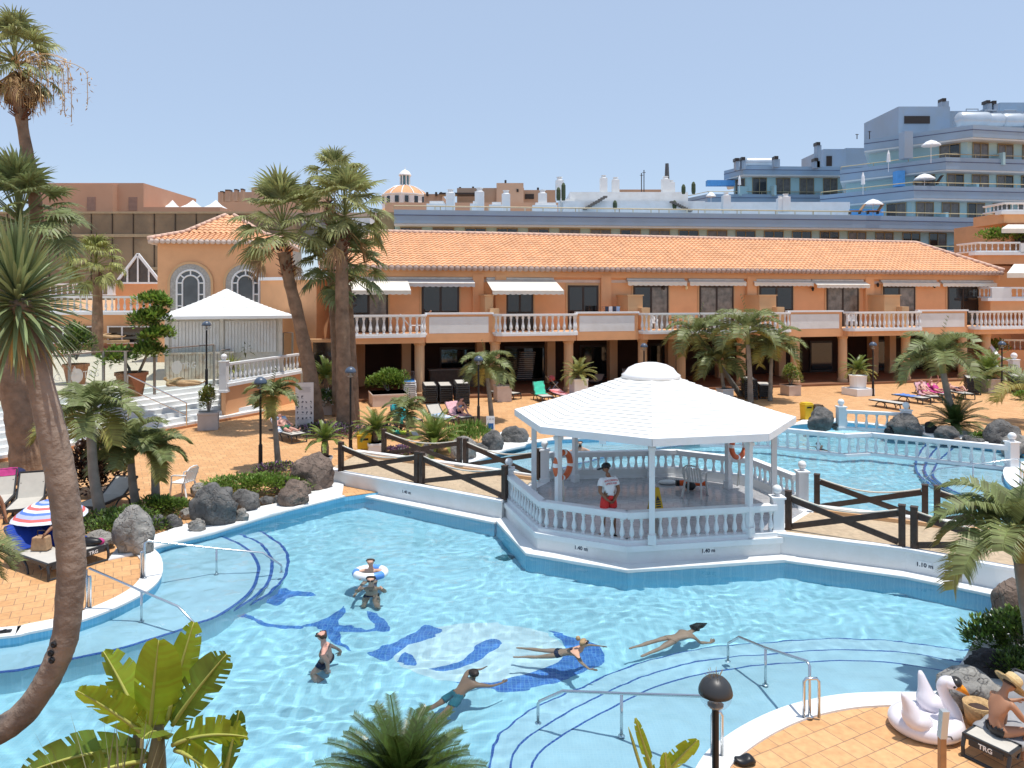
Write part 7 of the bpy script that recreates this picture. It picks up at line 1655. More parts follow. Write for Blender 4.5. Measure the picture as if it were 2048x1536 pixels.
# info board
ib = thing('info_board', 'white standing board with rows of safety pictograms beside fan palms', 'notice board', P(609, 868), R(8)); bwid, bhei = .76, 2.1
MB().box((0, 0, bhei / 2 + .12), (bwid, .06, bhei)).build('panel', mat('board_white', (.62, .59, .58), .5, .03), ib); MB().box((.0, .04, .06), (bwid * .9, .5, .1)).build('foot', PLASTIC_W, ib)
random.seed(4); m = MB(); m2_ = MB(); m3 = MB()
for r_ in range(5):
    for c_ in range(4):
        x = -.27 + c_ * .18; z = 1.62 - r_ * .23
        if r_ == 0 and c_ not in (0, 1): continue
        for k in range(3): m.box((x + rnd(-.03, .03), -.034, z + rnd(-.04, .04)), (rnd(.02, .06), .006, rnd(.02, .07)))
        m2_.box((x, -.033, z - .085), (.10, .004, .012))
for k in range(5): m2_.box((.02, -.033, 2.02 - k * .05), (.5 - .05 * (k % 2), .004, .014))
for k in range(5): m2_.box((-.05, -.033, .62 - k * .05), (.5 - .06 * (k % 3), .004, .012))
m.box((-.24, -.034, 2.05), (.09, .006, .09)); m.build('pictograms', INK, ib); m2_.build('text_lines', mat('grey_ink', (.25, .25, .27), .6), ib)
# pool sign by the palm
ps = thing('pool_sign', 'white pool sign with blue picture in front of palm stem', 'sign', P(981, 868)); hgt = Q(981, 832, P(981, 868).y).z
MB().tube([(0, 0, 0), (0, 0, hgt - .1)], .02, 6).build('pole', STEEL, ps); MB().box((0, -.02, hgt - .32), (.36, .03, .64)).build('panel', PLASTIC_W, ps); MB().box((.0, -.038, hgt - .44), (.26, .006, .26)).build('picture', mat('sign_blue', (.01, .11, .35), .5), ps)
put_text('1.10 M', .105, frame_m(V((0, -.037, hgt - .14)), (1, 0, 0), (0, 0, 1)), INK, 'lettering', ps, .001)
ps = thing('pool_sign', 'small white sign with blue pictograms at upper pool rim', 'sign', P(1205, 893)); d_ = P(1205, 893).y; hgt = Q(1205, 871, d_).z
MB().tube([(0, 0, 0), (0, 0, hgt - .1)], .018, 6).build('pole', STEEL, ps); MB().box((0, -.02, hgt - .17), (.28, .03, .34)).build('panel', PLASTIC_W, ps); MB().box((-.04, -.038, hgt - .12), (.12, .006, .14)).build('picture', MATS['sign_blue'], ps)
# bins
def bin_(lbl, base, m_, w=.42, h=.78, txt=None, rz=.25):
    t = thing('litter_bin', lbl, 'bin', base, rz); m = MB(); m.prism([(-w / 2 * .88, -w / 2 * .88), (w / 2 * .88, -w / 2 * .88), (w / 2 * .88, w / 2 * .88), (-w / 2 * .88, w / 2 * .88)], 0, h * .84); m.v = [V((v.x * (1 + .14 * v.z / h), v.y * (1 + .14 * v.z / h), v.z)) for v in m.v]; m.build('bin_body', m_, t, bevel=.02)
    m = MB(); m.box((0, 0, h * .88), (w * 1.05, w * 1.05, h * .08)); m.box((0, 0, h * .95), (w * .9, w * .9, h * .09)); m.build('lid', m_, t, bevel=.02)
    MB().box((0, -w * .47, h * .74), (w * .55, .02, h * .09)).build('slot', BLACK, t)
    if txt: put_text(txt, .075, frame_m(V((0, -w * .487, h * .35)), (1, 0, 0), (0, 0, 1)), INK, 'lettering', t, .002)
bin_('yellow litter bin behind the bridge fence post', P(728, 913), YELLOW, .52, .92, 'Envases'); bin_('yellow litter bin beside mossy boulder on far deck', P(1613, 840), YELLOW, .46, .85)
bin_('dark brown litter bin half hidden by mossy boulder', P(1634, 840), mat('bin_brown', (.10, .06, .03), .6, .1), .46, .75); bin_('brown box bin behind potted cycad', P(752, 900), MATS['bin_brown'], .5, .8)
# foreground timber post with metal cap
wp = thing('timber_post', 'slim wooden post with metal cap before the swan float', 'post', V((Q(1884, 600, 8.0).x, 8.0, 0))); MB().prism([(-.032, -.032), (.032, -.032), (.032, .032), (-.032, .032)], 0, 1.28).build('shaft', mat('varnished_wood', (.42, .20, .08), .5, .2, 6), wp, bevel=.004)
m = MB(); m.prism([(-.036, -.036), (.036, -.036), (.036, .036), (-.036, .036)], 1.281, 1.57); m.v = [V((v.x + (v.z - 1.28) * .09, v.y, v.z)) for v in m.v]; m.build('metal_cap', mat('brushed_cap', (.55, .55, .54), .35, .05, metal=.6), wp)
# colourful towel on ground + arcade contents
vs = MB(); cols = [TEAL, GREENT, mat('lime_towel', (.45, .60, .05), .9, .1), mat('yellow_towel', (.70, .62, .12), .9, .1), WHT, MAGT]
q0, q1 = P(765, 866), P(838, 872); dx_ = (q1 - q0) / 6; ny = V((-.25, 1.0, 0)) * 1.0
for i in range(6): vs.cur = (5, 0, 1, 2, 3, 4)[i]; a, b = q0 + dx_ * i, q0 + dx_ * (i + 1); u0 = V((0, 0, .02)); vs.add([a + u0, b + u0, b + ny + u0, a + ny + u0], [(0, 1, 2, 3)])
o = vs.build('beach_towel', cols); tag(o, 'rainbow beach towel spread on deck by the turquoise lounger', 'towel'); md = o.modifiers.new('Solid', 'SOLIDIFY'); md.thickness = .015
fz = thing('chest_freezer', 'white chest freezer with ice cream sticker in arcade shade', 'freezer', BW(S(1272, 3.0), 3.0, .14), ang); MB().box((0, 0, .45), (1.7, .7, .9)).build('cabinet', PLASTIC_W, fz, bevel=.03); MB().box((0, 0, .93), (1.7, .7, .06)).build('lid', mat('lid_grey', (.35, .37, .38), .2), fz); MB().box((.5, -.36, .55), (.5, .01, .14)).build('sticker', INK, fz)
ct = thing('bar_counter', 'dim slatted bar counter inside the dark arcade', 'counter', BW(S(915, 4.0), 4.0, .14), ang); MB().box((0, 0, .55), (3.6, .7, 1.1)).build('front', mat('counter_front', (.12, .09, .07), .8, .2, 5), ct); MB().box((0, 0, 1.13), (3.8, .9, .06)).build('top', mat('counter_top', (.25, .22, .2), .5), ct)
ws = [BW(S(px, 4.2), 4.2, .14) for px in (1040, 1055)]
for k, p in enumerate(ws):
    t = thing('stacked_chairs', ['tall leaning stack of white plastic chairs in arcade, left', 'tall leaning stack of white plastic chairs in arcade nearest column'][k], 'chair stack', p, ang, 'white chair stacks in the arcade')
    for i in range(14): m = MB(); m.box((.02 * i, 0, .4 + i * .13), (.5, .5, .035)); m.build('chair_seat', mat('shade_dimmed_white', (.35, .33, .31), .7), t)  # white plastic with the arcade shade put into its colour
stl = thing('baby_stroller', 'dark baby stroller with red hood parked in the arcade', 'stroller', BW(S(1108, -.1), -.1, .14), .4)
MB().ball((0, 0, .55), (.3, .24, .16), 2).build('seat', BLACK, stl, smooth=True); MB().ball((-.15, 0, .82), (.2, .23, .2), 2).build('hood', REDT, stl, smooth=True)
for x in (-.3, .3):
    for s in (-1, 1): MB().lathe([(.11, -.02), (.13, 0), (.11, .02)], (x, s * .24, .13), 14, m=Matrix.Rotation(R(90), 3, 'X')).build('wheel', BLACK, stl)
MB().tube([(.3, .22, .13), (-.1, .22, .55), (-.5, .22, 1.0), (-.5, -.22, 1.0), (-.1, -.22, .55), (.3, -.22, .13)], .015, 6).build('frame', STEEL, stl); MB().tube([(-.3, .22, .13), (.15, .22, .6), (.15, -.22, .6), (-.3, -.22, .13)], .015, 6).build('frame', STEEL, stl)
tb_ = thing('drying_rack', 'folding drying rack with dark and white clothes on balcony', 'drying rack', BW(S(1222, 1.0), 1.0, ZF), ang); m = MB()
for s in (-1, 1): m.tube([(-.5, s * .3, 0), (.5, s * .3, 1.5)], .015, 5); m.tube([(.5, s * .3, 0), (-.5, s * .3, 1.5)], .015, 5)
for i in range(6): m.tube([(-.5 + .2 * i, -.3, 1.5), (-.5 + .2 * i, .3, 1.5)], .01, 5)
m.build('frame', STEEL, tb_)
for i, c_ in enumerate((INK, WHT, INK, LBLUE)): m = MB(); m.box((-.4 + .25 * i, -.31, 1.3), (.22, .02, .4)); m.build('laundry', c_, tb_)
bl2 = MB(); lb_ = thing('balcony_lounger', 'white folding lounger on balcony beside the seated woman', 'sun lounger', BW(S(838, 1.0), 1.0, ZF), ang)
MB().box((0, 0, .42), (1.2, .6, .04)).build('seat', PLASTIC_W, lb_); m = MB(); m.beam((-.6, 0, .44), (-1.05, 0, .95), .6, .04, V((0, 1, 0)).cross(V((0, 0, 1)))); m.beam((-.6, -.28, .44), (-1.1, -.28, 1.1), .04, .04); m.beam((-.6, .28, .44), (-1.1, .28, 1.1), .04, .04); m.build('backrest', PLASTIC_W, lb_)
for x in (-.5, .5): m = MB(); m.tube([(x, -.28, 0), (x, -.28, .42), (x, .28, .42), (x, .28, 0)], .02, 6); m.build('leg', PLASTIC_W, lb_)
for k, (px, py) in enumerate(((1710, 428), (1746, 428), (1838, 369), (1866, 369))):
    d = 73.2 if k < 2 else 78.6; q = Q(px, py, d); t = thing('terrace_lounger', ['tan terrace lounger left of its twin before bright blue wall', 'tan terrace lounger right of its twin before bright blue wall', 'dark terrace lounger just under the white parasol', 'dark terrace lounger to the right beside white parasol'][k], 'sun lounger', q, 0, 'loungers on the blue hotel terraces')
    MB().box((0, 0, .3), (1.2, .6, .06)).build('seat', mat('tan_sling', (.35, .22, .13), .8) if k < 2 else BROWN, t); m = MB(); m.beam((.5, 0, .32), (.95, 0, .95), .6, .06, V((1, 0, 0))); m.build('backrest', MATS.get('tan_sling') if k < 2 else BROWN, t)
    for x in (-.5, .45): MB().box((x, 0, .13), (.05, .5, .28)).build('leg', BROWN, t)
# ================================================================= people
SKIN1 = mat('skin_fair', (.56, .33, .23), .55, .06, 5); SKIN2 = mat('skin_tan', (.40, .20, .115), .5, .08, 5); SKIN3 = mat('skin_brown', (.24, .11, .06), .5, .08, 5); SKIN4 = mat('skin_pink', (.60, .32, .25), .55, .06, 5)
HAIRD = mat('dark_hair', (.018, .012, .010), .6, .2, 20); HAIRB = mat('brown_hair', (.06, .03, .018), .6, .2, 20); HAIRF = mat('fair_hair', (.36, .24, .12), .6, .2, 20)
NAVY = mat('navy_swimwear', (.015, .02, .06), .8, .1); REDC = mat('red_shorts', (.62, .035, .03), .8, .08, 8); TSH = mat('white_tshirt', (.72, .72, .73), .9, .04, 5, bump=.1, bscale=8)
def person(lbl, loc, rz, skin, z0=.93, torso=(0, 0, 0, 0), arms=None, legs=None, head=(0, 0), cloth=(), hair=HAIRD, hair_cut=.0, s=1.0, group=None, name='person', fingers=True, cat='person', roll=0.0, slim=1.0, wet=False):
    """body grown over one skeleton. x is forward, y left. torso: pitch in degrees from upright for pelvis, waist, chest, neck; arms/legs: directions of the links"""
    def pd(a): return V((math.sin(R(a)), 0, math.cos(R(a))))
    J = {}; E = []; r = {}
    def j(n, p, rad, par=None):
        J[n] = V(p); r[n] = rad
        if par: E.append((par, n))
    p = V((0, 0, z0)); j('pelvis', p, .125 * slim)
    p = p + pd(torso[0]) * .13; j('waist', p, .112 * slim, 'pelvis'); p = p + pd(torso[1]) * .20; j('chest', p, .138 * slim, 'waist')
    p = p + pd(torso[2]) * .15; j('neckbase', p, .085, 'chest'); cn = J['neckbase']
    p = p + pd(torso[3]) * .085; j('neck', p, .054, 'neckbase')
    up = pd(torso[3] + head[0]); j('head', p + up * .095, .092, 'neck'); j('crown', p + up * .165, .078, 'head')
    yaw = Matrix.Rotation(R(head[1]), 3, up); f = yaw @ pd(torso[3] + head[0] + 90); sd_ = up.cross(f)
    j('nose', J['head'] + f * .102 - up * .01, .018, 'head'); j('jaw', J['head'] + f * .05 - up * .06, .05, 'head')
    for k, sg in (('L', 1), ('R', -1)):
        j('ear' + k, J['head'] + sd_ * sg * .09, .018, 'head')
        tu = pd(torso[2]); sh = J['chest'] + tu * .09 + V((0, sg * .175 * slim, 0)); j('sh' + k, sh, .062 * slim, 'chest')
        a = (arms or {}).get(k, (V((0, sg * .15, -1)), V((.1, 0, -1)), V((.1, 0, -1)))); q = sh
        for nm, d, l, rad in (('el', a[0], .28, .044), ('wr', a[1], .25, .029), ('ha', a[2], .075, .034)):
            prev = {'el': 'sh', 'wr': 'el', 'ha': 'wr'}[nm] + k; q = q + V(d).normalized() * l; j(nm + k, q, rad * (slim if nm == 'el' else 1), prev)
        if fingers:
            hd = V(a[2]).normalized(); fd = (V(a[3]) if len(a) > 3 else hd + V((.25, 0, -.1))).normalized(); sx = hd.cross(V((0, sg, .3))); sx = sx.normalized() if sx.length > .1 else V((1, 0, 0))
            for i, (o, l) in enumerate(((-.027, .055), (-.009, .068), (.010, .064), (.027, .048))):
                b0 = q + sx * o + hd * .03; j('f%d%s' % (i, k), b0, .0105, 'ha' + k); j('g%d%s' % (i, k), b0 + hd * l * .5, .009, 'f%d%s' % (i, k)); j('h%d%s' % (i, k), b0 + hd * l * .5 + fd * l * .55, .0075, 'g%d%s' % (i, k))
            b0 = q - hd * .025 - sx * .035; j('t0' + k, b0, .012, 'ha' + k); j('t1' + k, b0 - sx * .022 + hd * .03, .010, 't0' + k); j('t2' + k, b0 - sx * .026 + hd * .058, .008, 't1' + k)
        l_ = (legs or {}).get(k, (V((0, sg * .03, -1)), V((-.03, 0, -1)), V((1, sg * .2, -.25)))); h = J['pelvis'] + V((0, sg * .092 * slim, 0)) - pd(torso[0]) * .05; j('hip' + k, h, .096 * slim, 'pelvis'); q = h
        for nm, d, l, rad in (('kn', l_[0], .41, .056), ('an', l_[1], .40, .036), ('to', l_[2], .15, .03)):
            prev = {'kn': 'hip', 'an': 'kn', 'to': 'an'}[nm] + k; q = q + V(d).normalized() * l; j(nm + k, q, rad * (slim if nm == 'kn' else 1), prev)
        a_, b_ = J['hip' + k], J['kn' + k]; j('th' + k, a_.lerp(b_, .45), .08 * slim); E.remove(('hip' + k, 'kn' + k)); E += [('hip' + k, 'th' + k), ('th' + k, 'kn' + k)]
        a_, b_ = J['kn' + k], J['an' + k]; j('ca' + k, a_.lerp(b_, .3), .055 * slim); E.remove(('kn' + k, 'an' + k)); E += [('kn' + k, 'ca' + k), ('ca' + k, 'an' + k)]
    nm = list(J); me = bpy.data.meshes.new('sk'); me.from_pydata([tuple(J[n]) for n in nm], [(nm.index(a), nm.index(b)) for a, b in E], [])
    o = bpy.data.objects.new('sk', me); COL.objects.link(o); md = o.modifiers.new('Skin', 'SKIN'); md.branch_smoothing = .6
    for i, n in enumerate(nm): me.skin_vertices[0].data[i].radius = (r[n], r[n]); me.skin_vertices[0].data[i].use_root = (i == 0)
    o.modifiers.new('Sub', 'SUBSURF').levels = 2
    dg = bpy.context.evaluated_depsgraph_get(); ev = o.evaluated_get(dg); body = bpy.data.meshes.new_from_object(ev); bpy.data.objects.remove(o)
    body.materials.clear(); body.materials.append(skin); body.polygons.foreach_set('use_smooth', [True] * len(body.polygons))
    B = bpy.data.objects.new(name, body); COL.objects.link(B); B.location = loc; B.rotation_euler = (roll, 0, rz); B.scale = (s, s, s); tag(B, lbl, cat, group)
    # which bone each vertex belongs to
    segs = [(a, b, J[a], J[b]) for a, b in E]; own = []
    for v in body.vertices:
        best = None
        for a, b, pa_, pb in segs:
            d = pb - pa_; t_ = max(0, min(1, (v.co - pa_).dot(d) / max(d.length_squared, 1e-9))); dist = (v.co - pa_ - d * t_).length - (r[a] * (1 - t_) + r[b] * t_) * .6
            if best is None or dist < best[0]: best = (dist, a, b, t_)
        own.append(best)
    def shell(nm_, m, sel, off, parent=B):
        keep = [i for i, v in enumerate(body.vertices) if sel(i, v.co)]; ks = set(keep); mp = {k: i for i, k in enumerate(keep)}
        fs = [[mp[i] for i in p_.vertices] for p_ in body.polygons if all(i in ks for i in p_.vertices)]
        if not fs: return None
        mb = MB(); mb.add([body.vertices[i].co + body.vertices[i].normal * off for i in keep], fs); c = mb.build(nm_, m, B, recalc=False, smooth=True); md = c.modifiers.new('Solid', 'SOLIDIFY'); md.thickness = .012; md.offset = 0
        return c
    def incl(spec):
        def q_(i, co_):
            _, a, b, t_ = own[i]; w_ = spec.get((a, b))
            return w_ is not None and w_[0] <= t_ <= w_[1]
        return q_
    A = (0, 1)
    SETS = {'trunks': {('pelvis', 'waist'): (0, .55), ('pelvis', 'hipL'): A, ('pelvis', 'hipR'): A, ('hipL', 'thL'): A, ('hipR', 'thR'): A},
            'briefs': {('pelvis', 'waist'): (0, .3), ('pelvis', 'hipL'): A, ('pelvis', 'hipR'): A, ('hipL', 'thL'): (0, .25), ('hipR', 'thR'): (0, .25)},
            'bikini_top': {('waist', 'chest'): (.72, 1), ('chest', 'neckbase'): (0, .25), ('chest', 'shL'): (0, .25), ('chest', 'shR'): (0, .25)},
            'top': {('pelvis', 'waist'): A, ('waist', 'chest'): A, ('chest', 'neckbase'): (0, .4), ('chest', 'shL'): (0, .5), ('chest', 'shR'): (0, .5)},
            'shirt': {('pelvis', 'waist'): (.25, 1), ('waist', 'chest'): A, ('chest', 'neckbase'): (0, .95), ('chest', 'shL'): A, ('chest', 'shR'): A, ('shL', 'elL'): (0, .62), ('shR', 'elR'): (0, .62)},
            'swimsuit': {('pelvis', 'waist'): A, ('waist', 'chest'): A, ('pelvis', 'hipL'): A, ('pelvis', 'hipR'): A, ('chest', 'shL'): (0, .3), ('chest', 'shR'): (0, .3), ('hipL', 'thL'): (0, .15), ('hipR', 'thR'): (0, .15)}}
    for which, m, off in cloth: shell({'shirt': 'shirt', 'trunks': 'shorts', 'briefs': 'briefs', 'bikini_top': 'bikini_top', 'top': 'top', 'swimsuit': 'swimsuit'}[which], m, incl(SETS[which]), off)
    hb = {('head', 'crown'), ('neck', 'head'), ('head', 'earL'), ('head', 'earR'), ('head', 'jaw'), ('head', 'nose')}
    if hair: shell('hair', hair, lambda i, c_: own[i][1:3] in hb and (c_ - J['head']).dot(up) > hair_cut + .9 * max(0, (c_ - J['head']).dot(f)) - .25 * max(0, -(c_ - J['head']).dot(f)) * 2, .014)
    if name == 'person':
        mb = MB()
        for sg in (-1, 1): mb.ball(J['head'] + f * .088 + sd_ * sg * .033 + up * .012, .010, 1)
        mb.build('eyes', BLACK, B, smooth=True)
    B['_'] = 0; del B['_']
    return B, J, f, up, sd_
def add_on(B, nm, mb, m, smooth=True): return mb.build(nm, m, B, smooth=smooth)
def specs(B, J, f, up, sd_, m=BLACK):
    mb = MB()
    for sg in (-1, 1): mb.ball(J['head'] + f * .094 + sd_ * sg * .036 + up * .014, (.03, .03, .022), 2); mb.beam(J['head'] + f * .09 + sd_ * sg * .066 + up * .014, J['head'] - f * .01 + sd_ * sg * .098 + up * .016, .008, .01)
    mb.build('sunglasses', m, B, smooth=True)
v3 = lambda *a: V(a)
# lifeguard: back to the viewer, hands clasped behind him
B, J, f, up, sd_ = person('lifeguard in white shirt, red shorts and black cap, hands clasped behind back', P(1217, 1076, .36), R(112), SKIN3, z0=.95, torso=(0, 3, 6, 12), head=(18, 48),
    arms={'L': (v3(-.22, .30, -1), v3(-.38, -.62, -.75), v3(-.12, -.7, -.5), v3(.1, -.8, -.3)), 'R': (v3(-.22, -.30, -1), v3(-.38, .62, -.75), v3(-.12, .7, -.5), v3(.1, .8, -.3))},
    legs={'L': (v3(.02, .10, -1), v3(-.03, .03, -1), v3(1, .25, -.25)), 'R': (v3(-.02, -.10, -1), v3(-.03, -.03, -1), v3(1, -.25, -.25))}, cloth=(('shirt', TSH, .02), ('trunks', REDC, .022)), hair=HAIRD, hair_cut=-.01)
mb = MB(); cz = Matrix(((f.x, sd_.x, up.x), (f.y, sd_.y, up.y), (f.z, sd_.z, up.z)))
mb.lathe([(.112, .02), (.114, .05), (.10, .10), (.06, .13), (.001, .135)], J['head'], 18, m=cz); mb.prism([(-.02, -.085), (.16, -.07), (.185, 0), (.16, .07), (-.02, .085)], 0, .012); k = 10
for i in range(len(mb.v) - k, len(mb.v)): mb.v[i] = J['head'] + cz @ (mb.v[i] + V((.05, 0, .028)))
mb.build('cap', BLACK, B, smooth=False)
for tx, z_, sz in (('SOCORRISTA', .115, .058), ('LIFEGUARD', .045, .058)):
    t_ = text_mb(tx, sz, .0006, .002); c = J['chest'] + V((-.172, 0, z_ - .02))
    t_.v = [V((c.x + abs(a.x) ** 2 * .9 + .02 * (z_ - .045) * 10 * .6, -a.x, c.z + a.y - .35 * a.x * a.x * 2)) for a in t_.v]; t_.build('lettering', mat('red_print', (.60, .04, .06), .7), B, recalc=False)
for k in 'LR': MB().tube([J['an' + k] + V((-.05, 0, -.055)), J['an' + k] + V((.02, 0, -.05)), J['to' + k] + V((.03, 0, -.02))], [.045, .05, .04], 8).build('shoe', BLACK, B)
WL = 'bathers in the pools'
KNEEL = {'L': (v3(.62, .15, -.75), v3(-.55, .05, -.8), v3(1, 0, -.1)), 'R': (v3(.35, -.12, -.9), v3(-.6, -.05, -.75), v3(1, 0, -.1))}
ringc = P(741, 1150, WZ) ; ringc.z = WZ + .05
t, a, b = ring('white and blue swim ring carrying a child behind the goggled bather', ringc, .31, .085, (0, .05, 1), PLASTIC_W, mat('ring_blue', (.10, .28, .70), .4, .1), name='swim_ring', cat='swim ring', bands=3, bw=.3)
B, *r_ = person('child with brown hair resting both arms on a swim ring', ringc + V((.0, .10, -.46)), R(-90), SKIN1, z0=.12, torso=(0, 10, 15, 12), s=.92, arms={'L': (v3(.35, .75, -.1), v3(.75, -.55, .0), v3(.8, -.6, 0)), 'R': (v3(.35, -.75, -.1), v3(.75, .55, .0), v3(.8, .6, 0))}, legs={'L': (v3(.9, .2, -.1), v3(.7, .1, -.2), v3(1, 0, 0)), 'R': (v3(.9, -.2, -.1), v3(.7, -.1, -.2), v3(1, 0, 0))}, hair=HAIRB, slim=.85, cloth=(('swimsuit', NAVY, .008),))
w0 = P(743, 1172, WZ)
B, *r_ = person('bather with dark goggles standing in front of swim ring', V((w0.x, w0.y, WZ - .98)), R(-88), SKIN1, z0=.50, torso=(0, 4, 6, 14), arms={'L': (v3(.1, .45, -.9), v3(.35, .0, .9), v3(.1, -.5, .7)), 'R': (v3(.1, -.45, -.9), v3(.35, .0, .9), v3(.1, .5, .7))}, legs=KNEEL, cloth=(('bikini_top', mat('olive_bikini', (.06, .06, .05), .8), .008), ('briefs', NAVY, .008)), hair=HAIRD); specs(B, *r_)
w0 = P(655, 1297, WZ)
B, *r_ = person('balding man in dark sunglasses wading toward the steps', V((w0.x, w0.y, WZ - 1.04)), R(183), SKIN4, z0=.62, torso=(5, 8, 10, 8), head=(-4, 0), arms={'L': (v3(-.35, .2, -.9), v3(-.1, .15, -.9), v3(.2, 0, -1)), 'R': (v3(-.45, -.2, -.8), v3(-.25, -.2, -.7), v3(.2, 0, -1))}, legs=KNEEL, cloth=(('trunks', NAVY, .012),), hair=HAIRB, hair_cut=-.03, slim=1.08); specs(B, *r_)
for c_ in list(B.children):
    if c_.name.startswith('hair'):      # bald on top: keep only the fringe of hair at the sides
        me = c_.data; bm_ = bmesh.new(); bm_.from_mesh(me); H = r_[0]['head']; bmesh.ops.delete(bm_, geom=[v for v in bm_.verts if (v.co - H).z > .045], context='VERTS'); bm_.to_mesh(me); bm_.free()
def swim(lbl, px, py, rz, skin, hair, dz=-.03, cloth=(), arms=None, head=(-62, 0), pitch=84, legs=None, hc=-.03, s=.9):
    w = P(px, py, WZ); return person(lbl, V((w.x, w.y, WZ + dz)), rz, skin, z0=0, torso=(pitch, pitch - 2, pitch - 8, pitch - 22), head=head, arms=arms or {'L': (v3(.75, .55, -.15), v3(.85, .1, -.1), v3(1, 0, 0)), 'R': (v3(.75, -.55, -.15), v3(.85, -.1, -.1), v3(1, 0, 0))}, legs=legs or {'L': (v3(-1, .12, -.06), v3(-1, .08, -.03), v3(-1, 0, -.1)), 'R': (v3(-1, -.12, -.10), v3(-1, -.05, -.05), v3(-1, 0, -.1))}, cloth=cloth, hair=hair, hair_cut=hc, s=s)
B, *r_ = swim('woman with sunglasses and fair tied hair swimming breaststroke', 1120, 1297, R(-14), SKIN1, HAIRF, -.17, (('briefs', NAVY, .008), ('bikini_top', NAVY, .008)), pitch=66, s=.84, head=(-50, 0), arms={'L': (v3(.6, .8, -.3), v3(.7, .3, -.3), v3(1, 0, 0)), 'R': (v3(.45, -.85, -.2), v3(.6, -.5, -.3), v3(1, 0, 0))}, legs={'L': (v3(-.95, .12, -.3), v3(-1, .08, -.15), v3(-1, 0, -.1)), 'R': (v3(-.95, -.12, -.35), v3(-1, -.05, -.2), v3(-1, 0, -.1))}); specs(B, *r_); add_on(B, 'bun', MB().ball(r_[0]['crown'] - r_[1] * .09 + r_[2] * .02, .05, 2), HAIRF)
B, *r_ = swim('dark haired swimmer mostly under water above white mosaic disc', 915, 1362, R(42), SKIN2, HAIRD, -.46, (('trunks', mat('teal_trunks', (.02, .16, .2), .8), .012),), pitch=48, head=(-30, 0), s=.9, arms={'L': (v3(.7, .5, -.1), v3(.7, -.2, -.2), v3(1, 0, 0)), 'R': (v3(.7, -.5, -.3), v3(.8, .1, -.3), v3(1, 0, 0))}, legs={'L': (v3(-.85, .12, -.5), v3(-.9, .08, -.3), v3(-1, 0, -.1)), 'R': (v3(-.8, -.12, -.55), v3(-.9, -.05, -.35), v3(-1, 0, -.1))})
B, *r_ = swim('long haired swimmer gliding face down under water', 1345, 1262, R(32), SKIN1, HAIRD, -.34, (('briefs', SKIN1, .006),), pitch=90, head=(-15, 0), arms={'L': (v3(.3, .3, -.9), v3(.8, .1, -.3), v3(1, 0, 0)), 'R': (v3(.3, -.3, -.9), v3(.8, -.1, -.3), v3(1, 0, 0))})
m = MB(); m.tube([r_[0]['crown'] + V((-.12, 0, .06)), r_[0]['crown'] + V((.08, 0, .06)), r_[0]['crown'] + V((.3, .02, .02))], [.10, .11, .02], 10); add_on(B, 'long_hair', m, HAIRD)
w0 = P(1160, 908, WZ); B, *r_ = person('bearded man standing in upper pool with arms on the rim', V((w0.x, w0.y, WZ - .36)), R(-92), SKIN1, z0=.14, torso=(0, 0, 4, 10), arms={'L': (v3(.0, .8, -.5), v3(.2, .7, -.5), v3(.5, .3, -.3)), 'R': (v3(.0, -.8, -.5), v3(.2, -.7, -.5), v3(.5, -.3, -.3))}, legs={'L': (v3(.9, .2, -.12), v3(.3, 0, -.1), v3(1, 0, 0)), 'R': (v3(.9, -.2, -.12), v3(.3, 0, -.1), v3(1, 0, 0))}, cloth=(('trunks', NAVY, .012),), slim=1.1); add_on(B, 'beard', MB().ball(r_[0]['jaw'] + r_[1] * .03 - r_[2] * .02, (.055, .06, .06), 2), HAIRD)
swim('distant swimmer beside the zigzag pool balustrade', 1640, 893, R(100), SKIN2, HAIRD, -.50, (('trunks', NAVY, .012),), pitch=22, head=(-5, 0))
# sitting and lying figures
SIT = {'L': (v3(1, .12, -.02), v3(.1, 0, -1), v3(1, .1, -.1)), 'R': (v3(1, -.12, -.02), v3(.1, 0, -1), v3(1, -.1, -.1))}
B, *r_ = person('woman in blue top sitting on the upper balcony', BW(S(856, 1.1), 1.1, ZF), R(-8), SKIN1, z0=.62, torso=(8, 10, 12, 15), arms={'L': (v3(.3, .2, -.9), v3(.8, 0, -.4), v3(1, 0, -.3)), 'R': (v3(.3, -.2, -.9), v3(.8, 0, -.4), v3(1, 0, -.3))}, legs=SIT, cloth=(('top', BLUET, .01), ('trunks', NAVY, .012)), hair=HAIRD, slim=.92)
sc_ = thing('balcony_chair', 'plain balcony chair under the seated woman', 'chair', BW(S(856, 1.1), 1.1, ZF), R(-8)); MB().box((.05, 0, .47), (.5, .5, .05)).build('seat', PLASTIC_W, sc_); MB().box((-.22, 0, .7), (.05, .48, .45)).build('backrest', PLASTIC_W, sc_)
for x in (-.2, .28):
    for y in (-.2, .2): MB().box((x, y, .22), (.04, .04, .45)).build('leg', PLASTIC_W, sc_)
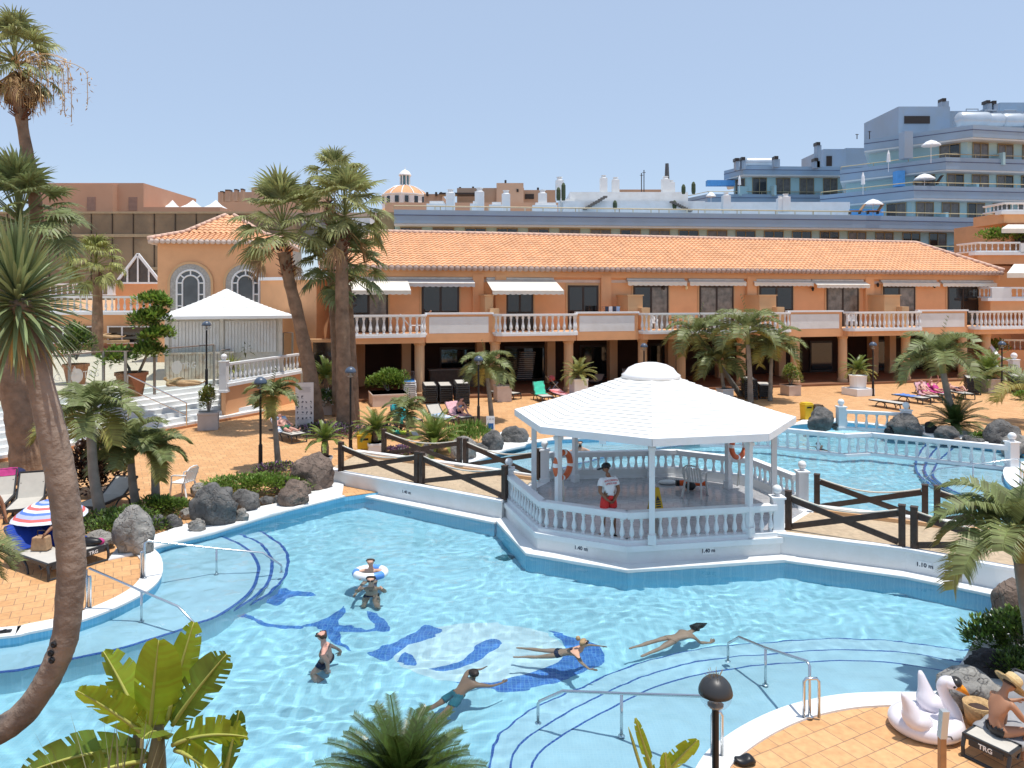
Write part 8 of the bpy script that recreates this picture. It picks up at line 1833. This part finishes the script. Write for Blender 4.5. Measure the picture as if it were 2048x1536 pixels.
def recline(lbl, lo, back, skin, x=-1.15, cloth=(), hair=HAIRD, knee=0, arms=None, slim=1.0, group=None):
    """lying on a lounger: seat flat, trunk against the raised back, head towards the back"""
    p = wm(lo) @ V((x, 0, .385 + .10)); a = -(90 - back)
    k = {s_: ((v3(.95, sg * .12, knee), v3(.9, 0, -knee * 1.1 - .03), v3(.5, sg * .3, .85)) if not knee or s_ == 'L' else (v3(1, sg * .1, .0), v3(1, 0, -.03), v3(.5, sg * .3, .85))) for s_, sg in (('L', 1), ('R', -1))}
    ca, sa = math.cos(R(back)), math.sin(R(back)); dn = V((ca, 0, -sa))
    arm = arms or {'L': (dn + V((.0, .45, .0)), v3(.9, -.25, .1), v3(1, -.3, 0)), 'R': (dn + V((.0, -.45, .0)), v3(.9, .25, .1), v3(1, .3, 0))}
    return person(lbl, p, lo.rotation_euler.z, skin, z0=0, torso=(a, a, a, a + 8), head=(12, 0), arms=arm, legs=k, cloth=cloth, hair=hair, slim=slim)
recline('sunbather lying on lounger by the thin young palm', L6, 38, SKIN4, cloth=(('trunks', mat('green_trunks', (.03, .12, .05), .8), .012),), hair=HAIRF, slim=1.05)
recline('person lying on lounger hidden behind the info board', L7, 30, SKIN3, cloth=(('trunks', NAVY, .012),))
recline('pale woman stretched out on the raised pink towel', L17, 52, SKIN4, cloth=(('briefs', MAGT, .008), ('bikini_top', MAGT, .008)), hair=HAIRB)
B, *r_ = recline('sunbather in magenta swimsuit reading on her lounger', L18, 35, SKIN4, cloth=(('swimsuit', MAGT, .01),), hair=HAIRF, knee=.25, arms={'L': (v3(.4, .3, .6), v3(.2, -.3, .9), v3(0, -.2, 1)), 'R': (v3(.4, -.3, .6), v3(.2, .3, .9), v3(0, .2, 1))})
recline('sunbather in navy shorts with knees drawn up', L19, 12, SKIN4, cloth=(('trunks', NAVY, .012),), knee=.6)
p = wm(L10) @ V((-.95, 0, .40)); person('woman sitting with knees up on the pink towel', p, L10.rotation_euler.z + R(8), SKIN4, z0=.12, torso=(12, 20, 22, 25), head=(15, 0), arms={'L': (v3(.5, .2, -.7), v3(.8, -.2, .1), v3(1, -.3, 0)), 'R': (v3(.5, -.2, -.7), v3(.8, .2, .1), v3(1, .3, 0))}, legs={'L': (v3(.8, .1, .62), v3(.75, 0, -.72), v3(1, 0, -.2)), 'R': (v3(.8, -.1, .55), v3(.8, 0, -.62), v3(1, 0, -.2))}, cloth=(('top', LBLUE, .008), ('trunks', NAVY, .012)), hair=HAIRD)
# woman in a straw hat on the near lounger
p = Q(1990, 1452, 9.72); p.z = .33; hz = R(12)
B, J, f, up, sd_ = person('tanned woman in straw hat hunched forward on grey lounger', p, hz, SKIN2, z0=.10, torso=(10, 16, 26, 30), head=(20, 0), arms={'L': (v3(.55, .25, -.62), v3(.75, -.25, .1), v3(.8, -.4, .2)), 'R': (v3(.50, -.25, -.75), v3(.8, .2, .05), v3(.8, .4, .1))}, legs={'L': (v3(.9, .25, .30), v3(.0, .1, -.9), v3(.9, .2, -.2)), 'R': (v3(.85, -.25, .1), v3(-.35, -.15, -.75), v3(.8, -.4, -.2))}, cloth=(('briefs', BLACK, .008),), hair=HAIRB, s=.86)
cz = Matrix(((f.x, sd_.x, up.x), (f.y, sd_.y, up.y), (f.z, sd_.z, up.z))); m = MB(); m.lathe([(.24, .03), (.20, .042), (.125, .05), (.122, .08), (.115, .15), (.09, .175), (.05, .172), (.001, .165)], J['head'], 26, m=cz); m.lathe([(.24, .024), (.125, .04)], J['head'], 26, m=cz); m.build('straw_hat', mat('hat_straw', (.62, .46, .24), .8, .12, 25, bump=.3, bscale=70), B, smooth=True)
m = MB(); m.lathe([(.125, .055), (.124, .085)], J['head'], 26, m=cz); m.build('hat_band', mat('hat_band', (.45, .30, .14), .8), B)
# people by the striped parasol, mostly hidden
p = wm(L2) @ V((-.85, -.05, .40)); person('person wrapped in turquoise and blue reaching for the parasol pole', p, L2.rotation_euler.z + R(-40), SKIN3, z0=.12, torso=(8, 12, 14, 18), arms={'L': (v3(.6, .2, -.6), v3(.8, 0, -.2), v3(1, 0, 0)), 'R': (v3(.7, -.5, -.5), v3(.8, -.3, -.3), v3(1, 0, 0))}, legs=SIT, cloth=(('shirt', mat('turquoise_wrap', (.06, .42, .50), .8), .02), ('trunks', ROYAL, .02)), hair=HAIRD)
p = P(-20, 1098) ; person('tanned person at the very left edge stretching out one hand', V((p.x, p.y, 0)), R(-10), SKIN2, z0=.80, torso=(8, 8, 8, 8), arms={'L': (v3(.2, .3, -1), v3(.3, 0, -1), v3(.2, 0, -1)), 'R': (v3(.55, -.2, -.75), v3(.9, -.1, -.45), v3(1, 0, -.3))}, legs={'L': (v3(.25, .05, -1), v3(-.3, 0, -1), v3(1, 0, -.1)), 'R': (v3(.2, -.05, -1), v3(-.3, 0, -1), v3(1, 0, -.1))}, cloth=(('trunks', NAVY, .012),), hair=HAIRB)
# reclining statues
STAT = mat('sandstone_statue', (.40, .27, .15), .9, .2, 4, bump=.4, bscale=12)
LIE = {'L': (v3(1, .1, .12), v3(1, .05, -.12), v3(.6, .2, .5)), 'R': (v3(1, -.1, .0), v3(1, -.05, -.02), v3(.6, -.2, .4))}; LA = {'L': (v3(.5, .5, .2), v3(.8, -.5, .1), v3(1, -.3, 0)), 'R': (v3(.2, -.6, -.2), v3(.9, .1, -.1), v3(1, 0, 0))}
q = Q(213, 684, 59.3); person('reclining sandstone figure on the red ledge under windows', q + V((.2, -.2, .28)), R(0), STAT, z0=.1, torso=(-84, -80, -70, -60), arms=LA, legs=LIE, hair=None, name='statue', cat='statue', s=1.35, slim=1.25, group='reclining stone statues', fingers=False)
MB().box(q + V((.2, -.2, .05)), (3.0, .9, .2)).build('stone_plinth', STAT); o = bpy.data.objects['stone_plinth']; tag(o, 'flat stone slab under the reclining figure on ledge', 'plinth')
q = P(350, 783, TZ); person('broad reclining sandstone figure on the terrace behind glass', q + V((.1, .3, .22)), R(6), STAT, z0=.1, torso=(-84, -80, -70, -55), arms=LA, legs=LIE, hair=None, name='statue', cat='statue', s=1.1, slim=1.6, group='reclining stone statues', fingers=False)

# everything that can stand in the water receives the light focused by its ripples
for o in bpy.data.objects:
    n = o.name.split('.')[0]
    if o.type == 'MESH' and o is not wat and (n in ('pool_floor', 'pool_wall', 'pool_step', 'step_edge', 'disc_mosaic', 'dolphin_mosaic', 'floor_grate', 'submerged_wall', 'person') or (o.parent and o.parent.name.split('.')[0] in ('person', 'handrail', 'swim_ring', 'pool_balustrade'))): o.cycles.is_caustics_receiver = True
